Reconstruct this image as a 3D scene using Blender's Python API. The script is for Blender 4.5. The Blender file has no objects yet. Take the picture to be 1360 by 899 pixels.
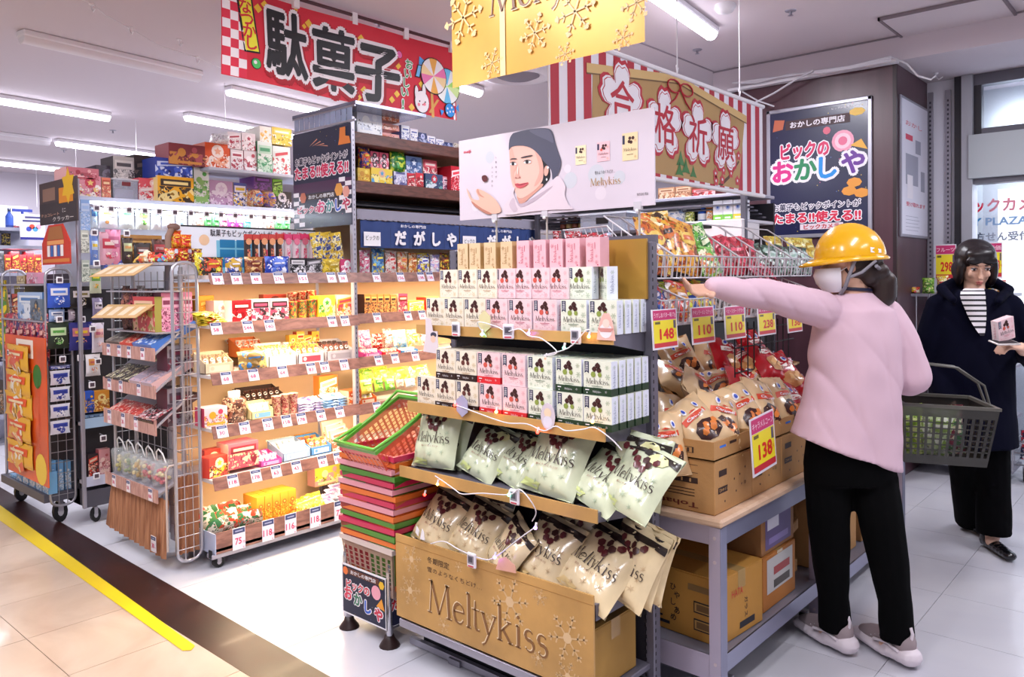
import bpy, bmesh, math, random
from mathutils import Matrix, Vector
import numpy as np
R = math.radians
PI = math.pi
SC = bpy.context.scene
COL = SC.collection

# ---------------------------------------------------------------- camera (1360x899, shifted lens)
F, CX, CY, CH = 1044.0, 680.0, 389.0, 1.45
YAW, PITCH, ROLL = R(41.5), R(1.2), R(0.71)
_f = Vector((-math.sin(YAW)*math.cos(PITCH), math.cos(YAW)*math.cos(PITCH), -math.sin(PITCH)))
_r0 = Vector((math.cos(YAW), math.sin(YAW), 0))
_u0 = _r0.cross(_f)
_r = _r0*math.cos(ROLL) - _u0*math.sin(ROLL)
_u = _r0*math.sin(ROLL) + _u0*math.cos(ROLL)
cam = bpy.data.cameras.new('camera')
cam.sensor_width = 36; cam.lens = 36*F/1360; cam.shift_y = -60.5/1360; cam.clip_start = .02
co = bpy.data.objects.new('camera', cam); COL.objects.link(co)
co.matrix_world = Matrix(((_r.x, _u.x, -_f.x, 0), (_r.y, _u.y, -_f.y, 0), (_r.z, _u.z, -_f.z, CH), (0, 0, 0, 1)))
SC.camera = co
CAM = Vector((0, 0, CH))
def ray(px, py): return _f + _r*((px-CX)/F) - _u*((py-CY)/F)
def onx(px, py, x):
    d = ray(px, py); return CAM + d*(x/d.x)
def ony(px, py, y):
    d = ray(px, py); return CAM + d*(y/d.y)
def onz(px, py, z):
    d = ray(px, py); return CAM + d*((z-CH)/d.z)
def atd(px, py, d): return CAM + ray(px, py)*d

# ---------------------------------------------------------------- world and exposure
w = bpy.data.worlds.new('world'); SC.world = w; w.use_nodes = True
w.node_tree.nodes['Background'].inputs[0].default_value = (.86, .88, 1, 1)
w.node_tree.nodes['Background'].inputs[1].default_value = .32
SC.view_settings.view_transform = 'Standard'; SC.view_settings.look = 'None'
SC.view_settings.gamma = 1; SC.view_settings.use_curve_mapping = False
SC.view_settings.exposure = 0.55
SC.cycles.max_bounces = 6; SC.cycles.diffuse_bounces = 3; SC.cycles.glossy_bounces = 3; SC.cycles.transmission_bounces = 5
SC.cycles.transparent_max_bounces = 8; SC.cycles.sample_clamp_indirect = 4; SC.cycles.caustics_reflective = False
SC.cycles.caustics_refractive = False; SC.cycles.blur_glossy = 1.0

ZC = 3.05            # ceiling height
def area(loc, rot, sx, sy, power, col=(1, 1, 1), spread=None):
    l = bpy.data.lights.new('lamp_light', 'AREA'); l.shape = 'RECTANGLE'; l.size = sx; l.size_y = sy; l.energy = power; l.color = col
    if spread: l.spread = spread
    o = bpy.data.objects.new('lamp_light', l); COL.objects.link(o); o.location = loc; o.rotation_euler = rot
    return o
DL = -R(7.5)         # the ceiling lamps run a little off the shelf direction
# lamps: one end of the tube, length
LAMPS = [(onz(945, 47, 3.0), 1), (onz(145, 157, 3.0), 1), (onz(455, 155, 3.0), 1), (onz(388, 181, 3.0), 1), (onz(216, 208, 3.0), 1),
         (onz(92, 226, 3.0), 1), (onz(637, 124, 3.0), 1), (onz(265, 104, 3.0), 0), (onz(66, 190, 3.0), 0)]
LAMPS += [(Vector(p), k) for p, k in (((-2.5, 1.6, 3), 1.1), ((-.2, 2.4, 3), .7), ((.3, 5.1, 3), .9), ((-1.1, .6, 3), .9), ((-4.6, .6, 3), 1.1), ((1.2, 2.6, 3), .35))]
LDIR = Vector((math.sin(DL), math.cos(DL), 0))
LP = 30
for p, on in LAMPS:
    if on:
        c = p - LDIR*.64
        area((c.x, c.y, 2.955), (0, 0, -DL), .12, 1.2, LP*on, (.93, .93, 1))

# ---------------------------------------------------------------- materials
def lin(h):
    if isinstance(h, str):
        h = h.lstrip('#'); c = [int(h[i:i+2], 16)/255 for i in (0, 2, 4)]
    else: c = h
    return tuple((v/12.92 if v <= .04045 else ((v+.055)/1.055)**2.4) for v in c) + (1,)
_MC = {}
def mat(c, rough=.5, metal=0, emit=0, alpha=1, coat=0, trans=0, noise=0, ns=8, bump=0, bs=40, stretch=None):
    k = (c, rough, metal, emit, alpha, coat, trans, noise, ns, bump, bs, stretch)
    if k in _MC: return _MC[k]
    m = bpy.data.materials.new('paint_'+str(c).strip('#')); m.use_nodes = True
    nt = m.node_tree; b = nt.nodes['Principled BSDF']; N = nt.nodes.new; Lk = nt.links.new
    col = lin(c)
    b.inputs['Base Color'].default_value = col; b.inputs['Roughness'].default_value = rough; b.inputs['Metallic'].default_value = metal
    if coat: b.inputs['Coat Weight'].default_value = coat; b.inputs['Coat Roughness'].default_value = .15
    if trans: b.inputs['Transmission Weight'].default_value = trans; b.inputs['IOR'].default_value = 1.2
    if emit: b.inputs['Emission Color'].default_value = col; b.inputs['Emission Strength'].default_value = emit
    if alpha < 1: b.inputs['Alpha'].default_value = alpha
    if noise or bump:
        tc = N('ShaderNodeTexCoord'); mp = N('ShaderNodeMapping'); Lk(tc.outputs['Object'], mp.inputs[0])
        if stretch: mp.inputs['Scale'].default_value = stretch
        if noise:
            n = N('ShaderNodeTexNoise'); n.inputs['Scale'].default_value = ns; n.inputs['Detail'].default_value = 4; Lk(mp.outputs[0], n.inputs[0])
            r = N('ShaderNodeMapRange'); r.inputs[3].default_value = 1-noise; r.inputs[4].default_value = 1+noise*.6; r.inputs[1].default_value = .3; r.inputs[2].default_value = .7
            Lk(n.outputs[0], r.inputs[0])
            mx = N('ShaderNodeVectorMath'); mx.operation = 'SCALE'; mx.inputs[0].default_value = col[:3]; Lk(r.outputs[0], mx.inputs['Scale']); Lk(mx.outputs[0], b.inputs['Base Color'])
        if bump:
            n2 = N('ShaderNodeTexNoise'); n2.inputs['Scale'].default_value = bs; n2.inputs['Detail'].default_value = 3; Lk(mp.outputs[0], n2.inputs[0])
            bp = N('ShaderNodeBump'); bp.inputs['Strength'].default_value = bump; bp.inputs['Distance'].default_value = .01; Lk(n2.outputs[0], bp.inputs['Height']); Lk(bp.outputs[0], b.inputs['Normal'])
    _MC[k] = m; return m
def pmat(cols, scale=30, rough=.35, coat=.3, emit=0):
    """printed packet paper: patches of several ink colours"""
    k = ('p', cols, scale, rough, coat)
    if k in _MC: return _MC[k]
    m = bpy.data.materials.new('print_'+cols[0].strip('#')); m.use_nodes = True
    nt = m.node_tree; b = nt.nodes['Principled BSDF']; N = nt.nodes.new; Lk = nt.links.new
    tc = N('ShaderNodeTexCoord'); oi = N('ShaderNodeObjectInfo'); ad = N('ShaderNodeVectorMath'); ad.operation = 'ADD'
    sc = N('ShaderNodeMath'); sc.operation = 'MULTIPLY'; sc.inputs[1].default_value = 3; Lk(oi.outputs['Random'], sc.inputs[0])
    Lk(tc.outputs['Object'], ad.inputs[0]); Lk(sc.outputs[0], ad.inputs[1])
    nz = N('ShaderNodeTexNoise'); nz.inputs['Scale'].default_value = scale*.7; Lk(ad.outputs[0], nz.inputs[0])
    ds = N('ShaderNodeVectorMath'); ds.operation = 'SCALE'; ds.inputs['Scale'].default_value = .6/scale; Lk(nz.outputs[1], ds.inputs[0])
    a2 = N('ShaderNodeVectorMath'); a2.operation = 'ADD'; Lk(ad.outputs[0], a2.inputs[0]); Lk(ds.outputs[0], a2.inputs[1])
    v = N('ShaderNodeTexVoronoi'); v.inputs['Scale'].default_value = scale; Lk(a2.outputs[0], v.inputs['Vector'])
    cr = N('ShaderNodeValToRGB'); cr.color_ramp.interpolation = 'CONSTANT'
    el = cr.color_ramp.elements; n = len(cols); wts = [.5]+[.5/(n-1)]*(n-1) if n > 1 else [1]
    pos = 0
    for i, c in enumerate(cols):
        e = el[i] if i < 2 else el.new(pos)
        e.position = pos; e.color = lin(c); pos += wts[i]
    sp = N('ShaderNodeSeparateColor'); Lk(v.outputs['Color'], sp.inputs[0]); Lk(sp.outputs[0], cr.inputs[0])
    v2 = N('ShaderNodeTexVoronoi'); v2.inputs['Scale'].default_value = scale*3.2; Lk(a2.outputs[0], v2.inputs['Vector']); s2 = N('ShaderNodeSeparateColor'); Lk(v2.outputs['Color'], s2.inputs[0])
    gt = N('ShaderNodeMath'); gt.operation = 'GREATER_THAN'; gt.inputs[1].default_value = .74; Lk(s2.outputs[1], gt.inputs[0]); mx = N('ShaderNodeMix'); mx.data_type = 'RGBA'; Lk(gt.outputs[0], mx.inputs[0]); Lk(cr.outputs[0], mx.inputs[6])
    cr2 = N('ShaderNodeValToRGB'); cr2.color_ramp.interpolation = 'CONSTANT'; e2 = cr2.color_ramp.elements; e2[0].color = lin(cols[-1]); e2[1].position = .5; e2[1].color = lin(cols[1 % n]); q = e2.new(.75); q.color = tuple(c*.35 for c in lin(cols[0])[:3])+(1,); Lk(s2.outputs[2], cr2.inputs[0]); Lk(cr2.outputs[0], mx.inputs[7])
    Lk(mx.outputs[2], b.inputs['Base Color']); b.inputs['Roughness'].default_value = rough; b.inputs['Coat Weight'].default_value = coat
    b.inputs['Coat Roughness'].default_value = .12
    _MC[k] = m; return m
def wmat(c1, c2, scale=6, stretch=(1, 12, 1), rough=.45, axis=None):
    """wood grain"""
    k = ('w', c1, c2, scale, stretch, rough)
    if k in _MC: return _MC[k]
    m = bpy.data.materials.new('wood_'+c1.strip('#')); m.use_nodes = True
    nt = m.node_tree; b = nt.nodes['Principled BSDF']; N = nt.nodes.new; Lk = nt.links.new
    tc = N('ShaderNodeTexCoord'); mp = N('ShaderNodeMapping'); mp.inputs['Scale'].default_value = stretch; Lk(tc.outputs['Object'], mp.inputs[0])
    n = N('ShaderNodeTexNoise'); n.inputs['Scale'].default_value = scale; n.inputs['Detail'].default_value = 6; n.inputs['Distortion'].default_value = .6; Lk(mp.outputs[0], n.inputs[0])
    cr = N('ShaderNodeValToRGB'); cr.color_ramp.elements[0].position = .35; cr.color_ramp.elements[1].position = .65
    cr.color_ramp.elements[0].color = lin(c1); cr.color_ramp.elements[1].color = lin(c2)
    Lk(n.outputs[0], cr.inputs[0]); Lk(cr.outputs[0], b.inputs['Base Color']); b.inputs['Roughness'].default_value = rough
    _MC[k] = m; return m
GREY = mat('#8f8c98', .4, .3); STEEL = mat('#a9a6b2', .35, .5); DSTEEL = mat('#5d5b66', .45, .4); CHROME = mat('#c9c9d0', .15, .9)
BLACK = mat('#0c0b10', .5); WHITE = mat('#f2eff4', .5); CREAM = mat('#efe2cc', .5); GOLD = mat('#c79a5a', .45, 0, noise=.18, ns=7)
CARD = mat('#b98a55', .75, noise=.08, ns=5, bump=.15, bs=60); CARDY = mat('#c2913c', .75, noise=.1, ns=4); CARDD = mat('#7d5a38', .8)
WIRE = mat('#b9b7bf', .3, .6); RED = mat('#c8222f', .4); NAVY = mat('#171a38', .5)
WOODS = wmat('#7c5146', '#a87565', 3, (1, 4, 14)); DWOOD = wmat('#4f2c25', '#6e4136', 4, (1, 3, 14))
CLEAR = mat('#eef2f6', .08, alpha=.25, coat=.5)

# ---------------------------------------------------------------- text glyph cache
_TX = {}
def glyphs(s, off=0, res=2):
    k = (s, off, res)
    if k not in _TX:
        cu = bpy.data.curves.new('t', 'FONT'); cu.body = s; cu.size = 1; cu.offset = off; cu.resolution_u = res
        o = bpy.data.objects.new('t', cu); COL.objects.link(o)
        me = bpy.data.meshes.new_from_object(o.evaluated_get(bpy.context.evaluated_depsgraph_get()))
        vs = [(v.co.x, v.co.y) for v in me.vertices]; fs = [tuple(p.vertices) for p in me.polygons]
        bpy.data.objects.remove(o); bpy.data.curves.remove(cu); bpy.data.meshes.remove(me)
        _TX[k] = (vs, fs)
    return _TX[k]

# ---------------------------------------------------------------- mesh builder
class MB:
    def __init__(s): s.v = []; s.f = []; s.m = []; s.sm = []; s.mats = []; s.M = Matrix(); s.warp = None
    def mi(s, m):
        if m not in s.mats: s.mats.append(m)
        return s.mats.index(m)
    def add(s, vs, fs, m, smooth=False):
        b = len(s.v); i = s.mi(m)
        for p in vs: s.v.append(tuple(s.M @ Vector(p)))
        for f in fs: s.f.append(tuple(b+j for j in f)); s.m.append(i); s.sm.append(smooth)
        return s
    def box(s, x0, y0, z0, x1, y1, z1, m, fr=None, top=None, side=None):
        v = [(x0, y0, z0), (x1, y0, z0), (x1, y1, z0), (x0, y1, z0), (x0, y0, z1), (x1, y0, z1), (x1, y1, z1), (x0, y1, z1)]
        s.add(v, [(0, 1, 5, 4)], fr or m); s.add(v, [(4, 5, 6, 7)], top or m)
        s.add(v, [(1, 2, 6, 5), (3, 0, 4, 7)], side or m); s.add(v, [(2, 3, 7, 6), (0, 3, 2, 1)], m)
        return s
    def bbox(s, x0, y0, z0, x1, y1, z1, m, b=.004):
        """box with chamfered vertical and horizontal edges"""
        P = []
        for sx in (0, 1):
            for sy in (0, 1):
                for sz in (0, 1):
                    X = (x0, x1)[sx]; Y = (y0, y1)[sy]; Z = (z0, z1)[sz]
                    dx = b*(1-2*sx); dy = b*(1-2*sy); dz = b*(1-2*sz)
                    P += [(X, Y+dy, Z+dz), (X+dx, Y, Z+dz), (X+dx, Y+dy, Z)]
        bm = bmesh.new(); vs = [bm.verts.new(p) for p in P]; bmesh.ops.convex_hull(bm, input=vs)
        bm.verts.index_update()
        s.add([v.co[:] for v in bm.verts], [tuple(v.index for v in f.verts) for f in bm.faces], m); bm.free(); return s
    def poly(s, pts, m, d=0): # 2D polygon on the front plane (x right, y up), d towards the viewer
        s.add([(p[0], -d, p[1]) for p in pts], [tuple(range(len(pts)))], m); return s
    def rect(s, x0, z0, x1, z1, m, d=0): return s.poly([(x0, z0), (x1, z0), (x1, z1), (x0, z1)], m, d)
    def disc(s, x, z, r, m, d=0, n=14, rz=None):
        rz = rz or r
        return s.poly([(x+r*math.cos(2*PI*i/n), z+rz*math.sin(2*PI*i/n)) for i in range(n)], m, d)
    def star(s, x, z, r, m, d=0, n=5, q=.5, a0=0):
        return s.poly([(x+(r if i % 2 == 0 else r*q)*math.cos(a0+PI*i/n+PI/2), z+(r if i % 2 == 0 else r*q)*math.sin(a0+PI*i/n+PI/2)) for i in range(2*n)], m, d)
    def flake(s, x, z, r, m, d=0, a0=0):
        for i in range(6):
            a = a0+PI*i/3; c, q = math.cos(a), math.sin(a); w = r*.035
            s.poly([(x-q*w, z+c*w), (x+q*w, z-c*w), (x+c*r+q*w, z+q*r-c*w), (x+c*r-q*w, z+q*r+c*w)], m, d)
            for t in (.5, .8):
                for sg in (-1, 1):
                    b = a+sg*PI/3; ox, oz = x+c*r*t, z+q*r*t; L = r*.28*(1.4-t); e, g = math.cos(b), math.sin(b)
                    s.poly([(ox-g*w, oz+e*w), (ox+g*w, oz-e*w), (ox+e*L+g*w, oz+g*L-e*w), (ox+e*L-g*w, oz+g*L+e*w)], m, d)
        return s
    def cyl(s, p0, p1, r, m, n=10, r1=None, cap=True, smooth=True):
        p0, p1 = Vector(p0), Vector(p1); ax = (p1-p0).normalized()
        t = Vector((0, 0, 1)) if abs(ax.z) < .9 else Vector((1, 0, 0)); a = ax.cross(t).normalized(); b = ax.cross(a)
        r1 = r if r1 is None else r1; V = []
        for i in range(n):
            q = a*math.cos(2*PI*i/n)+b*math.sin(2*PI*i/n); V.append(p0+q*r)
        for i in range(n):
            q = a*math.cos(2*PI*i/n)+b*math.sin(2*PI*i/n); V.append(p1+q*r1)
        s.add(V, [(i, n+i, n+(i+1) % n, (i+1) % n) for i in range(n)], m, smooth)
        if cap: s.add(V, [tuple(range(n)), tuple(range(2*n-1, n-1, -1))], m)
        return s
    def tube(s, pts, r, m, n=6, closed=False):
        pts = [Vector(p) for p in pts]; k = len(pts); V = []; up = None
        for i, p in enumerate(pts):
            if closed: t = (pts[(i+1) % k]-pts[i-1])
            else: t = pts[min(i+1, k-1)]-pts[max(i-1, 0)]
            t.normalize()
            if up is None: up = Vector((0, 0, 1)) if abs(t.z) < .9 else Vector((1, 0, 0))
            a = t.cross(up)
            if a.length < 1e-4: a = t.cross(Vector((.3, 1, .2)))
            a.normalize(); b = t.cross(a); up = -b
            for j in range(n): V.append(p+a*r*math.cos(2*PI*j/n)+b*r*math.sin(2*PI*j/n))
        Fc = [(i*n+j, ((i+1) % k)*n+j, ((i+1) % k)*n+(j+1) % n, i*n+(j+1) % n) for i in range(k if closed else k-1) for j in range(n)]
        s.add(V, Fc, m, True)
        if not closed: s.add(V, [tuple(range(n-1, -1, -1)), tuple((k-1)*n+j for j in range(n))], m)
        return s
    def lathe(s, prof, m, n=14, c=(0, 0, 0), smooth=True):
        V = [(c[0]+r*math.cos(2*PI*i/n), c[1]+r*math.sin(2*PI*i/n), c[2]+z) for r, z in prof for i in range(n)]
        k = len(prof)
        s.add(V, [(j*n+i, j*n+(i+1) % n, (j+1)*n+(i+1) % n, (j+1)*n+i) for j in range(k-1) for i in range(n)], m, smooth); return s
    def ball(s, c, r, m, n=8, k=5):
        rx, ry, rz = r if isinstance(r, tuple) else (r, r, r); V = []
        for j in range(1, k):
            th = PI*j/k
            for i in range(n): V.append((c[0]+rx*math.sin(th)*math.cos(2*PI*i/n), c[1]+ry*math.sin(th)*math.sin(2*PI*i/n), c[2]+rz*math.cos(th)))
        V += [(c[0], c[1], c[2]+rz), (c[0], c[1], c[2]-rz)]; q = len(V)
        Fc = [(j*n+i, (j+1)*n+i, (j+1)*n+(i+1) % n, j*n+(i+1) % n) for j in range(k-2) for i in range(n)]
        Fc += [(q-2, i, (i+1) % n) for i in range(n)] + [((k-2)*n+(i+1) % n, (k-2)*n+i, q-1) for i in range(n)]
        s.add(V, Fc, m, True); return s
    def text(s, t, x, z, h, m, d=.001, off=0, w=None, align='c', f=None, rot=0, sk=0, slant=0):
        """lettering on the front plane; h = capital height; w = fit width; f maps (x,z,d)->xyz"""
        vs, fs = glyphs(t, 0); xs = [p[0] for p in vs]; X0, X1 = min(xs), max(xs)
        if off:   # heavier weight: copies of the glyphs shifted around a small circle
            n = 6 if off < .05 else 12; sh = [(off*math.cos(2*PI*i/n), off*math.sin(2*PI*i/n)) for i in range(n)]
            if off > .06: sh += [(a*.5, b*.5) for a, b in sh[::2]]
            L = len(vs); LV = [k*3e-5 for k in range(len(sh)+1) for _ in vs]; vs, fs = [(a+p, b+q) for p, q in sh+[(0, 0)] for a, b in vs], [tuple(i+L*k for i in f) for k in range(len(sh)+1) for f in fs]
        if not off: LV = [0]*len(vs)
        cj = any(ord(c) > 0x2000 for c in t); k = h/(.88 if cj else .72); b0 = .38 if cj else .36
        kx = (w/(X1-X0)) if w else k; cx = {'c': (X0+X1)/2, 'l': X0, 'r': X1}[align]
        c, q = math.cos(rot), math.sin(rot); V = []
        for (a, b), lv in zip(vs, LV):
            u = (a-cx)*kx; v = (b-b0)*k; u += slant*v; v += sk*u; U, W = x+u*c-v*q, z+u*q+v*c
            V.append(f(U, W, d+lv) if f else (U, -d-lv, W))
        s.add(V, fs, m); return s
    def build(s, name, parent=None, label=None, me=None):
        if me is None: me = s.mesh(name)
        o = bpy.data.objects.new(name, me); COL.objects.link(o)
        if parent: o.parent = parent
        if label: o['label'] = label
        return o
    def mesh(s, name):
        me = bpy.data.meshes.new(name); me.from_pydata(s.v, [], s.f)
        for m in s.mats: me.materials.append(m)
        me.polygons.foreach_set('material_index', s.m); me.polygons.foreach_set('use_smooth', s.sm); me.update(); return me

def frame(loc, rz=0, rx=0, ry=0): return Matrix.Translation(Vector(loc)) @ Matrix.Rotation(rz, 4, 'Z') @ Matrix.Rotation(ry, 4, 'Y') @ Matrix.Rotation(rx, 4, 'X')
LABELS = {}
def tag(o, label, cat, group=None, kind=None):
    o['label'] = label; o['category'] = cat
    if group: o['group'] = group
    if kind: o['kind'] = kind
    if not 4 <= len(label.split()) <= 16: print('LABELLEN', label)
    if label in LABELS and not (group and LABELS[label] == group): print('DUPLABEL', label)
    LABELS[label] = group
    return o
def thing(name, label, cat, loc=(0, 0, 0), rz=0, group=None):
    o = bpy.data.objects.new(name, None); COL.objects.link(o); o.location = loc; o.rotation_euler = (0, 0, rz); o.empty_display_size = .05
    return tag(o, label, cat, group)
def inst(name, me, label, cat, M, group=None):
    o = bpy.data.objects.new(name, me); COL.objects.link(o); o.matrix_world = M
    return tag(o, label, cat, group)
def piece(name, me, parent, loc=(0, 0, 0), rot=(0, 0, 0), label=None):
    o = bpy.data.objects.new(name, me); COL.objects.link(o); o.parent = parent; o.location = loc; o.rotation_euler = rot
    if label: o['label'] = label
    return o
def struct(name, mb, parent=None):
    o = mb.build(name, parent)
    if not parent: o['kind'] = 'structure'
    return o
ORD = 'first second third fourth fifth sixth seventh eighth ninth tenth eleventh twelfth thirteenth fourteenth fifteenth sixteenth seventeenth eighteenth nineteenth twentieth'.split()
def ordn(i, n):
    if n == 1: return ''
    if i == 0: return 'leftmost'
    if i == n-1: return 'rightmost'
    return ORD[i] + ' from left'
RZ = PI/2            # facing +X
# ================================================================ setting
def tmat(name, c, c2, rough, ns, lo=.35, ct=.35):
    m = bpy.data.materials.new(name); m.use_nodes = True; nt = m.node_tree; b = nt.nodes['Principled BSDF']; N = nt.nodes.new; Lk = nt.links.new
    g = N('ShaderNodeNewGeometry'); n = N('ShaderNodeTexNoise'); n.inputs['Scale'].default_value = ns; n.inputs['Detail'].default_value = 6; n.inputs['Distortion'].default_value = .8
    Lk(g.outputs['Position'], n.inputs[0]); cr = N('ShaderNodeValToRGB'); cr.color_ramp.elements[0].position = lo; cr.color_ramp.elements[1].position = .65
    cr.color_ramp.elements[0].color = lin(c); cr.color_ramp.elements[1].color = lin(c2); Lk(n.outputs[0], cr.inputs[0]); Lk(cr.outputs[0], b.inputs['Base Color'])
    b.inputs['Roughness'].default_value = rough; b.inputs['Coat Weight'].default_value = ct; b.inputs['Coat Roughness'].default_value = .08
    r = N('ShaderNodeMapRange'); r.inputs[3].default_value = rough*.8; r.inputs[4].default_value = rough*1.4; Lk(n.outputs[0], r.inputs[0]); Lk(r.outputs[0], b.inputs['Roughness'])
    return m
BEIGE = tmat('beige_stone', '#bfa58e', '#d6c0aa', .32, 2.2); VINYL = tmat('white_vinyl', '#c9c8d1', '#d6d5db', .3, 1.5)
STRIPM = tmat('brown_stone', '#240f0d', '#381a17', .32, 3, .35, .05)
GROUT = mat('#b0a7a6', .7)
PY, RY = .99, R(0)
fl = MB(); fl.box(-14, -4, -.12, 5, 12, -.006, GROUT); floor = struct('floor', fl)
T = .455; me_b = MB().box(-T/2+.0015, -T/2+.0015, -.006, T/2-.0015, T/2-.0015, 0, BEIGE).mesh('floor_tile')
me_w = MB().box(-T/2+.0012, -T/2+.0012, -.006, T/2-.0012, T/2-.0012, 0, VINYL).mesh('floor_tile')
fwd = Vector((-math.sin(YAW), math.cos(YAW)))
def seen(x, y):
    p = Vector((x, y)); z = p.dot(fwd); q = p.x*math.cos(YAW)+p.y*math.sin(YAW)
    return z > 1.6 and abs(q) < .72*z+.5
cnt = []
rest = MB()
for i in range(-14, 6):
    for j in range(0, 3):
        x, y = -3.365+i*T+T, 1.2775-j*T+.003
        if seen(x, y): cnt.append((x, y, me_b))
        elif x < 3: rest.box(x-T/2, y-T/2, -.006, x+T/2, y+T/2, 0, BEIGE)
for i in range(-18, 12):
    for j in range(0, 22):
        x, y = -3.39+i*T+T, 1.62+T/2+j*T
        if seen(x, y) and (y < 7 or x > -2): cnt.append((x, y, me_w))
        elif -13 < x < 4 and y < 11: rest.box(x-T/2, y-T/2, -.006, x+T/2, y+T/2, -.0005, VINYL)
cnt.sort(key=lambda c: c[0]**2+c[1]**2)
for k, (x, y, me) in enumerate(cnt):
    if k < 296: piece('floor_tile', me, floor, (x, y, 0))
    else: rest.box(x-T/2, y-T/2, -.006, x+T/2, y+T/2, -.0005, VINYL)
for i in range(-14, 9): rest.box(-3.365+i*T, -3.4, -.006, -3.365+i*T+T, 1.2775-2.5*T, -.0005, BEIGE)
o = rest.build('distant_tiles', floor); o['kind'] = 'stuff'
sb = MB(); 
sb.add([(-9, 1.50, -.004), (2, 1.50, -.004), (2, 1.605, -.004), (-9, 1.70, -.004), (-9, 1.50, .001), (2, 1.47, .001), (2, 1.60, .001), (-9, 1.78, .001)], [(4, 5, 6, 7), (0, 1, 5, 4), (2, 3, 7, 6), (1, 2, 6, 5), (3, 0, 4, 7)], STRIPM)
struct('trim_1', sb)
yt = MB(); YM = mat('#f2d21b', .35, coat=.3)
yt.add([(-7, 1.53, .0012), (-3.0, 1.417, .0012), (-2.975, 1.44, .0012), (-3.0, 1.468, .0012), (-7, 1.64, .0012), (-7, 1.53, .003), (-3.0, 1.417, .003), (-2.975, 1.44, .003), (-3.0, 1.468, .003), (-7, 1.64, .003)], [(5, 6, 7, 8, 9), (0, 1, 6, 5), (1, 2, 7, 6), (2, 3, 8, 7), (3, 4, 9, 8)], YM)
o = yt.build('floor_tape'); tag(o, 'yellow floor tape laid beside the dark brown floor strip', 'tape')

CEIL = mat('#d8cdd2', .8); CEILB = mat('#cfc4cb', .8)
c = MB(); c.box(-14, -4, ZC, 5, 12, ZC+.1, CEIL); ceil = struct('ceiling', c)
g = MB(); g.box(-2.94, 1.5, ZC-.004, -2.925, 5.76, ZC+.001, mat('#a0959e', .8)); g.build('ceiling_joint', ceil)
b = MB(); b.box(-2.94, 5.76, 2.88, 5, 12, ZC-.001, CEILB); b.box(-2.94, 5.755, ZC-.012, 5, 5.7599, ZC-.001, mat('#8f858d', .8)); struct('trim_2', b)
# ceiling access hatch
a = MB(); p = [onz(x, y, ZC) for x, y in ((1197, 27), (1222, 49), (1300, 30), (1312, 3))]
hat = MB(); dk = mat('#85787f', .7); hat.bbox(-.32, -.32, -.006, .32, .32, .02, CEIL, .004)
for s1 in (-1, 1):
    hat.box(-.335, s1*.328-.007, -.01, .335, s1*.328+.007, .01, dk); hat.box(s1*.328-.007, -.335, -.01, s1*.328+.007, .335, .01, dk)
hc = sum((Vector(q) for q in p), Vector())/4
hc = onz(1262, 24, ZC)
o = hat.build('access_hatch'); o.location = (hc.x, hc.y, ZC-.012); o.rotation_euler = (0, 0, 0); tag(o, 'square access hatch with dark rim in the ceiling at right', 'hatch')
W1 = mat('#cfc9d4', .7)
for nm, bx in (('wall_left', (-13.1, -4, 0, -13, 12, ZC)), ('wall_back', (-13, 9.0, 0, 5, 9.1, ZC)), ('wall_right', (4.9, -4, 0, 5, 9, ZC))):
    m = MB(); m.box(*bx, W1); struct(nm, m)
# column clad in plum brown panels
PL = wmat('#4d3039', '#593a43', 1.6, (5, 5, .4), .35); PLD = mat('#2c1a20', .4)
m = MB(); m.bbox(-2.78, 5.77, 0, -1.6, 6.6, 2.879, PL, .006); cl = struct('wall_column', m)
m = MB(); m.box(-1.612, 5.762, 0, -1.588, 5.785, 2.879, PLD); m.box(-2.79, 5.765, 0, -2.77, 5.785, 2.879, PLD); m.build('corner_trim', cl)
m = MB(); m.box(-2.79, 5.70, 2.86, -1.57, 5.76, 2.88, WHITE); m.build('cable_duct', cl)
# cables along the top of the column
cb = MB(); cwh = mat('#d9d6dd', .5)
for k in range(4):
    z = 2.84-.012*k
    pts = [ony(350+880-20*k, 0, 5.7)]*0
    q = [(880+x/2.833, y/2.833) for x, y in ((262, 312), (350, 300+4*k), (480, 285-2*k), (570, 268+3*k), (700, 250+3*k), (860, 212+5*k))]
    cb.tube([ony(x, y, 5.66) for x, y in q], .005, cwh, 5)
cb.tube([ony(880+x/2.833, y/2.833, 5.64) for x, y in ((566, 265), (500, 300), (420, 350), (350, 385))], .008, cwh, 5)
cb.tube([ony(880+x/2.833, y/2.833, 5.64) for x, y in ((300, 345), (360, 380), (420, 400))], .006, cwh, 5)
cb.tube([ony(880+x/2.833, y/2.833, 5.7) for x, y in ((860, 214), (920, 240), (960, 285), (1010, 300), (1028, 285))], .007, cwh, 5)
o = cb.build('cable_bundle'); tag(o, 'white cables strung along the top of the brown column', 'cable')
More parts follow.
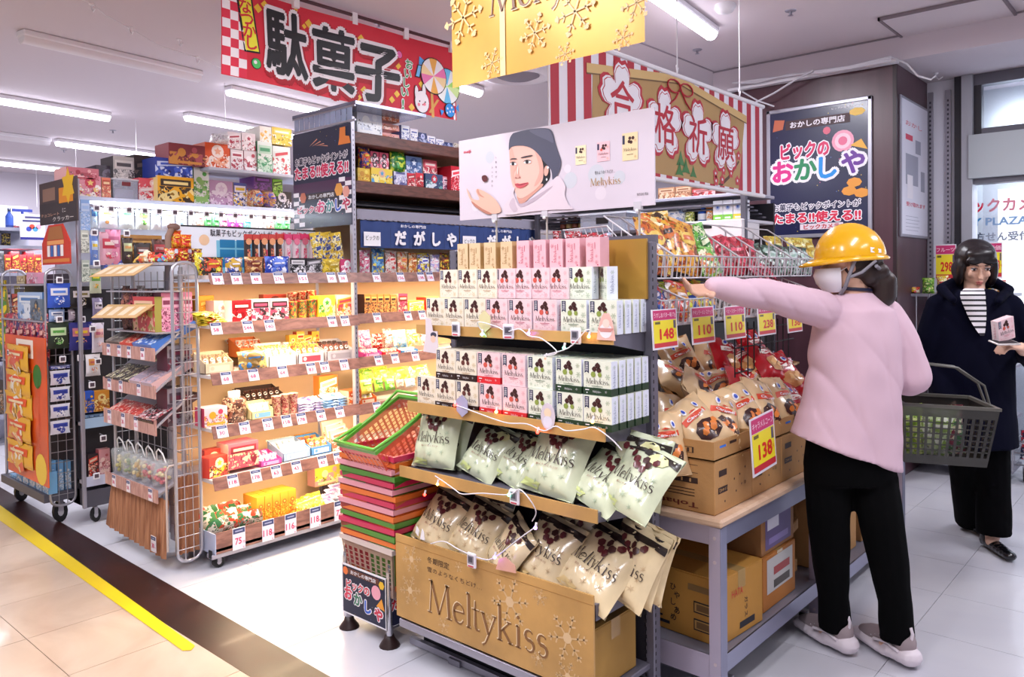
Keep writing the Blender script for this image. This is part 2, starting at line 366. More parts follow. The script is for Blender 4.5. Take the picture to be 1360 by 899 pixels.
# pegboard wall and glazed front on the right
XW = ony(1270, 200, 6.6).x; x0 = -1.6
PEG = mat('#f0f0fa', .5)
m = MB(); m.box(-1.6, 6.6, 0, XW, 6.7, 2.879, PEG); m.box(x0+.0, 6.585, 1.55, XW-.02, 6.6, 1.556, GREY); pw = struct('wall_pegboard', m)
for xx in (-1.575, XW-.05):
    m = MB(); m.box(xx-.018, 6.578, 0, xx+.018, 6.6, 2.8, STEEL)
    for k in range(72): m.box(xx-.006, 6.575, .3+k*.034, xx+.006, 6.5785, .316+k*.034, mat('#4d4a55', .6))
    m.build('slotted_upright', pw)
FR = mat('#6b6a74', .4, .3); DK = mat('#2a2830', .4); LINT = mat('#c5ccd0', .5); PANE = mat('#dfe9f6', .1, emit=.55)
m = MB(); Y = 6.6
m.box(XW, Y-.06, 0, XW+.05, Y+.1, 2.879, DK); m.box(XW+.05, Y-.08, 0, XW+.12, Y+.1, 2.879, mat('#b9bac2', .4))
zt = ony(1300, 178, Y-.1).z; zb = ony(1300, 236, Y-.1).z; zz = ony(1320, 105, Y).z
m.box(XW+.1, Y-.1, zb, 4.9, Y+.1, zt, LINT); m.box(XW+.1, Y-.05, zb-.04, 4.9, Y+.05, zb, FR)
m.box(XW+.12, Y-.04, 2.8, 4.9, Y+.06, 2.879, FR); m.box(XW+.12, Y-.03, zt, XW+.17, Y+.05, 2.85, DK); m.box(XW+.17, Y-.03, zt, 4.9, Y, zt+.05, FR)
wn = struct('window_1', m)
m = MB(); m.box(XW+.17, Y+.01, zt+.05, 4.9, Y+.018, 2.8, mat('#cfd8e8', .06, alpha=.25, coat=.4)); m.build('pane', wn)
m = MB(); m.box(XW+.17, Y+.01, .2, 4.9, Y+.018, zb-.04, mat('#cfd8e8', .06, alpha=.25, coat=.4)); m.build('pane', wn)
# lit sign behind the lower glass
m = MB(); S = mat('#f3f7ff', .4, emit=1.3); m.box(XW+.2, 7.0, .9, 4.0, 7.06, zb-.05, S); sg = m.build('sign_panel', wn)
def wp(px, py, Y): return ony(px, py, Y)
def sign_text(t, px0, px1, py, hpx, m, Y=6.998):
    a = ony(px0, py, Y); b = ony(px1, py, Y); h = ony(px0, py-hpx, Y).z-a.z
    q = MB(); q.M = Matrix.Translation((a.x, Y, a.z)); q.text(t, 0, 0, h, m, d=.002, w=b.x-a.x, align='l', off=.035); return q.build('lettering', sg)
sign_text('ックカメラ', 1293, 1392, 274, 17, mat('#d8213f', .4)); sign_text('Y PLAZA', 1292, 1365, 295, 10, mat('#2f7fb5', .4)); sign_text('方せん受付', 1295, 1368, 315, 11, mat('#4a5060', .4))
# things beyond the glass: lobby ceiling and a lamp
m = MB(); m.box(XW, 7.2, .0, 5, 7.25, 2.95, mat('#aeb4bd', .7)); m.box(XW+.2, 7.1, 2.35, 5, 7.2, 2.39, mat('#8d939c', .6)); struct('wall_lobby', m)
area((ony(1286, 122, 7.0).x+1.0, 6.95, 2.5), (R(60), 0, 0), 1.6, .5, 30, (.85, .92, 1))
# ================================================================ ceiling lamps and fittings
TUBE = mat('#f0f0ff', .4, emit=9); TUBEOFF = mat('#e8e2e6', .4)
DESC = ['glowing tube lamp directly above the striped prayer banner', 'glowing tube lamp entering from left edge above the brown end sign',
        'glowing tube lamp behind lower edge of the red banner', 'glowing tube lamp above white boxes of the tall far shelf', 'small distant glowing tube lamp above stacked dark boxes',
        'most distant small glowing tube lamp at far left', 'short glimpse of glowing tube lamp between the red and gold banners', 'switched off tube lamp nearest in the upper left ceiling', 'switched off small tube lamp at far left edge']
for i, (p, on) in enumerate(LAMPS):
    q = p if i > 8 else p
    c = q - LDIR*.64
    t = thing('ceiling_lamp', DESC[i] if i < 9 else 'glowing tube lamp on ceiling outside the picture, %s of those' % ORD[i-9], 'lamp', (c.x, c.y, 2.99), -DL, 'ceiling tube lamps' if i < 9 else 'tube lamps out of view')
    b = MB(); b.bbox(-.055, -.64, .02, .055, .64, .06, WHITE, .008); b.build('lamp_housing', t)
    b = MB(); n = 7
    V = [(.045*math.cos(PI+PI*k/(n-1))*1.0, y, .02+.045*math.sin(PI+PI*k/(n-1))) for y in (-.63, .63) for k in range(n)]
    b.add(V, [(k, k+1, n+k+1, n+k) for k in range(n-1)], TUBE if on else TUBEOFF, True); b.add(V, [tuple(range(n)), tuple(range(2*n-1, n-1, -1))], TUBE if on else WHITE)
    b.build('lamp_cover', t)
def ceilthing(px, py, name, label, fn, z=ZC):
    p = onz(px, py, z); m = MB(); fn(m); o = m.build(name); o.location = p; tag(o, label, 'ceiling fitting'); return o
def det(m): m.lathe([(.06, 0), (.062, -.02), (.045, -.045), (.02, -.05), (0, -.05)], WHITE, 16); [m.box(.03*math.cos(a)-.004, .03*math.sin(a)-.004, -.046, .03*math.cos(a)+.004, .03*math.sin(a)+.004, -.036, BLACK) for a in [k*PI/4 for k in range(8)]]
ceilthing(963, 6, 'smoke_detector', 'round white smoke detector on ceiling above striped banner', det)
def spk(m): m.lathe([(.19, 0), (.19, -.012), (.15, -.02), (0, -.02)], mat('#c9c4cc', .6), 24); m.lathe([(.14, -.021), (.13, -.024), (0, -.024)], mat('#a9a4ae', .6), 24)
ceilthing(484, 141, 'ceiling_vent', 'round pale ceiling speaker half hidden under red banner', spk)
ceilthing(688, 96, 'ceiling_vent', 'large round ceiling vent just behind the gold banner', lambda m: (m.lathe([(.3, 0), (.3, -.03), (.22, -.05), (.2, -.02), (0, -.02)], WHITE, 24), m.lathe([(.17, -.03), (.12, -.05), (0, -.05)], mat('#8d8892', .6), 20)))
def hook(m): m.tube([(0, 0, 0), (0, 0, -.03), (.02, 0, -.05), (.045, 0, -.035)], .004, WHITE, 5); m.lathe([(.018, 0), (.016, -.008), (0, -.008)], WHITE, 8)
for k, (px, py, d) in enumerate(((122, 5, 'upper left corner'), (173, 36, 'cord junction left of red banner'), (238, 52, 'free spot left of red banner'), (261, 75, 'cord end near the red banner'),
                                 (77, 52, 'unlit lamp'), (1186, 60, 'corner of the ceiling beam'), (1243, 97, 'top of pegboard wall'), (1301, 52, 'access hatch at right'))):
    ceilthing(px, py, 'ceiling_hook', 'small white ceiling hook at the '+d, hook, ZC if py != 97 else 2.88)
def spr(m): m.lathe([(.035, 0), (.03, -.006), (0, -.006)], STEEL, 10); m.cyl((0, 0, 0), (0, 0, -.03), .008, STEEL, 6); m.lathe([(.018, -.03), (0, -.034)], STEEL, 8)
for k, (px, py, d) in enumerate(((926, 66, 'left of detector cord'), (1050, 14, 'right of smoke detector'), (150, 173, 'above the far left lamps'), (85, 199, 'near far left lamp'), (503, 30, 'behind the red banner pole'))):
    ceilthing(px, py, 'sprinkler_head', 'small metal sprinkler head '+d, spr)
def cord(name, label, pts, r=.0025, m=WHITE):
    b = MB(); b.tube(pts, r, m, 5); o = b.build(name); tag(o, label, 'cord'); return o
cord('ceiling_string', 'thin white cord hooked along ceiling at upper left', [onz(x, y, ZC-.03) for x, y in ((100, -4), (122, 5), (140, 20), (173, 38), (210, 60), (261, 76), (293, 90), (330, 102))])
def hang(px, py0, py1, z0, lab):
    a = onz(px, py0, z0); d = (a.x**2+a.y**2)**.5
    # straight down from the ceiling to where it passes out of sight
    dd = (a-CAM).dot(_f); bt = atd(px, py1, dd); cord('hanging_string', lab, [a, (a.x, a.y, bt.z)], .003)
hang(180, 158, 205, ZC, 'thin white cord hanging from ceiling above dark boxes')
hang(298, 110, 165, ZC, 'thin white cord hanging from ceiling left of red banner')
hang(100, 185, 232, ZC, 'thin white cord hanging from ceiling above brown end sign')
hang(48, 225, 275, ZC, 'thin white cord hanging from ceiling at far left')
# ================================================================ hand-drawn serif wordmark (cap height 1)
def ribbon(pts, ws, V, Fs):
    n = len(pts); b = len(V)
    for i, p in enumerate(pts):
        a = pts[max(i-1, 0)]; c = pts[min(i+1, n-1)]; dx, dy = c[0]-a[0], c[1]-a[1]; L = math.hypot(dx, dy) or 1; w = (ws[i] if isinstance(ws, (list, tuple)) else ws)/2
        V.append((p[0]-dy/L*w, p[1]+dx/L*w)); V.append((p[0]+dy/L*w, p[1]-dx/L*w))
    for i in range(n-1): Fs.append((b+2*i, b+2*i+1, b+2*i+3, b+2*i+2))
def arc(cx, cy, rx, ry, a0, a1, n=9): return [(cx+rx*math.cos(R(a0+(a1-a0)*i/(n-1))), cy+ry*math.sin(R(a0+(a1-a0)*i/(n-1)))) for i in range(n)]
def wordmark():
    V, Fs = [], []; TK, TN, SF = .1, .045, .04
    def S(x, y, pts, ws): ribbon([(x+a, y+b) for a, b in pts], ws, V, Fs)
    def serif(x, y, w=.1): S(x, y, [(-w, 0), (w, 0)], SF)
    x = .1    # M
    S(x, 0, [(0, 0), (.1, 1)], TN); serif(x, 0, .1); serif(x+.06, .99, .08); S(x, 0, [(.09, 1), (.42, .03)], TK); S(x, 0, [(.42, .03), (.78, 1)], TN); S(x, 0, [(.78, 1), (.86, 0)], TK); serif(x+.8, .99, .1); serif(x+.87, 0, .12)
    x = 1.17  # e
    S(x, .3, [(0, .03), (.42, .06)], TN); S(x, .3, arc(.22, 0, .22, .3, 10, 325, 14), [TN]+[.05]*3+[TK]*6+[.06, .05, TN, TN])
    x = 1.8   # l
    S(x, 0, [(0, 1.03), (0, 0)], TK); serif(x, 0, .1); S(x, 1.0, [(-.09, -.02), (0, .02)], SF)
    x = 2.02  # t
    S(x, 0, [(.05, .86), (.05, .15)]+arc(.17, .13, .12, .12, 180, 300, 5), [TN]+[TK]*4+[.05, TN]); S(x, .6, [(-.08, 0), (.22, 0)], SF)
    x = 2.35  # y
    S(x, 0, [(.02, .6), (.25, .02)], TK); S(x, 0, [(.52, .6), (.25, 0), (.12, -.26), (0, -.34)], [TN, TN, .045, .06]); serif(x+.02, .6, .08); serif(x+.5, .6, .08)
    x = 3.05  # k
    S(x, 0, [(0, 1.03), (0, 0)], TK); serif(x, 0, .1); S(x, 1, [(-.09, -.02), (0, .02)], SF); S(x, 0, [(.03, .26), (.36, .58)], TN); S(x, 0, [(.12, .34), (.42, 0)], TK); serif(x+.36, .59, .09); serif(x+.42, 0, .1)
    x = 3.75  # i
    S(x, 0, [(0, .6), (0, 0)], TK); serif(x, 0, .1); S(x, .59, [(-.09, -.01), (0, .015)], SF); b = len(V); V.extend((x+.055*math.cos(k*PI/4), .85+.055*math.sin(k*PI/4)) for k in range(8)); Fs.append(tuple(range(b, b+8)))
    for x in (3.98, 4.45):  # s
        S(x, 0, arc(.17, .45, .14, .14, 30, 250, 8)+arc(.18, .16, .15, .16, 75, -150, 9), [TN, .04, .05, .06, .07, TK, TK, TK, TK, TK, TK, .07, .06, .05, .05, .04, TN])
    m = min(v[0] for v in V); M_ = max(v[0] for v in V); c = (m+M_)/2
    return [(v[0]-c, v[1]-.35) for v in V], Fs, M_-m
WV, WF, WW = wordmark()
def melty(mb, x, z, w, m, d=.001, f=None, sk=0):
    k = w/WW; mb.add([(f(x+a*k, z+b*k+sk*a*k, d) if f else (x+a*k, -d, z+b*k+sk*a*k)) for a, b in WV], WF, m)
CHOC = mat('#43201e', .35); CHOC2 = mat('#6a3730', .35); BERRY = mat('#d2594b', .35); MATCHA = mat('#8fa04a', .4); INK = mat('#33221f', .5); RIB = mat('#20264a', .4)
FLV = {'cream': ('#efe3cf', '#a67c45', '#c9b27a', CHOC2), 'pink': ('#f3cfd2', '#c2506b', '#e79aa4', BERRY), 'green': ('#e9ecda', '#4d6b4a', '#8aa37f', MATCHA), 'gold': ('#e3c490', '#a06f33', '#c99d5c', CHOC2)}
SIDEW = mat('#e4e8f4', .45)
def melty_box(flv, w=.105, h=.108, t=.036, band=None, cut=1):
    c, c2, c3, fr = FLV[flv]; m = MB(); B = mat(c, .35, coat=.3)
    m.box(-w/2, 0, 0, w/2, t, h, B, side=SIDEW if flv == 'green' else mat({'cream': '#f0eadf', 'pink': '#f0dfe4', 'gold': '#e3c490'}.get(flv, c), .4))
    I = mat(c2, .5); e = .0006
    m.poly([(-w*.46, h*.62), (-w*.3, h*.62), (-w*.3, h*.97), (-w*.46, h*.97)], RIB, e); m.poly([(-w*.46, h*.62), (-w*.38, h*.67), (-w*.3, h*.62)], B, e*2)
    m.text('冬季限定', -w*.38, h*.82, w*.1, WHITE, e*2, rot=-PI/2, w=h*.26)
    for a, b, r in ((.02, .86, .085), (-.1, .76, .075), (.07, .73, .08)): m.star(a*w, b*h, r*w*1.2, CHOC, e*2, 4, .85, a0=.3*a)
    m.disc(-.14*w, .6*h, .09*w, fr, e*2.2, 8); m.disc(.1*w, .6*h, .075*w, CHOC2 if fr is not MATCHA else MATCHA, e*2.4, 8); m.disc(.1*w, .6*h, .05*w, fr, e*3, 7)
    melty(m, 0, h*.38, w*.8, INK, e*2); m.rect(-w*.2, h*.25, w*.2, h*.265, I, e*2); m.rect(-w*.14, h*.21, w*.14, h*.22, I, e*2)
    L3 = mat(c3, .5)
    for a, b, r in ((.36, .82, .07), (.38, .55, .085), (-.38, .4, .04), (-.36, .14, .05), (.34, .12, .08), (.42, .34, .04), (-.2, .1, .03), (.1, .1, .03)): m.flake(a*w, b*h, r*w*1.1, L3, e*1.5)
    for a, b in ((-.3, .28), (.28, .2), (-.1, .12), (.18, .14), (-.4, .24), (.0, .16)): m.disc(a*w, b*h, .012*w, I, e*1.5, 5)
    # side print
    M0 = m.M
    for sg in (1, -1):
        m.M = M0 @ Matrix.Translation((sg*w/2, t/2, 0)) @ Matrix.Rotation(sg*PI/2, 4, 'Z')
        V2 = [(b, a) for a, b in WV]; k = h*.55/WW
        m.add([(-(b)*k, -.0006, h*.45+a*k) for a, b in WV], [f[::-1] for f in WF], mat('#7d86a8' if flv == 'green' else c2, .5))
        m.flake(0, h*.82, t*.2, mat(c3, .5), .0006)
        m.M = M0
    if band:
        bm_ = mat(band, .4)
        m.box(-w/2-.001, -.002, 0, w/2+.001, t, h*.21, bm_); melty(m, 0, h*.1, w*.3, WHITE, .003); m.flake(w*.33, h*.12, w*.04, WHITE, .003); m.disc(-w*.36, h*.06, w*.02, WHITE, .003, 6); m.rect(-w*.42, h*.13, -w*.28, h*.16, WHITE, .003)
    return m.mesh('chocolate_box')
def tall_box(flv, w=.058, h=.098, t=.05):
    c, c2, c3, fr = FLV[flv]; m = MB(); m.box(-w/2, 0, 0, w/2, t, h, mat({'gold': '#dfc29a'}.get(flv, '#efb9c2'), .35, coat=.3), side=mat('#e0a8b2' if flv == 'pink' else '#cbaa78', .4)); I = mat(c2, .5)
    k = h*.62/WW; m.add([(-b*k-.003, -.0008, h*.47+a*k) for a, b in WV], [f[::-1] for f in WF], I)
    m.flake(-w*.28, h*.75, w*.14, I, .0008); m.flake(w*.25, h*.35, w*.1, I, .0008); m.flake(w*.25, h*.15, w*.12, I, .0008); m.rect(w*.12, h*.6, w*.16, h*.82, I, .0008); m.disc(-w*.3, h*.2, w*.04, I, .0008, 6); m.rect(w*.28, h*.04, w*.38, h*.08, I, .0008)
    return m.mesh('chocolate_box')

# ---------------------------------------------------------------- pillow bags
def pillow_f(w, h, t, seed=0, slump=.12):
    rd = random.Random(seed); ph = [rd.uniform(0, 6.28) for _ in range(6)]
    def th(x, z):
        u = min(1, abs(2*x/w)); v = min(1, abs(2*z/h-1))
        e = (1-u**2.6)**.6*(1-v**3)**.55 if u < 1 and v < 1 else 0
        lo = 1+.35*(.5-z/h)
        wr = 1+.10*math.sin(9*x/w*2+ph[0]+3*z/h)+.09*math.sin(13*z/h+ph[1]+4*x/w)+.06*math.sin(23*x/w+17*z/h+ph[2])
        return t/2*e*lo*wr
    def f(x, z, d=0):
        y = -th(x, z)-d; z0 = z; x2 = x*(1-.06*math.sin(PI*min(1, max(0, z/h)))); 
        y += slump*.25*h*math.sin(z/h*2+ph[3])*0
        crk = .006*math.sin(x/w*14+ph[4])*(1 if (z > h*.9 or z < h*.07) else 0)
        return (x2, y+crk, z0)
    return f, th
def bag_mesh(w, h, t, m, back=None, art=None, seed=0, nx=12, nz=14, name='snack_bag', crimp=None):
    f, th = pillow_f(w, h, t, seed); mb = MB()
    def fb(x, z): p = f(x, z); return (p[0], -p[1]*.8, p[2])
    for side in (0, 1):
        V = []; Fc = []
        for j in range(nz+1):
            for i in range(nx+1):
                x, z = w*(i/nx-.5), h*j/nz; V.append(f(x, z) if side == 0 else fb(x, z))
        for j in range(nz):
            for i in range(nx):
                q = (j*(nx+1)+i, j*(nx+1)+i+1, (j+1)*(nx+1)+i+1, (j+1)*(nx+1)+i); Fc.append(q if side == 0 else q[::-1])
        mb.add(V, Fc, m if side == 0 else (back or m), True)
    if crimp:
        mb.add([f(-w/2, h*.93, .001), f(w/2, h*.93, .001), f(w/2, h, .001), f(-w/2, h, .001)], [(0, 1, 2, 3)], crimp)
    if art: art(mb, f, w, h)
    return mb.mesh(name)
def fpatch(mb, f, pts, m, d=.0015):  # convex polygon refined onto the bag surface
    c = (sum(p[0] for p in pts)/len(pts), sum(p[1] for p in pts)/len(pts)); V = [f(c[0], c[1], d)]; n = len(pts); Fc = []
    K = 3; ring = []
    P = []
    for i in range(n):
        a, b = pts[i], pts[(i+1) % n]
        for s in range(K): P.append((a[0]+(b[0]-a[0])*s/K, a[1]+(b[1]-a[1])*s/K))
    q = len(P)
    for t in (.5, 1): V += [f(c[0]+(p[0]-c[0])*t, c[1]+(p[1]-c[1])*t, d) for p in P]
    for i in range(q): j = (i+1) % q; Fc += [(0, 1+i, 1+j), (1+i, 1+q+i, 1+q+j, 1+j)]
    mb.add(V, Fc, m, True)
def circ(x, z, r, n=7, k=1): return [(x+r*math.cos(2*PI*i/n), z+k*r*math.sin(2*PI*i/n)) for i in range(n)]
def melty_art(kind):
    tone = {'green': ('#2c241f', '#cdd88e', MATCHA), 'cream': ('#2a1c1a', '#d9bd86', CHOC2)}[kind]
    def art(mb, f, w, h):
        for i in range(7):   # dark chocolate band and chunks along the top
            x = w*(-.42+.14*i); fpatch(mb, f, [(x-w*.075, h*.84), (x+w*.075, h*.84+h*.02*((i*7) % 3-1)), (x+w*.075, h*.93), (x-w*.075, h*.93)], mat(tone[0], .3, coat=.4), .002)
        if kind == 'green': fpatch(mb, f, circ(w*.2, h*.83, w*.17, 8, .55), mat('#e4e2a6', .3, coat=.4), .0035)
        for a, b in ((-.2, .78), (-.08, .72), (.05, .76), (-.02, .64), (.14, .7), (.22, .78), (.08, .62)): fpatch(mb, f, circ(a*w, b*h, w*.058, 6), CHOC if (a*100) % 2 else mat('#5c1f24', .3, coat=.5), .0045)
        melty(mb, 0, h*.45, w*.82, INK, .004, f)
        mb.text('雪のようなくちどけ', 0, h*.33, h*.03, mat('#a05a4a', .5), .004, w=w*.4, f=f)
        F3 = mat('#a9b89a' if kind == 'green' else '#c9ac84', .5)
        for a, b, r in ((-.3, .22, .05), (.05, .2, .07), (.3, .25, .06), (-.12, .12, .04), (.2, .1, .05), (-.33, .6, .05), (.35, .55, .05), (.32, .38, .04)):
            for k in range(3):
                an = k*PI/3; fpatch(mb, f, [(a*w-math.cos(an)*r*w-.001, b*h-math.sin(an)*r*w), (a*w+math.sin(an)*.0015, b*h-math.cos(an)*.0015), (a*w+math.cos(an)*r*w, b*h+math.sin(an)*r*w), (a*w-math.sin(an)*.0015, b*h+math.cos(an)*.0015)], F3, .003)
        fpatch(mb, f, [(-w*.4, h*.05), (-w*.1, h*.03), (w*.0, h*.1), (-w*.3, h*.14)], mat(tone[1], .3, coat=.4), .002)
    return art
BG = mat('#d5dcbc', .22, coat=.5, noise=.12, ns=14); BC = mat('#e9d3a9', .22, coat=.5, noise=.1, ns=14)
GB = [bag_mesh(.235, .235, .075, BG, art=melty_art('green'), seed=s) for s in (1, 2, 3)]
CB = [bag_mesh(.235, .235, .08, BC, art=melty_art('cream'), seed=s) for s in (4, 5, 6)]

# ================================================================ the chocolate display rack (front faces -Y)
XL, XR = -2.31, -1.39
rk = thing('display_rack', 'grey steel display rack stocked with chocolate boxes and gold front panel', 'shelf rack', (-1.85, 2.1, 0))
def rp(mb, name, label=None, par=None):
    o = mb.build(name, par or rk, label); 
    if not par: o.matrix_parent_inverse = Matrix.Translation((1.85, -2.1, 0))
    return o
RKG = mat('#6f6c79', .4, .35); SLOT = mat('#1b1a20', .6)
for x in (XL+.0, XR-.0):
    m = MB(); m.bbox(x-.018, 2.245, .0, x+.018, 2.285, 1.56, RKG, .004)
    for k in range(58): m.box(x-.0185, 2.2445, .05+k*.026, x-.012, 2.2452, .062+k*.026, SLOT); m.box(x+.0175, 2.250, .05+k*.026, x+.0186, 2.256, .062+k*.026, SLOT); m.box(x-.0186, 2.250, .05+k*.026, x-.0175, 2.256, .062+k*.026, SLOT)
    rp(m, 'upright_post')
def shelf(y0, z, edge_h, lab):
    m = MB(); m.box(XL+.02, y0, z-.03, XR-.02, 2.24, z-.006, RKG); rp(m, 'shelf_board')
    for x in (XL+.008, XR-.02):
        m = MB(); V = [(x, y0, z-.03), (x, 2.26, z-.07), (x, 2.26, z+.0), (x, y0, z-.002)]
        m.add([p for p in V]+[(p[0]+.012, p[1], p[2]) for p in V], [(0, 1, 2, 3), (7, 6, 5, 4), (0, 4, 5, 1), (2, 6, 7, 3), (3, 7, 4, 0), (1, 5, 6, 2)], RKG); rp(m, 'side_bracket')
    m = MB(); m.box(XL, y0-.006, z-.03, XR, y0, z-.03+edge_h, GOLD); rp(m, 'edge_strip', lab)
shelf(2.05, 1.262, .036, 'gold paper strip along shelf edge'); shelf(2.0, .965, .04, 'gold paper strip along shelf edge'); shelf(1.955, .722, .042, 'gold paper strip along shelf edge')
m = MB(); m.box(XL+.02, 1.95, .40, XR-.02, 2.24, .415, RKG); rp(m, 'shelf_board')
for x in (XL+.008, XR-.02): m = MB(); m.box(x, 1.95, .39, x+.012, 2.26, .44, RKG); rp(m, 'side_bracket')
m = MB(); m.bbox(XL, 1.94, .13, XR, 2.26, .15, RKG, .003); m.bbox(XL, 1.935, .118, XR, 1.95, .15, STEEL, .003); rp(m, 'base_deck')
m = MB(); m.box(XL, 2.06, 0, XR, 2.24, .1, mat('#2b2a30', .5)); m.box(XL-.05, 2.03, .004, XR, 2.05, .028, STEEL); m.box(XL+.18, 2.02, .0, XL+.24, 2.05, .022, GREY); rp(m, 'base_plinth')
m = MB(); m.box(XL+.02, 2.248, .15, XR-.02, 2.256, 1.24, mat('#2a2730', .6)); rp(m, 'back_panel')
m = MB(); m.box(XL+.25, 2.235, 1.37, XR+.005, 2.245, 1.57, mat('#b98d3e', .3, .3, noise=.12, ns=6)); rp(m, 'back_board', 'gold printed board behind the top boxes')
# front panel, with printed snowflakes and wordmark
zt, zb = .478, .165
m = MB(); m.box(XL, 1.925, zb, XR, 1.932, zt, GOLD); m.box(XL, 1.9245, zt-.03, XR, 1.9252, zt-.028, mat('#a87a40', .5))
m.M = Matrix.Translation(((XL+XR)/2, 1.925, 0)); SN = mat('#d8b585', .45); SN2 = mat('#e0c093', .45)
for a, z, r in ((-.37, .40, .055), (-.38, .28, .06), (.12, .37, .085), (.36, .32, .08), (.36, .2, .05), (-.12, .43, .02), (.03, .28, .03), (.25, .42, .03), (-.2, .2, .03), (.24, .22, .03)): m.flake(a, z, r, SN, .0006, .2); m.disc(a, z, r*.22, SN2, .0008, 8)
m.text('冬期限定', -.225, .42, .022, INK, .0012, w=.115); m.text('雪のようなくちどけ…', -.145, .385, .018, mat('#5a4130', .5), .0012, w=.275)
melty(m, .0, .27, .565, mat('#8a6038', .4), .0014); 
m.M = Matrix.Translation(((XL+XR)/2-.003, 1.925, .003)); melty(m, .0, .27, .565, mat('#efd9b4', .4), .001)
rp(m, 'front_panel', 'gold card front panel with brown wordmark')
# chocolate boxes -----------------------------------------------------------
mesh_of = {}
def mbx(flv, band=None, w=.105):
    k = (flv, band, w)
    if k not in mesh_of: mesh_of[k] = melty_box(flv, w=w, band=band)
    return mesh_of[k]
FN = {'cream': 'cream', 'pink': 'pink strawberry', 'green': 'pale green matcha', 'gold': 'cream'}
def boxrow(xs, y, z, flv, row, back=0, bands=None, dy=.04, rots=None, grp='chocolate boxes on the gold rack', hidden=None):
    n = len(xs)
    for i, x in enumerate(xs):
        for k in range(back+1):
            if k and i < n-1 and hidden != 'all': continue
            lab = '%s chocolate box, %s in the %s' % (FN[flv[i]], ordn(i, n), row) if k == 0 else 'white-sided box, %s behind rightmost of the %s' % (ORD[k-1], row)
            inst('chocolate_box', mbx(flv[i], bands[i] if bands else None), lab, 'chocolate box', frame((x, y+k*dy, z), rots[i] if rots else R(((i*37) % 5-2)*.8)), grp)
xa = [ony(p, 430, 2.075).x for p in (580, 604, 632, 661, 692, 725, 763, 802)]
boxrow(xa, 2.07, 1.262, ['cream', 'cream', 'cream', 'pink', 'pink', 'pink', 'green', 'green'], 'row above the top gold strip', 3, dy=.047)
for i, x in enumerate(xa[1:7]):   # second file behind, carrying the upper rows
    inst('chocolate_box', mbx('cream' if i < 3 else 'pink'), 'hidden back chocolate box, %s of those carrying the upper rows' % ORD[i], 'chocolate box', frame((x+.01, 2.16, 1.262)), 'chocolate boxes behind the front row')
xb = [ony(p, 380, 2.13).x for p in (597, 622, 648, 672, 692, 716, 741, 771)]
boxrow(xb, 2.125, 1.371, ['cream', 'cream', 'cream', 'pink', 'pink', 'pink', 'pink', 'green'], 'overlapped row under the slim boxes', 0, rots=[R(-4)]*8)
inst('chocolate_box', mbx('green'), 'pale green matcha chocolate box turned to show its white side above rack', 'chocolate box', frame((ony(800, 380, 2.15).x, 2.15, 1.371), R(-38)), 'chocolate boxes on the gold rack')
inst('chocolate_box', mbx('cream'), 'hidden support chocolate box behind the turned matcha box', 'chocolate box', frame((ony(700, 380, 2.19).x, 2.175, 1.371)), 'chocolate boxes behind the front row')
xc = [ony(p, 345, 2.14).x for p in (617, 633, 653, 675, 697, 719, 741, 763, 790)]; tb = {k: tall_box(k) for k in ('gold', 'pink')}
for i, x in enumerate(xc):
    k = 'gold' if i < 4 else 'pink'; inst('slim_chocolate_box', tb[k], '%s slim upright chocolate box, %s along the top of the rack' % ('beige' if i < 4 else 'pink', ordn(i, 9)), 'chocolate box', frame((x, 2.13, 1.4792), R(-3+(i*17 % 5))), 'slim boxes along the rack top')
BR, RD, GN = '#2c1614', '#d8262f', '#1f3a22'
xd = [ony(p, 490, 2.02).x for p in (593, 620, 650, 683, 718, 756, 794)]
xe = [ony(p, 530, 2.01).x for p in (567, 592, 621, 652, 684, 718, 757, 794)]
boxrow(xe, 2.008, .965, ['cream', 'cream', 'cream', 'pink', 'pink', 'green', 'green', 'green'], 'lower layer on middle shelf', 4, [None, BR, BR, RD, RD, GN, GN, GN], dy=.045, hidden='none')
boxrow(xd, 2.016, 1.074, ['cream', 'cream', 'pink', 'pink', 'green', 'green', 'green'], 'upper layer on middle shelf', 4, [BR, BR, RD, None, None, GN, GN], dy=.045)
k_ = 0
for i, x in enumerate(xd[:-1]):
    for j in range(1, 5):
        for zz in (.965, 1.074):
            inst('chocolate_box', mbx('green' if i > 3 else 'cream'), 'box %s behind the %s box of the %s layer on middle shelf' % (ORD[j-1], ordn(i, 7), 'lower' if zz < 1 else 'upper'), 'chocolate box', frame((x+.003, 2.016+.045*j, zz)), 'chocolate boxes deep in the middle shelf')
# bags ----------------------------------------------------------------------
def put(name, me, lab, cat, px, py, y, z, rz, rx, ry=0, grp=None, s=1):
    x = ony(px, py, y).x
    return inst(name, me, lab, cat, frame((x, y, z), rz, rx, ry) @ Matrix.Scale(s, 4), grp)
G1 = 'green matcha chocolate bags'; LN = R(-26)
rows = [(574, 600, 2.02, -6, 'leftmost pale green chocolate bag, leaning upright on the rack', 0, -20, 0, 1.0), (590, 600, 2.10, 10, 'pale green chocolate bag tucked behind the leftmost one', 1, -15, 8, .95),
        (628, 620, 2.03, 14, 'pale green chocolate bag tilted right, second from left in front', 1, -38, 10, .9), (668, 630, 2.04, 16, 'crumpled pale green chocolate bag in the middle of its shelf', 2, -42, 12, .9),
        (722, 635, 2.0, 2, 'largest pale green chocolate bag, front and centre of its shelf', 0, -32, 6, 1.12), (738, 610, 2.12, 6, 'pale green chocolate bag standing behind the largest one', 1, -12, 4, 1.05),
        (776, 650, 2.0, 20, 'pale green chocolate bag slumped low right of the largest', 2, -48, 14, .95), (822, 655, 2.0, 14, 'rightmost front pale green chocolate bag with shiny crimped top', 0, -38, 14, .98),
        (838, 640, 2.1, 8, 'pale green chocolate bag at the back right near the post', 1, -14, 5, .95)]
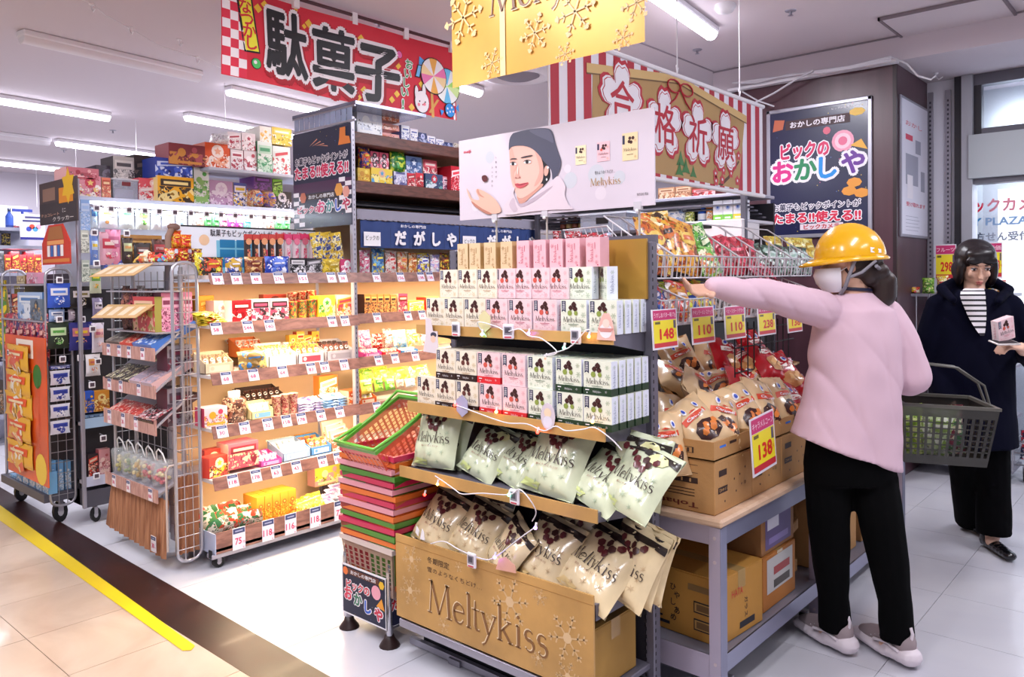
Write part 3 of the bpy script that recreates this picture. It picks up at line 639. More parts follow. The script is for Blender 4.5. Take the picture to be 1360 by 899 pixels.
for px, py, y, ry, lab, mi_, rx, rz, s in rows: put('chocolate_bag', GB[mi_], lab, 'chocolate bag', px, py, y, .727, R(-rz), R(rx), R(ry*.7), G1, s)
rows = [(566, 700, 2.01, 12, 'leftmost cream chocolate bag behind the gold panel', 0, -36, 8, .98), (613, 715, 2.01, 14, 'cream chocolate bag second from left, wordmark half folded', 1, -38, 8, .98), (655, 715, 1.99, 24, 'crumpled narrow cream chocolate bag third from left', 2, -34, 30, .86),
        (706, 725, 2.0, 10, 'cream chocolate bag lit violet by a tiny fairy light', 0, -36, 10, 1.0), (765, 760, 1.985, 14, 'large cream chocolate bag lying at the front right corner', 1, -46, 12, 1.12),
        (640, 680, 2.12, 5, 'cream chocolate bag in back row left of middle', 2, -18, 5, .95), (750, 700, 2.12, 0, 'cream chocolate bag in back row behind the violet lit one', 0, -18, 6, 1.0),
        (818, 740, 2.07, 10, 'first of the cream bags filed upright at right end', 1, -28, 18, 1.0), (832, 735, 2.11, 8, 'second of the cream bags filed upright at right end', 2, -22, 18, .98), (846, 730, 2.15, 6, 'third of the cream bags filed upright at right end', 0, -18, 18, .95)]
for px, py, y, ry, lab, mi_, rx, rz, s in rows: put('chocolate_bag', CB[mi_], lab, 'chocolate bag', px, py, y, .42, R(-rz), R(rx), R(ry*.7), 'cream chocolate bags', s)
# cardboard carton on the base
def carton(name, w, d, h, lab, M, m=CARD, art=None, tape=True, grp=None):
    t = thing(name, lab, 'cardboard box', (0, 0, 0), 0, grp); t.matrix_world = M
    b = MB(); b.bbox(-w/2, 0, 0, w/2, d, h, m, .003); b.build('carton_body', t)
    b = MB(); b.box(-w/2+.001, .001, h, w/2-.001, d/2-.0015, h+.003, m); b.box(-w/2+.001, d/2+.0015, h, w/2-.001, d-.001, h+.003, m); b.build('flap', t)
    if tape: b = MB(); tp = mat('#b5935c', .25, coat=.5); b.box(-w/2-.0006, d/2-.025, h+.003, w/2+.0006, d/2+.025, h+.0036, tp); b.box(w/2, d/2-.025, h-.06, w/2+.0007, d/2+.025, h+.003, tp); b.box(-w/2-.0007, d/2-.025, h-.06, -w/2, d/2+.025, h+.003, tp); b.build('packing_tape', t)
    if art: b = MB(); art(b, w, d, h); b.build('print', t)
    return t
carton('cardboard_carton', .5, .24, .2, 'plain cardboard carton on the base of the gold fronted rack', frame((-1.665, 1.96, .151)), mat('#a9803c', .75, noise=.1, ns=5))
# electronic price tags, fairy lights, card cutouts on the strips
ESLM = MB(); ESLM.bbox(-.016, -.008, -.02, .016, 0, .02, mat('#e9e6ee', .4), .003); ESLM.rect(-.011, -.009, .011, .013, mat('#8c8792', .5), .0083); ESLM.rect(-.008, -.004, .006, .01, mat('#4c4854', .5), .0086); ESLM.rect(-.01, -.017, .01, -.013, mat('#c8475a', .5), .0083)
esl = ESLM.mesh('shelf_tag')
def tagp(px, py, y, lab, rz=0, grp=None): p = ony(px, py, y); inst('electronic_price_tag', esl, lab, 'price tag', frame((p.x, y-.004, p.z), rz) @ Matrix.Scale(1.3, 4), grp)
GT = 'electronic price tags on the gold rack'
tagp(608, 437, 2.04, 'white electronic price tag at left of the top gold strip', 0, GT); tagp(677, 440, 2.04, 'white electronic price tag at middle of top gold strip', R(20), GT); tagp(767, 446, 2.04, 'white electronic price tag at right of top gold strip', 0, GT)
tagp(686, 659, 1.945, 'white electronic price tag clipped under the green bags', 0, GT); tagp(629, 743, 1.915, 'white electronic price tag clipped on top of gold panel', 0, GT)
def cut(name, lab, px, py, y, fn): p = ony(px, py, y); m = MB(); fn(m); o = m.build(name); o.matrix_world = frame((p.x, y, p.z)); tag(o, lab, 'card cutout')
def slab(m, pts, mt, d0=0, t=.002):
    n = len(pts); m.add([(a, -d0, b) for a, b in pts]+[(a, -d0-t, b) for a, b in pts], [tuple(range(n)), tuple(range(2*n-1, n-1, -1))[::-1]]+[(i, (i+1) % n, n+(i+1) % n, n+i) for i in range(n)], mt)
def gnome(m):
    P_ = mat('#e9b9ae', .5); slab(m, [(-.035, -.035), (.035, -.035), (.03, .0), (.022, .03), (.012, .05), (-.008, .05), (-.02, .03), (-.03, 0)], P_); m.disc(0, -.005, .024, mat('#f0e6ea', .5), .0026, 12); m.disc(.002, .018, .014, mat('#f3d4c8', .5), .003, 10); m.poly([(-.03, .003), (.03, .003), (.02, -.009), (-.02, -.009)], mat('#cf8c86', .5), .0032)
def penguin(m): slab(m, [(.03*math.cos(a), .045*math.sin(a)) for a in [k*PI/6 for k in range(12)]], mat('#d8cbd6', .5)); m.disc(0, .012, .016, mat('#efd6b8', .5), .0026, 10); m.disc(0, -.018, .02, mat('#e3ddea', .5), .0028, 10)
def hexa(c): return lambda m: slab(m, [(.032*math.cos(a), .04*math.sin(a)) for a in [k*PI/3+.5 for k in range(6)]], mat(c, .5))
cut('gnome_cutout', 'pink gnome shaped card cutout on the top gold strip', 805, 437, 2.04, gnome)
cut('snowman_cutout', 'pale snowman shaped card cutout on the middle gold strip', 728, 553, 1.99, penguin)
cut('hexagon_cutout', 'pale yellow hexagonal card stuck over the third chocolate box', 644, 427, 2.04, hexa('#d9cf9f'))
cut('hexagon_cutout', 'lavender hexagonal card on the left of the middle strip', 614, 539, 1.985, hexa('#a9a5c4'))
cut('bell_cutout', 'pink rounded card cutout at the top edge of gold panel', 672, 752, 1.915, lambda m: slab(m, [(-.045, -.02), (.045, -.012), (.042, .012), (.0, .032), (-.03, .018)], mat('#dfa993', .5)))
cut('droplet_cutout', 'small white droplet card pair at left of gold panel top', 557, 708, 1.915, lambda m: (slab(m, [(-.02, 0), (-.005, -.012), (.0, .01), (-.012, .025)], WHITE), slab(m, [(.005, -.02), (.03, -.02), (.026, .01), (.016, .02)], WHITE)))
def pam(m): slab(m, [(-.045, -.05), (.04, -.055), (.035, .03), (.01, .03), (.0, .075), (-.03, .08), (-.03, .02)], mat('#dcd0d6', .5)); m.disc(.012, 0, .014, mat('#e8c3ae', .5), .0026, 10); m.disc(.014, .016, .017, mat('#3f3d4e', .5), .0024, 10, .01)
cut('leaflet_card', 'small pale card with a portrait wearing a dark beret', 573, 450, 2.03, pam)
BULB = {c: mat(c, .3, emit=e) for c, e in (('#ff2a20', 14), ('#8a5cff', 22), ('#6affc0', 12), ('#ffb04a', 14))}
def lights(lab, pts, bulbs, y):
    t = thing('fairy_lights', lab, 'string lights', (0, 0, 0)); b = MB(); wm = mat('#e8e4ea', .4); P3 = [ony(px, py, y+dy) for px, py, dy in pts]; Q = [P3[0]]+P3+[P3[-1]]; P3 = [(Q[i]*(1-u)**3+(Q[i]+(Q[i+1]-Q[i-1])/6*1)*3*u*(1-u)**2+(Q[i+1]-(Q[i+2]-Q[i])/6)*3*u*u*(1-u)+Q[i+1]*u**3) for i in range(1, len(Q)-2) for u in (0, .2, .4, .6, .8)]+[P3[-1]]; b.tube(P3, .0022, wm, 5); b.build('wire', t)
    for px, py, dy, c in bulbs:
        p = ony(px, py, y+dy); b = MB(); b.ball(p, .0055, BULB[c], 8, 5); b.cyl(p+Vector((0, .002, .004)), p+Vector((0, .006, .016)), .004, wm, 6); b.build('bulb', t)
lights('white wired fairy lights draped along the top gold strip', [(646, 447, 0), (634, 428, -.02), (658, 433, -.01), (673, 440, -.012), (690, 437, -.01), (703, 446, -.01), (720, 450, -.02), (740, 468, -.02), (722, 472, -.02), (755, 462, -.02), (777, 440, -.015), (783, 438, -.01)], [(640, 444, -.012, '#6affc0'), (702, 443, -.012, '#8a5cff'), (725, 476, -.02, '#ff2a20'), (749, 462, -.02, '#6affc0'), (782, 447, -.012, '#ffb04a')], 2.04)
lights('fairy lights looping over the middle gold strip', [(603, 537, 0), (628, 546, -.005), (655, 556, -.005), (676, 562, -.01), (700, 563, -.01), (722, 572, -.01), (738, 566, -.01), (752, 572, -.01), (775, 570, -.01), (790, 568, -.01), (812, 583, -.01), (826, 598, 0)], [(604, 538, -.005, '#ff2a20'), (659, 547, -.008, '#ffb04a'), (714, 574, -.012, '#ff2a20'), (787, 560, -.012, '#ffb04a')], 1.985)
lights('fairy lights tangled over the lower gold strip', [(578, 632, 0), (590, 640, -.01), (604, 650, -.01), (614, 656, -.01), (640, 655, -.005), (676, 657, -.01), (690, 650, -.01), (704, 664, -.01), (712, 680, .01), (707, 692, .03)], [(581, 643, -.01, '#ffb04a'), (564, 657, .02, '#ff2a20'), (676, 657, -.012, '#6affc0')], 1.94)
lights('fairy lights lying on the cream bags', [(572, 722, 0), (590, 719, -.005), (610, 730, -.005), (640, 742, -.005), (657, 740, 0), (690, 715, 0), (711, 700, 0)], [(657, 740, -.02, '#8a5cff'), (711, 701, -.05, '#8a5cff')], 1.915)
# ================================================================ packaged goods
PIC = {}
def product(kind, w, h, d, cols, sd):
    k = (kind, round(w, 3), round(h, 3), round(d, 3), cols, sd % 3)
    if k in PIC: return PIC[k]
    rd = random.Random(sd % 3+len(cols)*7+int(w*1000)); c = cols; e = .0008
    P = pmat(tuple(c), 5.5/max(w, .03)) if len(c) > 1 else mat(c[0], .4, coat=.2)
    B = mat(c[0], .4, coat=.25); A = mat(c[1] if len(c) > 1 else '#f2ece8', .4, coat=.2); Z = mat(c[2] if len(c) > 2 else '#fbf6f0', .4)
    m = MB()
    if kind == 'box':
        m.box(-w/2, 0, 0, w/2, d, h, B, side=A if sd % 2 else B)
        m.rect(-w*.5, h*.02, w*.5, h*.6, P, e)
        s = sd % 4
        if s == 0: m.disc(0, h*.68, min(w, h)*.26, Z, e*2, 12); m.star(0, h*.68, min(w, h)*.17, A, e*3)
        elif s == 1: m.rect(-w*.42, h*.62, w*.42, h*.88, Z, e*2); m.rect(-w*.34, h*.69, w*.34, h*.8, A, e*3)
        elif s == 2: m.poly([(-w*.45, h*.55), (w*.45, h*.7), (w*.45, h*.92), (-w*.45, h*.8)], Z, e*2); m.poly([(-w*.36, h*.63), (w*.36, h*.74), (w*.36, h*.84), (-w*.36, h*.74)], A, e*3)
        else: m.disc(-w*.15, h*.6, min(w, h)*.2, Z, e*2, 10); m.disc(w*.2, h*.75, min(w, h)*.14, A, e*2, 10); m.rect(-w*.4, h*.08, w*.4, h*.2, Z, e*2)
    elif kind == 'bag':
        def art(mb, f, w, h):
            fpatch(mb, f, circ(0, h*.62, w*.3, 9, .6), Z, .003); fpatch(mb, f, [(-w*.22, h*.57), (w*.22, h*.6), (w*.22, h*.68), (-w*.22, h*.66)], A, .0045)
            for k in range(3): fpatch(mb, f, circ(w*(-.22+.22*k), h*(.27+.06*((k+sd) % 2)), w*.1, 6), [A, Z, B][(k+sd) % 3], .0045)
        me = bag_mesh(w, h, d, P, back=B, art=art, seed=sd % 3, nx=7, nz=8, name='snack_bag', crimp=B); PIC[k] = me; return me
    elif kind == 'pouch':
        m.poly  # flat hanging packet
        V = []; n = 5
        f, th = pillow_f(w, h, d, sd); me = bag_mesh(w, h, d, B, art=lambda mb, f, w, h: (fpatch(mb, f, [(-w*.38, h*.5), (w*.38, h*.5), (w*.38, h*.8), (-w*.38, h*.8)], Z, .003), fpatch(mb, f, circ(0, h*.3, w*.25, 8, .8), P, .003), fpatch(mb, f, [(-w*.28, h*.6), (w*.28, h*.6), (w*.28, h*.7), (-w*.28, h*.7)], A, .0045)), seed=sd % 3, nx=6, nz=7, name='snack_bag'); PIC[k] = me; return me
    elif kind == 'stick':
        m.cyl((0, d/2, 0), (0, d/2, h), min(w, d)/2, B, 8); m.box(-w*.5, 0, h*.86, w*.5, d*.3, h, A); m.disc(0, h*.82, w*.42, Z, .003, 8); m.rect(-w*.2, h*.15, w*.2, h*.65, P, .002)
    elif kind == 'jar':
        r = w/2; m.lathe([(0, 0), (r, 0), (r, h*.72), (r*.8, h*.8)], P, 14, (0, r, 0)); m.lathe([(r*.5, h*.78), (r*.5, h), (0, h)], WHITE, 12, (0, r, 0)); m.lathe([(r*.8, h*.8), (r*.5, h*.8)], B, 14, (0, r, 0))
    elif kind == 'cup':
        r = w/2; m.lathe([(0, 0), (r*.75, 0), (r, h*.95), (r*1.05, h*.95), (r*1.05, h)], P, 14, (0, r, 0)); m.lathe([(r*1.04, h), (r*.6, h+.002)], A, 14, (0, r, 0), False); m.lathe([(r*.6, h+.002), (0, h+.002)], Z, 14, (0, r, 0), False)
    elif kind == 'bottle':
        r = w/2; m.lathe([(0, 0), (r, 0), (r, h*.6), (r*.4, h*.78), (r*.4, h*.86)], B, 12, (0, r, 0)); m.lathe([(r*.45, h*.84), (r*.45, h), (0, h)], A, 10, (0, r, 0)); m.lathe([(r*1.01, h*.15), (r*1.01, h*.5)], Z, 12, (0, r, 0))
    me = m.mesh({'box': 'snack_box', 'stick': 'snack_tube', 'jar': 'candy_jar', 'cup': 'snack_cup', 'bottle': 'bottle'}[kind]); PIC[k] = me; return me
KN = {'box': ('snack_box', 'snack box'), 'bag': ('snack_bag', 'snack bag'), 'pouch': ('snack_pouch', 'snack bag'), 'stick': ('snack_tube', 'snack tube'), 'jar': ('candy_jar', 'jar'), 'cup': ('snack_cup', 'snack cup'), 'bottle': ('bottle', 'bottle'), 'tray': ('candy_tray', 'candy tray')}
PS = {'X': onx, 'Y': ony}
NI = [0]
def item(kind, ax, pl, z, px0, px1, pyt, cols, lab, dep=.06, rx=0, rz=0, ry=0, grp=None, name=None, cat=None, sd=None):
    """goods standing at height z on the plane x=pl (or y=pl), from pixel column px0 to px1, top at row pyt"""
    NI[0] += 1; sd = NI[0] if sd is None else sd; fn = PS[ax]
    a, b = fn(px0, pyt, pl), fn(px1, pyt, pl)
    if ax == 'X': w = abs(b.y-a.y); c = Vector((pl, (a.y+b.y)/2, z)); r = RZ
    else: w = abs(b.x-a.x); c = Vector(((a.x+b.x)/2, pl, z)); r = 0
    h = max(.015, (a.z+b.z)/2-z); M = frame(c, r+R(rz), R(rx), R(ry)); n, ct = KN[kind]
    if kind == 'tray': return tray(w, h, dep, cols, lab, M, grp, sd)
    q = lambda v: max(.01, round(v/.004)*.004)
    return inst(name or n, product(kind, q(w), q(h), dep, tuple(cols), sd), lab, cat or ct, M, grp)
def tray(w, h, d, cols, lab, M, grp, sd):
    t = thing('candy_tray', lab, 'candy tray', grp=grp) if False else thing('candy_tray', lab, 'candy tray', (0, 0, 0), 0, grp); t.matrix_world = M
    B = mat(cols[0], .45, coat=.15); A = mat(cols[1] if len(cols) > 1 else '#f4eef0', .45); th = .003; b = MB(); fh = h*.5
    b.box(-w/2, 0, 0, w/2, d, .004, B); b.box(-w/2, 0, 0, w/2, th, fh, B); b.box(-w/2, d-th, 0, w/2, d, h, B)
    for s in (-1, 1):
        x = s*(w/2-th/2); V = [(x-th/2, 0, 0), (x-th/2, d, 0), (x-th/2, d, h), (x-th/2, 0, fh)]; V += [(x+th/2, p[1], p[2]) for p in V]
        b.add(V, [(0, 1, 2, 3), (7, 6, 5, 4), (3, 2, 6, 7), (0, 3, 7, 4), (1, 5, 6, 2)], B)
    b.rect(-w*.36, fh*.2, w*.36, fh*.75, A, .0008); b.disc(-w*.25, fh*.5, fh*.2, B, .0016, 8); b.build('tray_body', t)
    cc = cols[2:] or ['#f0c840', '#d8323c']; n = max(2, int(w/.035)); rows = max(1, int(d/.05)); pw = w*.94/n
    me = product('bag', .032, .05, .012, tuple(cc[:3]) if len(cc) > 1 else (cc[0], '#ffffff'), sd)
    for j in range(rows):
        for i in range(n):
            piece('packet', me, t, (-w*.47+pw*(i+.5), d*(j+.5)/rows, h*.12+.012*j), (R(-35-8*((i*3+j) % 3)), 0, R(((i*5+j*3) % 5-2)*9))).scale = (pw/.034, 1, max(.6, h*.9/.05))
    return t
# price cards
TAGC = {}
def tagmesh(txt, w=.058, h=.062, big=False):
    k = (txt, w, h)
    if k not in TAGC:
        m = MB(); m.box(-w/2, 0, 0, w/2, .002, h, mat('#f6f1f8', .3, coat=.3)); m.rect(-w*.46, h*.74, w*.46, h*.97, mat('#3c4674', .4), .0006); m.rect(-w*.3, h*.82, w*.3, h*.88, mat('#aab0d0', .4), .001); m.rect(w*.3, h*.02, w*.42, h*.1, mat('#f0b8c8', .4), .0006)
        m.text(txt, -w*.06, h*.4, h*.3, mat('#d8306a', .4), .001, off=.02, w=w*(.22*len(txt)+.05)); m.text('円', w*.38, h*.3, h*.12, mat('#d8306a', .4), .001)
        TAGC[k] = m.mesh('price_tag')
    return TAGC[k]
def mesh_shelf(par, y0, y1, xf, xb, zb, eh, tags, wood=WOODS, tagh=.062):
    """one gondola shelf facing +X: board, wood print edge strip, price tags"""
    m = MB(); m.box(xb, y0, zb+eh*.5, xf-.027, y1, zb+eh*.5+.018, mat('#d9cdca', .45)); s = m.build('shelf_board', par)
    m = MB(); V = [(xf, y0, zb), (xf, y1, zb), (xf-.022, y1, zb+eh), (xf-.022, y0, zb+eh)]; V += [(p[0]-.004, p[1], p[2]) for p in V]
    m.add(V, [(0, 1, 2, 3), (7, 6, 5, 4), (3, 2, 6, 7), (0, 4, 5, 1), (0, 3, 7, 4), (1, 5, 6, 2)], wood); m.build('edge_strip', s, 'pinkish wood print edge strip')
    for y, t in tags:
        o = piece('price_tag', tagmesh(t, .058, tagh), s, (xf-.001, y, zb+.001), (0, 0, 0)); o.matrix_local = Matrix.Translation((xf+.002, y, zb+eh*.03)) @ Matrix.Rotation(RZ, 4, 'Z') @ Matrix.Rotation(-math.atan(.022/eh), 4, 'X')
    return s
# ================================================================ sweets gondola (front faces +X)
XF = -3.70; GY0, GY1 = 1.93, 2.84; LEDC = (1, .78, .48)
gd = thing('sweets_gondola', 'wheeled sweets gondola with peach back panel and wood print price strips', 'shelf rack', (0, 0, 0))
PEACH = mat('#ecc79c', .6)
m = MB(); m.box(-4.14, GY0+.01, .1, -4.12, GY1-.01, 1.44, PEACH); m.build('back_panel', gd)
for y in (GY0-.0, GY1+.0):
    m = MB(); m.bbox(-4.17, y-.015, .06, -4.12, y+.015, 1.6 if y == GY0 else 1.6, STEEL, .004); m.build('upright_post', gd)
m = MB(); m.bbox(-3.775, GY1-.005, .09, -3.745, GY1+.022, 2.4, mat('#b4b1bd', .35, .4), .003)
for k in range(60): m.box(-3.7449, GY1+.006, .6+k*.029, -3.7444, GY1+.010, .612+k*.029, SLOT)
m.build('front_pole', gd, 'tall grey slotted pole at right end')
SH = [(1.427, .058, [(292, '38'), (317, '58'), (343, '48'), (373, '276'), (405, '151'), (443, '30'), (458, '38')]), (1.177, .06, [(289, '58'), (331, '544'), (360, '140'), (443, '48'), (460, '25')]),
      (.925, .06, [(301, '68'), (337, '68'), (376, '64'), (414, '83'), (432, '83'), (458, '32')]), (.657, .06, [(294, '30'), (324, '70'), (355, '32'), (380, '118'), (400, '178'), (426, '40'), (451, '40')]),
      (.397, .06, [(307, '118'), (338, '178'), (365, '63'), (392, '43'), (427, '43'), (448, '100')])]
for zb, eh, tg in SH:

    mesh_shelf(gd, GY0, GY1, XF, -4.12, zb, eh, [(onx(px, 450, XF).y, t) for px, t in tg])
m = MB(); m.box(-4.12, GY0, .09, XF, GY1, .105, STEEL); m.box(XF-.004, GY0, .079, XF, GY1, .185, WOODS); m.box(-4.12, GY0-.004, .075, XF, GY0, .18, mat('#b9c0d8', .5)); db = m.build('base_deck', gd)
for px, t in ((317, '75'), (356, '118'), (386, '116'), (419, '118'), (451, '73')):
    o = piece('price_tag', tagmesh(t, .07, .112), db); o.matrix_local = Matrix.Translation((XF+.003, onx(px, 710, XF).y, .075)) @ Matrix.Rotation(RZ, 4, 'Z')
m = MB(); m.bbox(XF-.06, GY0-.02, .055, XF-.005, GY1, .079, STEEL, .003); m.bbox(XF-.04, GY0-.022, .06, XF-.01, GY0-.015, .1, BLACK, .002); m.build('base_rail', gd)
CASTM = MB(); CASTM.cyl((-.012, 0, .028), (.012, 0, .028), .028, BLACK, 14); CASTM.cyl((.0121, 0, .028), (.0135, 0, .028), .012, mat('#b9b6be', .4), 10); CASTM.box(-.016, -.01, .03, .016, .01, .058, STEEL)
cst = CASTM.mesh('caster')
for x, y in ((XF-.04, GY0+.03), (XF-.04, GY1-.03), (-4.08, GY0+.03), (-4.08, GY1-.03)): piece('caster', cst, gd, (x, y, 0))
def led(y0, y1, x, z, pw, par, col=LEDC, hx=.03):
    b = MB(); b.box(x-.012, y0+.03, z-.006, x+.012, y1-.03, z, mat('#fff2dc', .4, emit=6)); b.build('led_strip', par)
    area((x, (y0+y1)/2, z-.01), (0, 0, 0), .03, (y1-y0)*.9, pw, col)
for zb, pw in ((1.427, 3.5), (1.177, 3.2), (.925, 3.2), (.657, 3.0), (.397, 3.6)): led(GY0, GY1, XF-.045, zb+.02, pw, gd)
# bottle-neck sign board at the back of the top shelf
m = MB(); sy0, sy1 = onx(240, 310, -4.1).y, GY1-.02; z0, z1 = 1.47, onx(300, 301, -4.1).z
m.M = Matrix.Translation((-4.1, 0, 0)) @ Matrix.Rotation(RZ, 4, 'Z'); m.box(sy0, 0, z0, sy1, .006, z1, mat('#eef1f8', .4)); m.rect(sy0, z1-.008, sy1, z1, BLACK, .001)
for a in range(2):
    for b_ in range(3): m.rect(sy0+.22+a*.1, z0+.05+b_*.055, sy0+.31+a*.1, z0+.095+b_*.055, mat('#2a7fb0', .4), .001)
m.rect(sy0+.20, z0, sy0+.43, z0+.2, mat('#7fc4de', .4), .0005); m.disc(sy0+.52, z0+.12, .035, mat('#e8476a', .4), .001); m.disc(sy0+.13, z0+.2, .03, mat('#f0c8a0', .4), .0012)
m.text('駄菓子もビックポイントがたまる!!使える!!', (sy0+sy1)/2+.08, z1-.036, .036, mat('#f4f1f8', .4), .001, off=.05, w=(sy1-sy0)*.8); m.text('駄菓子もビックポイントが', sy0+.165, z1-.036, .036, mat('#25202c', .4), .003, w=(sy1-sy0)*.45, align='l', off=.012)
m.text('たまる!!使える!!', sy0+.165+(sy1-sy0)*.47, z1-.036, .036, mat('#e0305a', .4), .003, w=(sy1-sy0)*.34, align='l', off=.015)
o = m.build('back_sign', gd, 'pale sign board with pink lettering at the back of top shelf')
I = item; X1 = -3.78
Z1, Z2, Z3, Z4, Z5, Z6 = 1.475, 1.226, .974, .706, .446, .106
G = 'goods on the top gondola shelf'
for a in (('bag', 264, 296, 341, ('#2a2a20', '#e8d23a', '#c84a2a'), 'black and yellow snack bag at the left end of top gondola shelf'), ('bag', 298, 322, 342, ('#3a4fa0', '#e8e4ee', '#c9a23a'), 'blue snack bag second on the top gondola shelf'),
          ('bag', 324, 349, 341, ('#b0703a', '#e8c080', '#7a3020'), 'orange brown snack bag third on the top gondola shelf'), ('bag', 351, 383, 340, ('#1f3fae', '#f0f0ff', '#5a7ad8'), 'bright blue snack bag with white blobs on top gondola shelf'),
          ('box', 385, 406, 343, ('#1c1a20', '#a8a4a8', '#e8e4e8'), 'black snack box with grey print on the top gondola shelf'), ('box', 407, 427, 343, ('#2a262c', '#d8d4da', '#8a868c'), 'black and silver box beside the grey print box'),
          ('bag', 428, 451, 344, ('#e8c832', '#f4e69a', '#b89a20'), 'small yellow packet below the long yellow bags'), ('box', 452, 470, 344, ('#c8326a', '#f4c8d8', '#ffffff'), 'small magenta starry box at right end of top gondola shelf')):
    I(a[0], 'X', X1, Z1, a[1], a[2], a[3], a[4], a[5], .05, grp=G)
I('bag', 'X', -3.86, Z1, 258, 268, 336, ('#e8d832', '#f4ee80', '#c8a820'), 'narrow yellow bag seen edge on behind the wire rack', .04, grp=G)
for i in range(5): I('stick', 'X', -3.93, Z1, 325+i*10.5, 335+i*10.5, 311, ('#3a2a28', '#c83a30', '#e8a070'), 'dark snack tube with red cap, %s of the dark tubes' % ordn(i, 5), .035, grp='dark snack tubes', sd=0)
for i in range(4): I('stick', 'X', -3.92, Z1, 378+i*11, 388+i*11, 311, ('#f0d8dc', '#d8326a', '#e87a96'), 'pink and white snack tube, %s of the pink tubes' % ordn(i, 4), .035, grp='pink snack tubes', sd=1)
for i in range(3): I('bag', 'X', -3.88, Z1, 419+i*13, 434+i*13, 308, ('#e8c42a', '#3a4a90', '#f8f0c0'), 'long yellow snack bag, %s of the long bags' % ['leftmost', 'middle', 'rightmost'][i], .02, ry=-10, grp='long yellow bags', sd=2)
G = 'goods on the second gondola shelf'
I('box', 'X', -3.95, Z2, 264, 284, 392, ('#e8a02a', '#f4c860', '#d88a20'), 'orange packets in an open carton at left of second gondola shelf', .1, grp=G)
for i in range(5): I('pouch', 'X', -3.74-.0*i, Z2+.012*i, 264-i*1, 304-i*3, 423-i*4.6, ('#e8d040', '#d85a30', '#f8f0a0'), 'flat yellow packet, %s from the bottom of its low pile' % ORD[i], .02, rx=-78, rz=(-12+i*5), grp='flat yellow packets')
I('box', 'X', -3.86, Z2, 284, 307, 399, ('#f2c4b4', '#e89080', '#f8e4dc'), 'pale pink candy box left of the bright red box', .1, grp=G); I('box', 'X', X1, Z2, 308, 333, 399, ('#c81e28', '#f4e8e0', '#8a1018'), 'bright red candy box on the second gondola shelf', .08, grp=G)
for i in range(2): I('box', 'X', X1, Z2, 334+i*25, 358+i*25, 397-i, ('#f6e4e8', '#d84a6a', '#3a2a2e'), 'white and pink candy box, %s of the pair right of red box' % ['left', 'right'][i], .08, grp=G, sd=5+i*4)
for i in range(3): I('cup', 'X', X1, Z2, 386+i*13, 398+i*13, 400-i, ('#e8c83a', '#d83a3a', '#3a8a4a'), 'small yellow and red snack cup, %s of three' % ['left', 'middle', 'right'][i], .05, grp='snack cups', sd=1)
for i in range(3): I('cup', 'X', -3.86, Z2+.05, 386+i*12, 397+i*12, 388-i, ('#d83a30', '#f4d8a0', '#f8f0e0'), 'red snack cup in the rear upper row, %s of three' % ['left', 'middle', 'right'][i], .05, grp='rear snack cups', sd=2)
I('box', 'X', X1, Z2, 423, 445, 392, ('#e8c43a', '#4a9a3a', '#f4f0b0'), 'yellow and green candy box on the second gondola shelf', .1, grp=G, sd=8); I('box', 'X', X1, Z2, 447, 469, 392, ('#f0d8c0', '#d8404a', '#e8a030'), 'white and red printed box at right of second gondola shelf', .1, grp=G, sd=10)
I('box', 'X', -3.95, Z2, 350, 380, 391, ('#a83a2a', '#e8c8a0', '#5a1a18'), 'long red brown candy box behind the white ones', .05, grp=G); I('box', 'X', -3.95, Z2, 395, 420, 386, ('#d8383a', '#f0d8b0', '#e8a83a'), 'red and cream box standing behind the snack cups', .05, grp=G)
G = 'goods on the third gondola shelf'
I('tray', 'X', X1, Z3, 272, 310, 468, ('#e0c8a8', '#e8d8c0', '#b89878', '#8a6a4a'), 'almost empty beige tray at left of the third gondola shelf', .12, grp=G); I('bag', 'X', -3.75, Z3, 316, 355, 466, ('#e0c070', '#3a7ab8', '#8a6a30', '#c89a40'), 'yellow and blue biscuit bag with round biscuit picture', .05, rx=-8, grp=G, sd=0)
I('tray', 'X', -3.93, Z3+.05, 318, 352, 449, ('#e0702a', '#f4e8d8', '#d8d0c8', '#e86a3a'), 'orange tray with white label on the third gondola shelf', .12, grp=G); I('tray', 'X', X1, Z3, 357, 393, 457, ('#f0ece8', '#e8e4e8', '#e8a84a', '#f0e0c0'), 'white tray with orange packets on the third gondola shelf', .16, grp=G)
I('tray', 'X', X1, Z3, 396, 430, 455, ('#e8e0e0', '#c84a5a', '#f0c040', '#e8483a'), 'white tray of yellow and red cheese cubes', .16, grp=G); I('tray', 'X', X1, Z3, 434, 470, 452, ('#c8c0c8', '#a8a0a8', '#3a2420', '#7a3a2a'), 'grey tray of dark chocolate bars at right of third shelf', .16, grp=G)
for i in range(4): I('box', 'X', -3.93, Z3+.06, 384+i*10, 394+i*10, 445-(i % 2)*5, ('#e8b03a', '#c8402a', '#f4e0a0'), 'tiny yellow box, %s of those behind the cheese tray' % ordn(i, 4), .04, grp='tiny yellow boxes', sd=i)
G = 'goods on the fourth gondola shelf'
I('box', 'X', X1, Z4, 271, 302, 541, ('#f2ccd2', '#c84060', '#e8a030'), 'pink box of round sweets at left of the fourth shelf', .1, grp=G, sd=3); I('jar', 'X', X1, Z4, 304, 333, 520, ('#4a281e', '#8a5a40', '#6a3a2a', '#d8b898'), 'tub of dark chocolates with white lid', .06, grp=G)
I('tray', 'X', -3.90, Z4+.04, 329, 379, 515, ('#3a221c', '#c8a080', '#5a3024', '#2c1814'), 'dark tray heaped with round chocolates on fourth shelf', .14, grp=G); I('tray', 'X', X1, Z4, 334, 363, 534, ('#e8d8a0', '#7ab0d8', '#f0e4b0', '#8ab8d8'), 'cream and blue tray beside the chocolate tub', .1, grp=G)
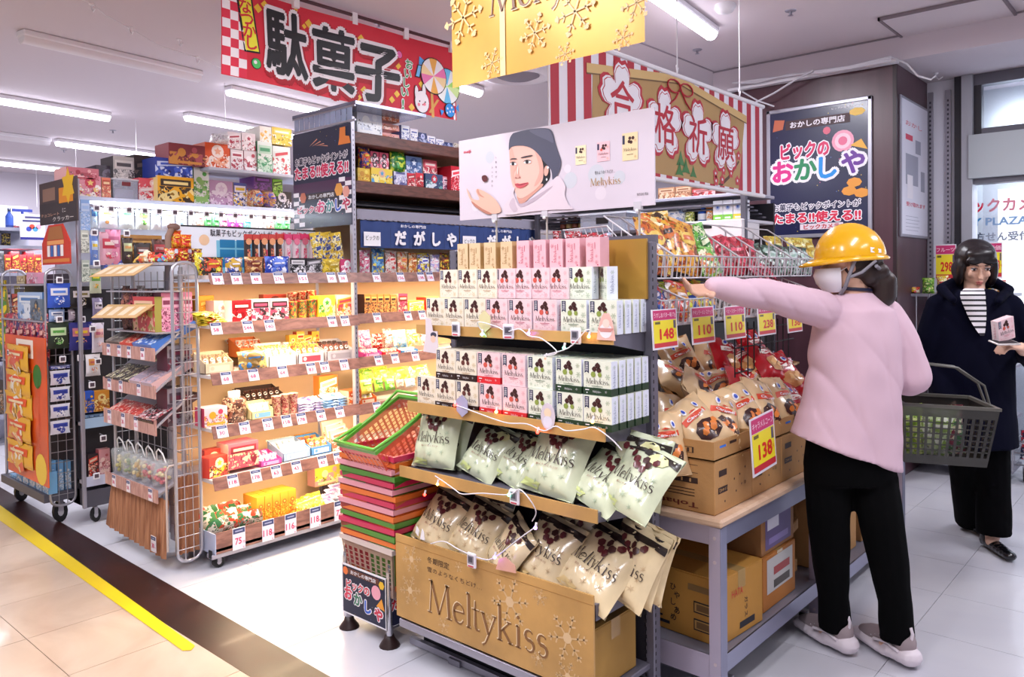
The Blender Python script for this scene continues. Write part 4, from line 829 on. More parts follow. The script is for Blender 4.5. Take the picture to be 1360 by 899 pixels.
for i in range(3): I('cup', 'X', X1, Z4, 365+i*11, 376+i*11, 526-i*2, ('#a83038', '#e8b0a8', '#f0d8b0'), 'small dark red cup, %s of three on fourth shelf' % ['left', 'middle', 'right'][i], .05, grp='small red cups', sd=0)
for i in range(4): I('pouch', 'X', X1, Z4+.015*i, 397, 429, 533-i*5, ('#d8c8e8', '#5a3a8a', '#f4f0fa'), 'lilac packet, %s from bottom of the grape candy pile' % ORD[i], .02, rx=-70, grp='lilac packets', sd=1)
for i in range(4): I('pouch', 'X', X1, Z4+.015*i, 431, 461, 528-i*5, ('#a8d0f0', '#3a7ac8', '#f4faff'), 'sky blue packet, %s from bottom of the blue pile' % ORD[i], .02, rx=-70, grp='sky blue packets', sd=2)
I('box', 'X', -3.86, Z4, 424, 448, 499, ('#f08030', '#f8c890', '#fff0e0'), 'orange printed box standing behind the lilac packets', .06, grp=G, sd=2); I('box', 'X', X1, Z4, 463, 480, 519, ('#e86a2a', '#f8d8b8', '#c84a1a'), 'orange box at the right end of the fourth shelf', .1, grp=G, sd=1)
G = 'goods on the fifth gondola shelf'
I('box', 'X', X1, Z5, 276, 306, 606, ('#e84a3a', '#f0d040', '#f8e8c8', '#5a2a20'), 'red and yellow gable topped box at left of fifth shelf', .08, grp=G, sd=0, rz=12); I('box', 'X', -3.86, Z5+.01, 272, 296, 597, ('#d8483a', '#e8c040', '#f0e0c0'), 'second red gable box behind the leftmost one', .06, grp=G, sd=0)
I('box', 'X', X1, Z5+.02, 303, 343, 588, ('#e05a6a', '#f4c8b0', '#8a2a3a', '#f0d8a8'), 'large pink and red patterned box on fifth shelf', .12, grp=G, sd=1); I('tray', 'X', X1, Z5, 346, 374, 603, ('#e050a8', '#f8b0d8', '#c8389a', '#f0e0ea'), 'magenta tray on the fifth gondola shelf', .14, grp=G)
I('tray', 'X', -3.79, Z5, 376, 412, 587, ('#a8c0e0', '#e8eef8', '#e8e0d0', '#f8f4e8'), 'pale blue tray with white rounded packets', .16, grp=G); I('tray', 'X', -3.8, Z5, 413, 440, 581, ('#5a9ad8', '#f4f0e8', '#e8a03a', '#d84a3a'), 'blue tray with orange and white packets', .16, grp=G)
for i in range(3): I('box', 'X', -3.8-.02*i, Z5+.01*i, 442-i*5, 466-i*3, 570-i*6, ('#e8c8a8', '#c86a4a', '#f4e8d8'), 'striped brown cracker box, %s of three leaning ones' % ['front', 'middle', 'rear'][i], .02, rx=-15, grp='cracker boxes', sd=2)
G = 'goods on the bottom gondola deck'
CUPD = MB(); CUPD.lathe([(0, 0), (.046, 0), (.06, .035), (.062, .037)], pmat(('#e8e0d0', '#d84a30', '#3a7a4a'), 30), 16); CUPD.lathe([(.062, .037), (.05, .039)], mat('#f0e8d8', .35), 16, smooth=False); CUPD.lathe([(.05, .039), (.028, .0395)], pmat(('#e8b03a', '#d8482a', '#f4e0a0', '#4a8a3a'), 60), 16, smooth=False); CUPD.lathe([(.028, .0395), (0, .04)], mat('#f8e8b8', .35), 16, smooth=False)
cup = CUPD.mesh('noodle_cup'); k = 0
for row, (x, n) in enumerate(((-3.775, 4), (-3.86, 5), (-3.95, 4))):
    for i in range(n):
        y = 1.985+i*.058 if row else 1.99+i*.066
        inst('noodle_cup', cup, 'round lidded noodle cup tipped on its side, %s in the %s row' % (ordn(i, n), ['front', 'middle', 'back'][row]), 'noodle cup', frame((x, y, .165+.012*row), R(90), R(-58), 0), 'noodle cups on the bottom deck')
for i in range(6): I('pouch', 'X', -3.85, Z6+.055+.004*i, 325+i*6, 345+i*6, 690-i*3, ('#e8b8a8', '#c86a6a', '#f4e0d0'), 'pinkish flat packet, %s of the leaning pink packets' % ordn(i, 6), .015, rx=-50, grp='leaning pink packets', sd=1)
for i in range(5): I('box', 'X', -3.79-.0*i, Z6+.02, 341+i*10.5, 351+i*10.5, 660-i*2.6, ('#f0a028', '#f8d860', '#d86a1a'), 'orange candy box, %s in the glowing orange row' % ordn(i, 5), .14, grp='orange candy boxes', sd=0)
for i in range(4): I('bag', 'X', -3.80+.0*i, Z6+.03, 392+i*8, 410+i*8, 662-i*4, ('#f8d82a', '#f8f0a0', '#e8a820'), 'bright yellow candy bag, %s of the heap' % ordn(i, 4), .04, rx=-45, grp='yellow candy bags', sd=1)
for i in range(5): I('pouch', 'X', -3.80-.015*i, Z6+.03+.01*i, 420+i*6, 440+i*5, 664-i*7, ('#e8dce8', '#8a6ab0', '#d8a8c0'), 'pale lilac packet, %s of those at right of bottom deck' % ordn(i, 5), .015, rx=-60, grp='pale lilac packets', sd=0)
I('box', 'X', -3.98, Z6+.1, 418, 455, 618, ('#f0e040', '#e8a8a0', '#f8f4b0'), 'yellow box dotted with pink at back of the bottom deck', .08, grp=G, sd=3)

# ---------------------------------------------------------------- second unit to the right, with timber top shelves and shop curtain
g2 = thing('sweets_gondola', 'sweets gondola with timber top shelves and a navy shop curtain', 'shelf rack', (0, 0, 0)); HY0, HY1 = 2.9, 4.9; XG = -3.8
m = MB(); m.box(-4.24, HY0, .1, -4.22, HY1, 2.3, PEACH); m.build('back_panel', g2)
S2 = [(1.425, [(502, '75'), (534, '156'), (561, '138'), (573, '138')]), (1.178, [(502, '38'), (543, '48'), (562, '35')]), (.915, [(503, '98'), (525, '60'), (552, '83')]), (.63, [(500, '40')]), (.36, [])]
for zb, tg in S2: mesh_shelf(g2, HY0, HY1, XG, -4.22, zb, .06, [(onx(px, 400, XG).y, t) for px, t in tg])
for zb, pw in ((1.425, 7), (1.178, 7), (.915, 7), (.63, 4)): led(HY0, HY1, XG-.05, zb+.02, pw, g2)
m = MB(); m.box(-4.22, HY0, .09, XG, HY1, .18, WOODS); m.build('base_deck', g2)
for z in (2.255, 1.965):
    m = MB(); m.bbox(-4.2, HY0, z, -3.8, HY1, z+.07, DWOOD, .004); m.build('timber_shelf', g2, 'dark timber shelf with thick front edge')
m = MB()
for k in range(46): y = HY0+.0+k*.043; m.lathe([(0, 0)], STEEL) if False else None; V = [(-3.79, y, 1.80), (-3.79, y+.0215, 1.806), (-3.79, y+.043, 1.80), (-3.79, y+.043, 1.86), (-3.79, y, 1.86)]; m.add(V+[(p[0]-.01, p[1], p[2]) for p in V], [(0, 1, 2, 3, 4), (0, 5, 6, 1), (1, 6, 7, 2)], mat('#8f8c9c', .5))
m.box(-4.2, HY0, 1.86, -3.79, HY1, 1.865, mat('#8f8c9c', .5)); m.build('awning_valance', g2, 'grey scalloped awning edge')
m = MB()
for k in range(4): m.bbox(-4.18+.08*k, HY0, 1.89+.018*(3-k), -4.12+.09*k, HY1, 1.90+.018*(3-k), mat('#1e1c24', .5), .002)
m.build('dark_slats', g2)
# shop curtain: three navy panels with big white kana
CLO = mat('#2c4178', .75)
def noren(y0, y1, part0):
    m = MB(); n = 24; V = []
    for j in range(2):
        for i in range(n+1): V.append((-3.80+.006*math.sin(i*1.9), y0+(y1-y0)*i/n, [1.80, 1.635][j]))
    m.add(V, [(i, n+1+i, n+2+i, i+1) for i in range(n)], CLO, True); m.add([(p[0]-.003, p[1], p[2]) for p in V], [(i+1, n+2+i, n+1+i, i) for i in range(n)], CLO, True)
    m.M = Matrix.Translation((-3.79, 0, 0)) @ Matrix.Rotation(RZ, 4, 'Z'); L = y1-y0
    m.rect(y0+L*.02, 1.645, y0+L*.175, 1.73, WHITE, .0); m.text('ビックの', y0+L*.098, 1.695, .03, BLACK, .002, w=L*.12)
    m.text('おかしの専門店', y0+L*.5, 1.775, .018, WHITE, .001, off=.02, w=L*.26)
    for c, a in zip('だがしや', (.37, .56, .74, .91)): m.text(c, y0+L*a, 1.70, .085, WHITE, .001, off=.055)
    for a in (.27, .46, .65, .83): m.rect(y0+L*a-.001, 1.636, y0+L*a+.001, 1.76, mat('#141e3c', .7), .0005)
    m.build('shop_curtain', g2, 'navy curtain panel with white kana lettering')
yA = onx(479, 320, -3.8).y; yB = onx(609, 320, -3.8).y; L = yB-yA; noren(yA, yB, 0); noren(yB+.015, yB+.015+L, 0)
m = MB(); m.bbox(-3.83, HY1, .0, -3.79, HY1+.04, 1.9, STEEL, .003); m.build('upright_post', g2)
m = MB(); 
for k in range(8): m.box(-3.80, HY1+.08, 1.5+k*.045, -3.795, HY1+.2, 1.53+k*.045, WHITE)
m.build('slotted_panel', g2)
X2 = -3.88
def row(kind, plane, z, lst, dep=.06, grp=None, **kw):
    for a in lst: I(kind if len(a) < 6 else a[5], 'X', plane, z, a[0], a[1], a[2], a[3], a[4], dep, grp=grp, **kw)
ZA = 1.475; G = 'goods under the navy curtain'
row('bag', X2, ZA, [(477, 491, 332, ('#f0a8c0', '#ffffff', '#e0608a'), 'pink candy bag with a white rabbit shape under the curtain'), (493, 510, 330, ('#7ab8e0', '#f0e060', '#3a6ab0'), 'blue candy bag with a yellow blob under curtain'), (511, 526, 333, ('#e8d8d0', '#d84a4a', '#f4e8e0'), 'white and red round candy bag under curtain'),
    (527, 541, 334, ('#f0e0c8', '#e86a5a', '#e8b060'), 'cream and coral candy bag under the curtain'), (542, 553, 336, ('#e8a040', '#f8e8c0', '#c8603a'), 'orange candy bag near middle under the curtain'), (554, 570, 336, ('#f0d848', '#5a5ac0', '#ffffff'), 'yellow and violet candy bag under the curtain'), (571, 583, 338, ('#b8b0e8', '#f0c8d8', '#ffffff'), 'lavender candy bag right of the violet one'),
    (584, 596, 336, ('#4a3020', '#e8c840', '#a8402a'), 'dark brown candy bag with yellow edge under curtain'), (597, 606, 338, ('#e8d030', '#f4ee90', '#c8a020'), 'yellow candy bag just left of the slim boxes')], .04, G)
ZB = 1.228; G = 'goods on the second shelf of far unit'
for i in range(5): I('box', 'X', X2, ZB, 484+i*8.6, 492+i*8.6, 391, ('#c87a3a', '#3a1a14', '#e8b060'), 'orange and brown chocolate biscuit box, %s of five' % ordn(i, 5), .1, grp='chocolate biscuit boxes', sd=1)
row('box', X2, ZB, [(529, 541, 390, ('#d84a6a', '#f4c8a8', '#8a2a20'), 'pink and brown box right of the biscuit boxes'), (543, 563, 399, ('#f0e060', '#d8c830', '#ffffff'), 'pale yellow box glowing under the lamp'), (566, 582, 394, ('#e8e070', '#e8302a', '#f4f0b0'), 'lemon box with red top near the rack')], .1, G)
ZC_ = .965; G = 'goods on the third shelf of far unit'
row('bag', -3.95, ZC_+.03, [(478, 494, 438, ('#f0a0c0', '#ffffff', '#d85a90'), 'pink gummy bag at left on third shelf of far unit'), (495, 510, 443, ('#d84030', '#f0d8c8', '#8a2018'), 'red bag left of the blue ones'), (511, 522, 436, ('#c0b0a8', '#8a4a3a', '#f0e8e0'), 'grey brown bag standing between red and blue bags'), (523, 541, 438, ('#8ac0e8', '#ffffff', '#f0d8a8'), 'blue bag with a big pale disc'), (542, 558, 437, ('#f4e8a8', '#f8f0d8', '#e8c040'), 'cream yellow bag right of the disc bag'), (559, 575, 436, ('#e8c8b8', '#e05a4a', '#f8f0e8'), 'pale red striped bag at right of third shelf')], .05, G, rx=-12)
row('tray', X2+.02, ZC_, [(483, 507, 463, ('#e0409a', '#f8c0dc', '#e8c8b0', '#d84a8a'), 'pink tray at the front of third shelf of far unit'), (509, 532, 462, ('#d0202a', '#f0d8c8', '#e8b890', '#c83a2a'), 'red tray at the front of third shelf'), (534, 555, 461, ('#5aa0d8', '#f0f4fa', '#f0d090', '#e8e0d0'), 'blue tray at the front of third shelf')], .12, G)
G = 'goods on the fourth shelf of far unit'; ZD = .68
row('pouch', X2, ZD+.06, [(480, 496, 503, ('#e8e060', '#f4f0a0', '#8ab83a'), 'yellow packet at left on fourth shelf of far unit'), (498, 510, 500, ('#9ac83a', '#d8e890', '#4a8a2a'), 'lime green packet on the fourth shelf'), (512, 525, 501, ('#6ab030', '#c8e070', '#e8f0b0'), 'green packet with a lime picture'), (527, 537, 503, ('#c8a890', '#8a6a5a', '#f0e0d0'), 'brown packet between the green packets'), (539, 552, 502, ('#e8e8e0', '#b8c890', '#ffffff'), 'white packet at right of the green ones')], .03, G, rx=-15)
row('bag', -3.98, ZD+.1, [(480, 500, 487, ('#b8d83a', '#f0e860', '#6aa02a'), 'bright green bag at the rear left of fourth shelf'), (500, 520, 485, ('#d8e040', '#f8f4a0', '#9ab82a'), 'yellow green bag in the rear row'), (520, 545, 486, ('#e8e850', '#f4f8b0', '#b0c83a'), 'lemon coloured bag in the rear row'), (545, 572, 484, ('#f0e8a0', '#ffffff', '#c8d050'), 'pale yellow bag at rear right of fourth shelf')], .05, G, rx=-30)
row('tray', X2+.03, ZD, [(478, 500, 520, ('#e86a2a', '#f8e8c8', '#e8d040', '#f0f0e0'), 'orange tray low on the fourth shelf beside the basket stack')], .1, G)
# upper timber shelves
ZT = 2.037; G = 'boxes on the lower timber shelf'
row('box', X2, ZT, [(475, 491, 223, ('#e8c030', '#f8e060', '#d89820'), 'yellow box at left end of the lower timber shelf'), (493, 521, 224, ('#f0d040', '#5aa8d8', '#e8b890', '#f8e890'), 'yellow and blue biscuit box on the lower timber shelf'), (523, 540, 224, ('#ece8f4', '#5a5a90', '#c8c4e0'), 'white box with dark dots on the lower timber shelf'), (541, 551, 230, ('#d8283a', '#f4d0c8', '#a01020'), 'left one of the two small red boxes'), (552, 562, 230, ('#d82a38', '#f4d8d0', '#a01020'), 'right one of the two small red boxes'), (565, 588, 231, ('#3a4a70', '#d8e0e8', '#c83a4a', '#6aa0a0'), 'multicoloured comic box on the lower timber shelf'), (588, 598, 235, ('#e8a0b0', '#6a3a60', '#f4e0e8'), 'narrow pink box left of the big red box')], .1, G)
I('box', 'X', -3.84, ZT, 599, 614, 221, ('#c81830', '#e84050', '#f4e8e8'), 'large red box at right end of lower timber shelf', .18, grp=G)
row('box', -3.9, 2.115, [(475, 490, 196, ('#2a3a8a', '#e8c83a', '#d84a30'), 'blue and yellow bag shaped box on top of yellow box', 'bag'), (539, 560, 208, ('#6a88b8', '#d8e0f0', '#3a5890'), 'steel blue box resting on the white and red boxes'), (562, 580, 213, ('#b02838', '#f0d8d0', '#e86a7a'), 'dark red box resting above the comic box'), (517, 537, 200, ('#3a9a3a', '#c8d83a', '#2a7a2a'), 'green bag with yellow shapes on the dotted box', 'bag')], .08, 'upper layer on the lower timber shelf')
for i, (a, b, c) in enumerate(((492, 503, 201), (504, 516, 203))): I('box', 'X', -3.9, 2.165, a, b, c, ('#e85a7a', '#f8d8e0', '#2a2028'), '%s pink polka box on top of the biscuit box' % ['left', 'right'][i], .07, grp='pink polka boxes', sd=0); I('box', 'X', -3.9, 2.112, a, b, c+13, ('#f08098', '#f8e0e8', '#3a2028'), '%s lower pink polka box on the biscuit box' % ['left', 'right'][i], .07, grp='pink polka boxes', sd=0)
ZU = 2.327; G = 'boxes on the upper timber shelf'
I('box', 'X', -3.86, ZU, 474, 507, 148, ('#dfe2ee', '#f2f4fa', '#ffffff'), 'large pale plastic wrapped box on upper timber shelf', .2, grp=G)
for i in range(3): I('box', 'X', -3.86, ZU+.055*i, 508, 530, 178-i*12.5, ('#e8a098', '#f4c8b8', '#d8785a') if i < 2 else ('#e07848', '#f4d0b8', '#c85a30'), 'pink orange box, %s of the pile on upper timber shelf' % ['bottom', 'middle', 'top'][i], .1, grp=G)
for i, c in enumerate((0, 0, 1, 0, 0, 1)): I('box', 'X', -3.86, ZU, 533+i*11.5, 543.5+i*11.5, 167+i*4.5, ('#2a3a70', '#6a7ab0', '#c8d0f0') if c else ('#e8ebf6', '#5a6ab0', '#ffffff'), '%s box, %s in the row on upper timber shelf' % (['white and blue dotted', 'navy blue'][c], ordn(i, 6)), .1, grp=G, sd=c*3+1)
for i in range(3): I('bag', 'X', -3.86, ZU, 603+i*12, 616+i*12, 191+i*3, ('#d8d0c0', '#8a7a5a', '#f4f0e8'), 'clear glittery wrapped bag, %s behind the top of the portrait board' % ['first', 'second', 'third'][i], .06, grp='clear wrapped bags', sd=i)
# ================================================================ tall far gondola with hanging bags (front faces +X)
XB = -5.0; BY0, BY1 = onx(106, 300, XB).y, 3.75
bg = thing('sweets_gondola', 'tall far gondola with cool white light, hanging bags and boxes on top', 'shelf rack', (0, 0, 0))
for y in (BY0, BY1): m = MB(); m.bbox(XB-.012, y-.02, .1, XB+.012, y+.0, 2.06 if y == BY0 else 2.3, STEEL, .003); m.build('upright_post', bg)
m = MB(); m.box(XB-.42, BY0, 1.4, XB-.4, BY1, 1.95, mat('#dfe4f4', .5)); m.build('back_panel', bg); m = MB(); m.box(XB-.42, BY0, .1, XB-.1, BY1, 1.4, mat('#23222b', .6)); m.build('back_panel', bg)
m = MB(); m.bbox(XB-.42, BY0, 1.935, XB+.0, BY1, 1.96, mat('#cfd6ea', .4), .003); m.build('top_shelf', bg)
m = MB(); m.tube([(XB+.02, BY0+.02, 1.9), (XB+.02, BY1, 1.9)], .008, CHROME, 6); 
for k in range(26): y = BY0+.05+k*.072; m.tube([(XB-.38, y, 1.885), (XB+.03, y, 1.89)], .004, DSTEEL, 4)
m.build('hanging_rail', bg)
ub = onx(277, 221, XB).y; m = MB(); m.bbox(XB-.38, ub, 2.19, XB+.0, BY1, 2.21, mat('#b9bccb', .4), .003); m.build('upper_shelf', bg)
for y in (ub+.03, BY1): m = MB(); m.box(XB-.4, y-.01, 1.96, XB-.38, y+.01, 2.25, STEEL); m.build('shelf_strut', bg)
for z, c in ((.585, '#a9c8e8'), (.235, '#cdd0e6')):
    m = MB(); m.box(XB-.4, BY0-.0, z, XB, BY1, z+.02, mat('#d8d8e4', .5)); s_ = m.build('shelf_board', bg); m = MB(); m.box(XB, BY0-.0, z-.01, XB+.004, BY1, z+.05, mat(c, .4)); m.build('edge_strip', s_)
m = MB(); m.bbox(XB-.4, BY0, .1, XB, BY1, .2, DSTEEL, .003); m.build('base_deck', bg)
for y in (BY0+.06, BY1-.1): piece('caster', cst, bg, (XB-.03, y, 0)).scale = (1, 1, 1.6)
m = MB(); m.box(XB-.05, BY0+.05, 1.92, XB-.02, BY1, 1.934, mat('#f0f4ff', .4, emit=7)); m.build('led_strip', bg); area((XB-.0, (BY0+BY1)/2, 1.91), (0, R(-12), 0), .05, 1.7, 14, (.82, .92, 1))
# tall side cards at the left end
I('box', 'X', XB+.03, 1.755, 107, 119, 265, ('#8fb4e8', '#a8c8f4', '#c8daf8'), 'pale blue upright card with dark lettering beside the end post', .004, name='info_card', cat='card', sd=1)
I('box', 'X', XB+.03, 1.62, 107, 118, 305, ('#c8ccc0', '#8a9088', '#e0e4d8'), 'grey green card printed with little squares, upper one', .004, name='info_card', cat='card', sd=1)
I('box', 'X', XB+.03, 1.45, 108, 119, 345, ('#b8c4b8', '#7a8a80', '#d8e0d4'), 'grey green card printed with little squares, lower one', .004, name='info_card', cat='card', sd=1)
G = 'bright bags hanging in the top row of far gondola'
cols = [('#dfeef8', '#6ab0e0', '#5a8ad0'), ('#f0f2fa', '#e0a060', '#ffffff'), ('#e8f2f4', '#4a9a5a', '#ffffff'), ('#eef4ee', '#5aa050', '#c8e070'), ('#f4f6fc', '#6a9ac0', '#ffffff'), ('#e8ecf8', '#c86a50', '#ffffff'), ('#eef2f8', '#8ab0d0', '#f0e0d0')]
nm = ['bluish', 'white with pale orange', 'white with green leaf', 'white and lime', 'plain white', 'white with reddish', 'pale grey']
for i, (a, b) in enumerate(((119, 129), (130, 156), (157, 178), (179, 199), (200, 213), (214, 232), (233, 248))):
    I('pouch', 'X', XB-.03, 1.775-.0*i, a, b, 272+i*.6, cols[i], '%s bag hanging in the lit top row, %s' % (nm[i], ordn(i, 7)), .03, grp=G, sd=i)
for i in range(13):
    cs = [('#f4f4fa', '#e0c8d0', '#ffffff'), ('#8ad8d0', '#ffffff', '#4ab0c0'), ('#d050b0', '#f0b0e0', '#ffffff'), ('#e8a0c0', '#ffffff', '#c85a90'), ('#6ac070', '#e8f4d0', '#3a9a50'), ('#f0c0a8', '#d84a4a', '#ffffff')][(i*5+i//3) % 6]
    I('pouch', 'X', XB-.03, 1.80, 250+i*10.4, 260+i*10.4, 284+i*.5, cs, 'small %s packet, %s in the lit row above the pale sign' % ({'#f': 'white', '#8': 'turquoise', '#d': 'magenta', '#e': 'rose', '#6': 'green'}.get(cs[0][:2], 'mixed') if cs[0] != '#f0c0a8' else 'salmon', ordn(i, 13)), .03, grp='small packets in the lit row', sd=i)
# second hanging row
G = 'bags hanging in the second row of the far gondola'
for a in ((119, 130, 312, ('#6a8ad0', '#e8c83a', '#c8d8f0'), 'slim blue and yellow bag at left of the second hanging row'), (131, 157, 308, ('#e0a8b8', '#f4e0d8', '#c83a50'), 'pink strawberry cake bag in the second hanging row'), (140, 160, 305, ('#e890b0', '#f8d8e0', '#c86a90'), 'pink topped bag partly behind strawberry cake bag'),
          (161, 176, 316, ('#3a2c28', '#e0a868', '#c8d0a0', '#a04a6a'), 'dark bag with little bear biscuits'), (177, 200, 322, ('#2a2424', '#d8d0d0', '#5a3a34'), 'black bag with brown and white spots'), (201, 220, 318, ('#4a2820', '#d0a0a0', '#a83a40'), 'dark brown bag right of the black spotted bag')):
    I('pouch', 'X', XB-.0, 1.55, a[0], a[1], a[2], a[3], a[4], .03, grp=G)
I('box', 'X', XB+.0, 1.50, 138, 165, 345, ('#4a68c8', '#7a9ae0', '#2a3a90'), 'blue box under the strawberry cake bag', .05); I('pouch', 'X', XB, 1.38, 118, 134, 357, ('#c0c8b0', '#e8d830', '#6aa050', '#f0b050'), 'yellow green bag under the grey green cards', .03)
I('box', 'X', XB-.1, 1.56, 165, 215, 312, ('#b07a3a', '#d8a860', '#8a5a2a'), 'long golden brown box resting above the spotted bag', .1, sd=1)
# lower left column of this gondola
G = 'goods low on the far gondola beside the wire rack'
for a in (('pouch', 1.02, 121, 138, 429, ('#e8e0f0', '#d87a9a', '#f4c8c0'), 'lavender bag with pink bears by the wire rack'), ('pouch', .88, 113, 133, 470, ('#e8e4e8', '#d86a60', '#e8a050'), 'white bag with orange fries picture'), ('pouch', 1.22, 122, 136, 395, ('#8a80a0', '#2a2430', '#d8d0e0'), 'grey violet bag above the lavender bag'),
          ('box', .66, 113, 125, 520, ('#2a5ac8', '#e8b030', '#1a3a8a'), 'blue bag lying on the upper blue edged shelf'), ('box', .66, 125, 145, 519, ('#d89030', '#a85a20', '#f0d890'), 'golden brown bag on the upper blue edged shelf'), ('box', .63, 115, 140, 560, ('#6a88a8', '#a8c0d8', '#4a6080'), 'blue grey clear tubs on the upper blue edged shelf'),
          ('box', .27, 117, 130, 603, ('#2a2028', '#e8c8b0', '#d8483a'), 'black box with a colourful band on lowest shelf'), ('box', .27, 131, 146, 596, ('#d89aa0', '#b85a60', '#f0d0c8'), 'dusty pink box on the lowest shelf')):
    I(a[0], 'X', XB-.05, a[1], a[2], a[3], a[4], a[5], a[6], .05, grp=G)
# boxes on top of the tall gondola
XT = XB-.12; z = 1.962; G = 'boxes on top of the far gondola'
def top(lst, z, x=XT, grp=G, kind='box'):
    for a in lst: I(a[5] if len(a) > 5 else kind, 'X', x, z, a[0], a[1], a[2], a[3], a[4], .2, grp=grp)
top([(105, 134, 233, ('#d88a98', '#e8c070', '#c83a50', '#f4e8e0'), 'pink box printed with round sweets at left end of gondola top'), (135, 147, 236, ('#e0785a', '#f4d0a0', '#b84a3a'), 'orange pink bag beside the round sweets box'), (184, 204, 246, ('#d83a4a', '#f4e8e8', '#f0c8c8'), 'lower red and white box in the striped box pile'), (205, 224, 248, ('#d83a4a', '#f4e8e8', '#f0c8c8'), 'right red and white box in the striped box pile')], z)
m = MB(); a_, b_ = onx(150, 240, XT).y, onx(183, 240, XT).y; CP = mat('#c8ccdc', .1, alpha=.35, coat=.6)
for q in ((0, 0, b_-a_, .003), (0, .15, b_-a_, .153)): m.box(q[0], q[1], 0, q[2], q[3], .13, CP)
m.box(0, 0, 0, .003, .15, .13, CP); m.box(b_-a_-.003, 0, 0, b_-a_, .15, .13, CP); m.box(-.005, -.005, .125, b_-a_+.005, .158, .135, mat('#e8e8f0', .3, alpha=.6)); m.box(.02, .02, .002, b_-a_-.02, .13, .07, mat('#a8a4b8', .6)); m.rect((b_-a_)*.35, .09, (b_-a_)*.7, .115, mat('#7a2a30', .5), .001)
o = m.build('plastic_bin'); o.matrix_world = frame((XT, a_, z), RZ); tag(o, 'clear plastic bin with grey contents on top of far gondola', 'plastic bin')
top([(184, 222, 237, ('#e04a58', '#f8ecec', '#f0c8c8'), 'upper red and white box in the striped box pile')], 2.02)
top([(209, 257, 235, ('#e8a81e', '#f0d890', '#3a2a20'), 'large orange yellow box with a dark eyed face print')], z, XT+.06)
top([(206, 255, 211, ('#1f3a9a', '#3a5ac0', '#c8d4f0'), 'blue box with white specks on the orange box')], onx(230, 236, XT+.06).z, XT+.04)
top([(257, 277, 217, ('#e4e8e4', '#4a9a4a', '#8aba6a'), 'tall white and green box stack beside the orange box'), (278, 309, 240, ('#b890b8', '#d8c0d8', '#e8dce8'), 'lilac box wrapped in clear plastic under upper shelf'), (310, 327, 243, ('#3a4aa0', '#e8c030', '#f0f0ff'), 'blue and yellow candy box under the upper shelf', 'box'), (328, 344, 251, ('#d89058', '#c84a3a', '#5a8ad8', '#f0e0b0'), 'left orange multicoloured sweets bag under upper shelf', 'bag'), (344, 361, 253, ('#c88a60', '#d8b05a', '#6a5ab8'), 'right orange multicoloured sweets bag under upper shelf', 'bag'), (362, 387, 254, ('#1c2230', '#3a4458', '#e8e8f0'), 'black box under the upper shelf next to navy banner')], z)
top([(337, 361, 232, ('#6a2a9a', '#8a4ac0', '#3a1a5a'), 'purple box resting above the multicoloured bags')], 2.06)
top([(362, 375, 238, ('#7ac83a', '#b8e880', '#2a5a1a'), 'lime green box resting on the black box')], 2.06)
top([(88, 131, 223, ('#c86a78', '#e8b0b0', '#a83a48'), 'flat dusty pink box laid across the round sweets box')], 2.07)
top([(128, 158, 220, ('#3a3040', '#6a5a68', '#8a8494'), 'dark flat box second from left on gondola top')], 2.02, XT-.2)
top([(150, 178, 208, ('#c8c4bc', '#4a4648', '#e8e4dc'), 'black and white carton behind the plastic bin'), (178, 206, 206, ('#2a2624', '#6a5a50', '#1a1614'), 'black carton behind the striped box pile')], 2.05, XT-.15)
top([(224, 272, 192, ('#7a2e36', '#a8505a', '#c88a40'), 'long dark red carton on the blue box'), (272, 305, 190, ('#d8582a', '#f0b090', '#f8e8e0'), 'orange box with white printed bottle on upper shelf')], 2.212, XT+.05)
zq = 2.212; 
for i in range(2): top([(306+i*18, 323+i*18, 199+i, ('#e6dfe2', '#b0485a', '#f6f2f4'), '%s lower white box with red print on the upper shelf' % ['left', 'right'][i])], zq, XT+.05); top([(302+i*19, 320+i*19, 176+i, ('#e6dfe2', '#b0485a', '#f6f2f4'), '%s upper white box with red print on the upper shelf' % ['left', 'right'][i])], onx(320, 199, XT+.05).z, XT+.05)
top([(342, 361, 188, ('#dfe8e0', '#4a9a6a', '#b8d8c0'), 'pale green and white box stack on the upper shelf'), (362, 385, 195, ('#e8eae4', '#c84a50', '#d8e0d8'), 'white box with small red figure on upper shelf')], zq, XT+.06)
top([(281, 300, 178, ('#e8e4ea', '#d8ccd4', '#ffffff'), 'crumpled white bag on top of orange carton', 'bag')], onx(290, 191, XT+.05).z+.0, XT+.04)
top([(345, 360, 168, ('#f0ece0', '#e8b84a', '#f8f4e8'), 'cream box on the pale green box stack'), (361, 387, 170, ('#e0c040', '#f4f0e0', '#f0d860'), 'yellow box with white blobs at the right end of upper shelf')], onx(350, 189, XT+.06).z, XT+.05)
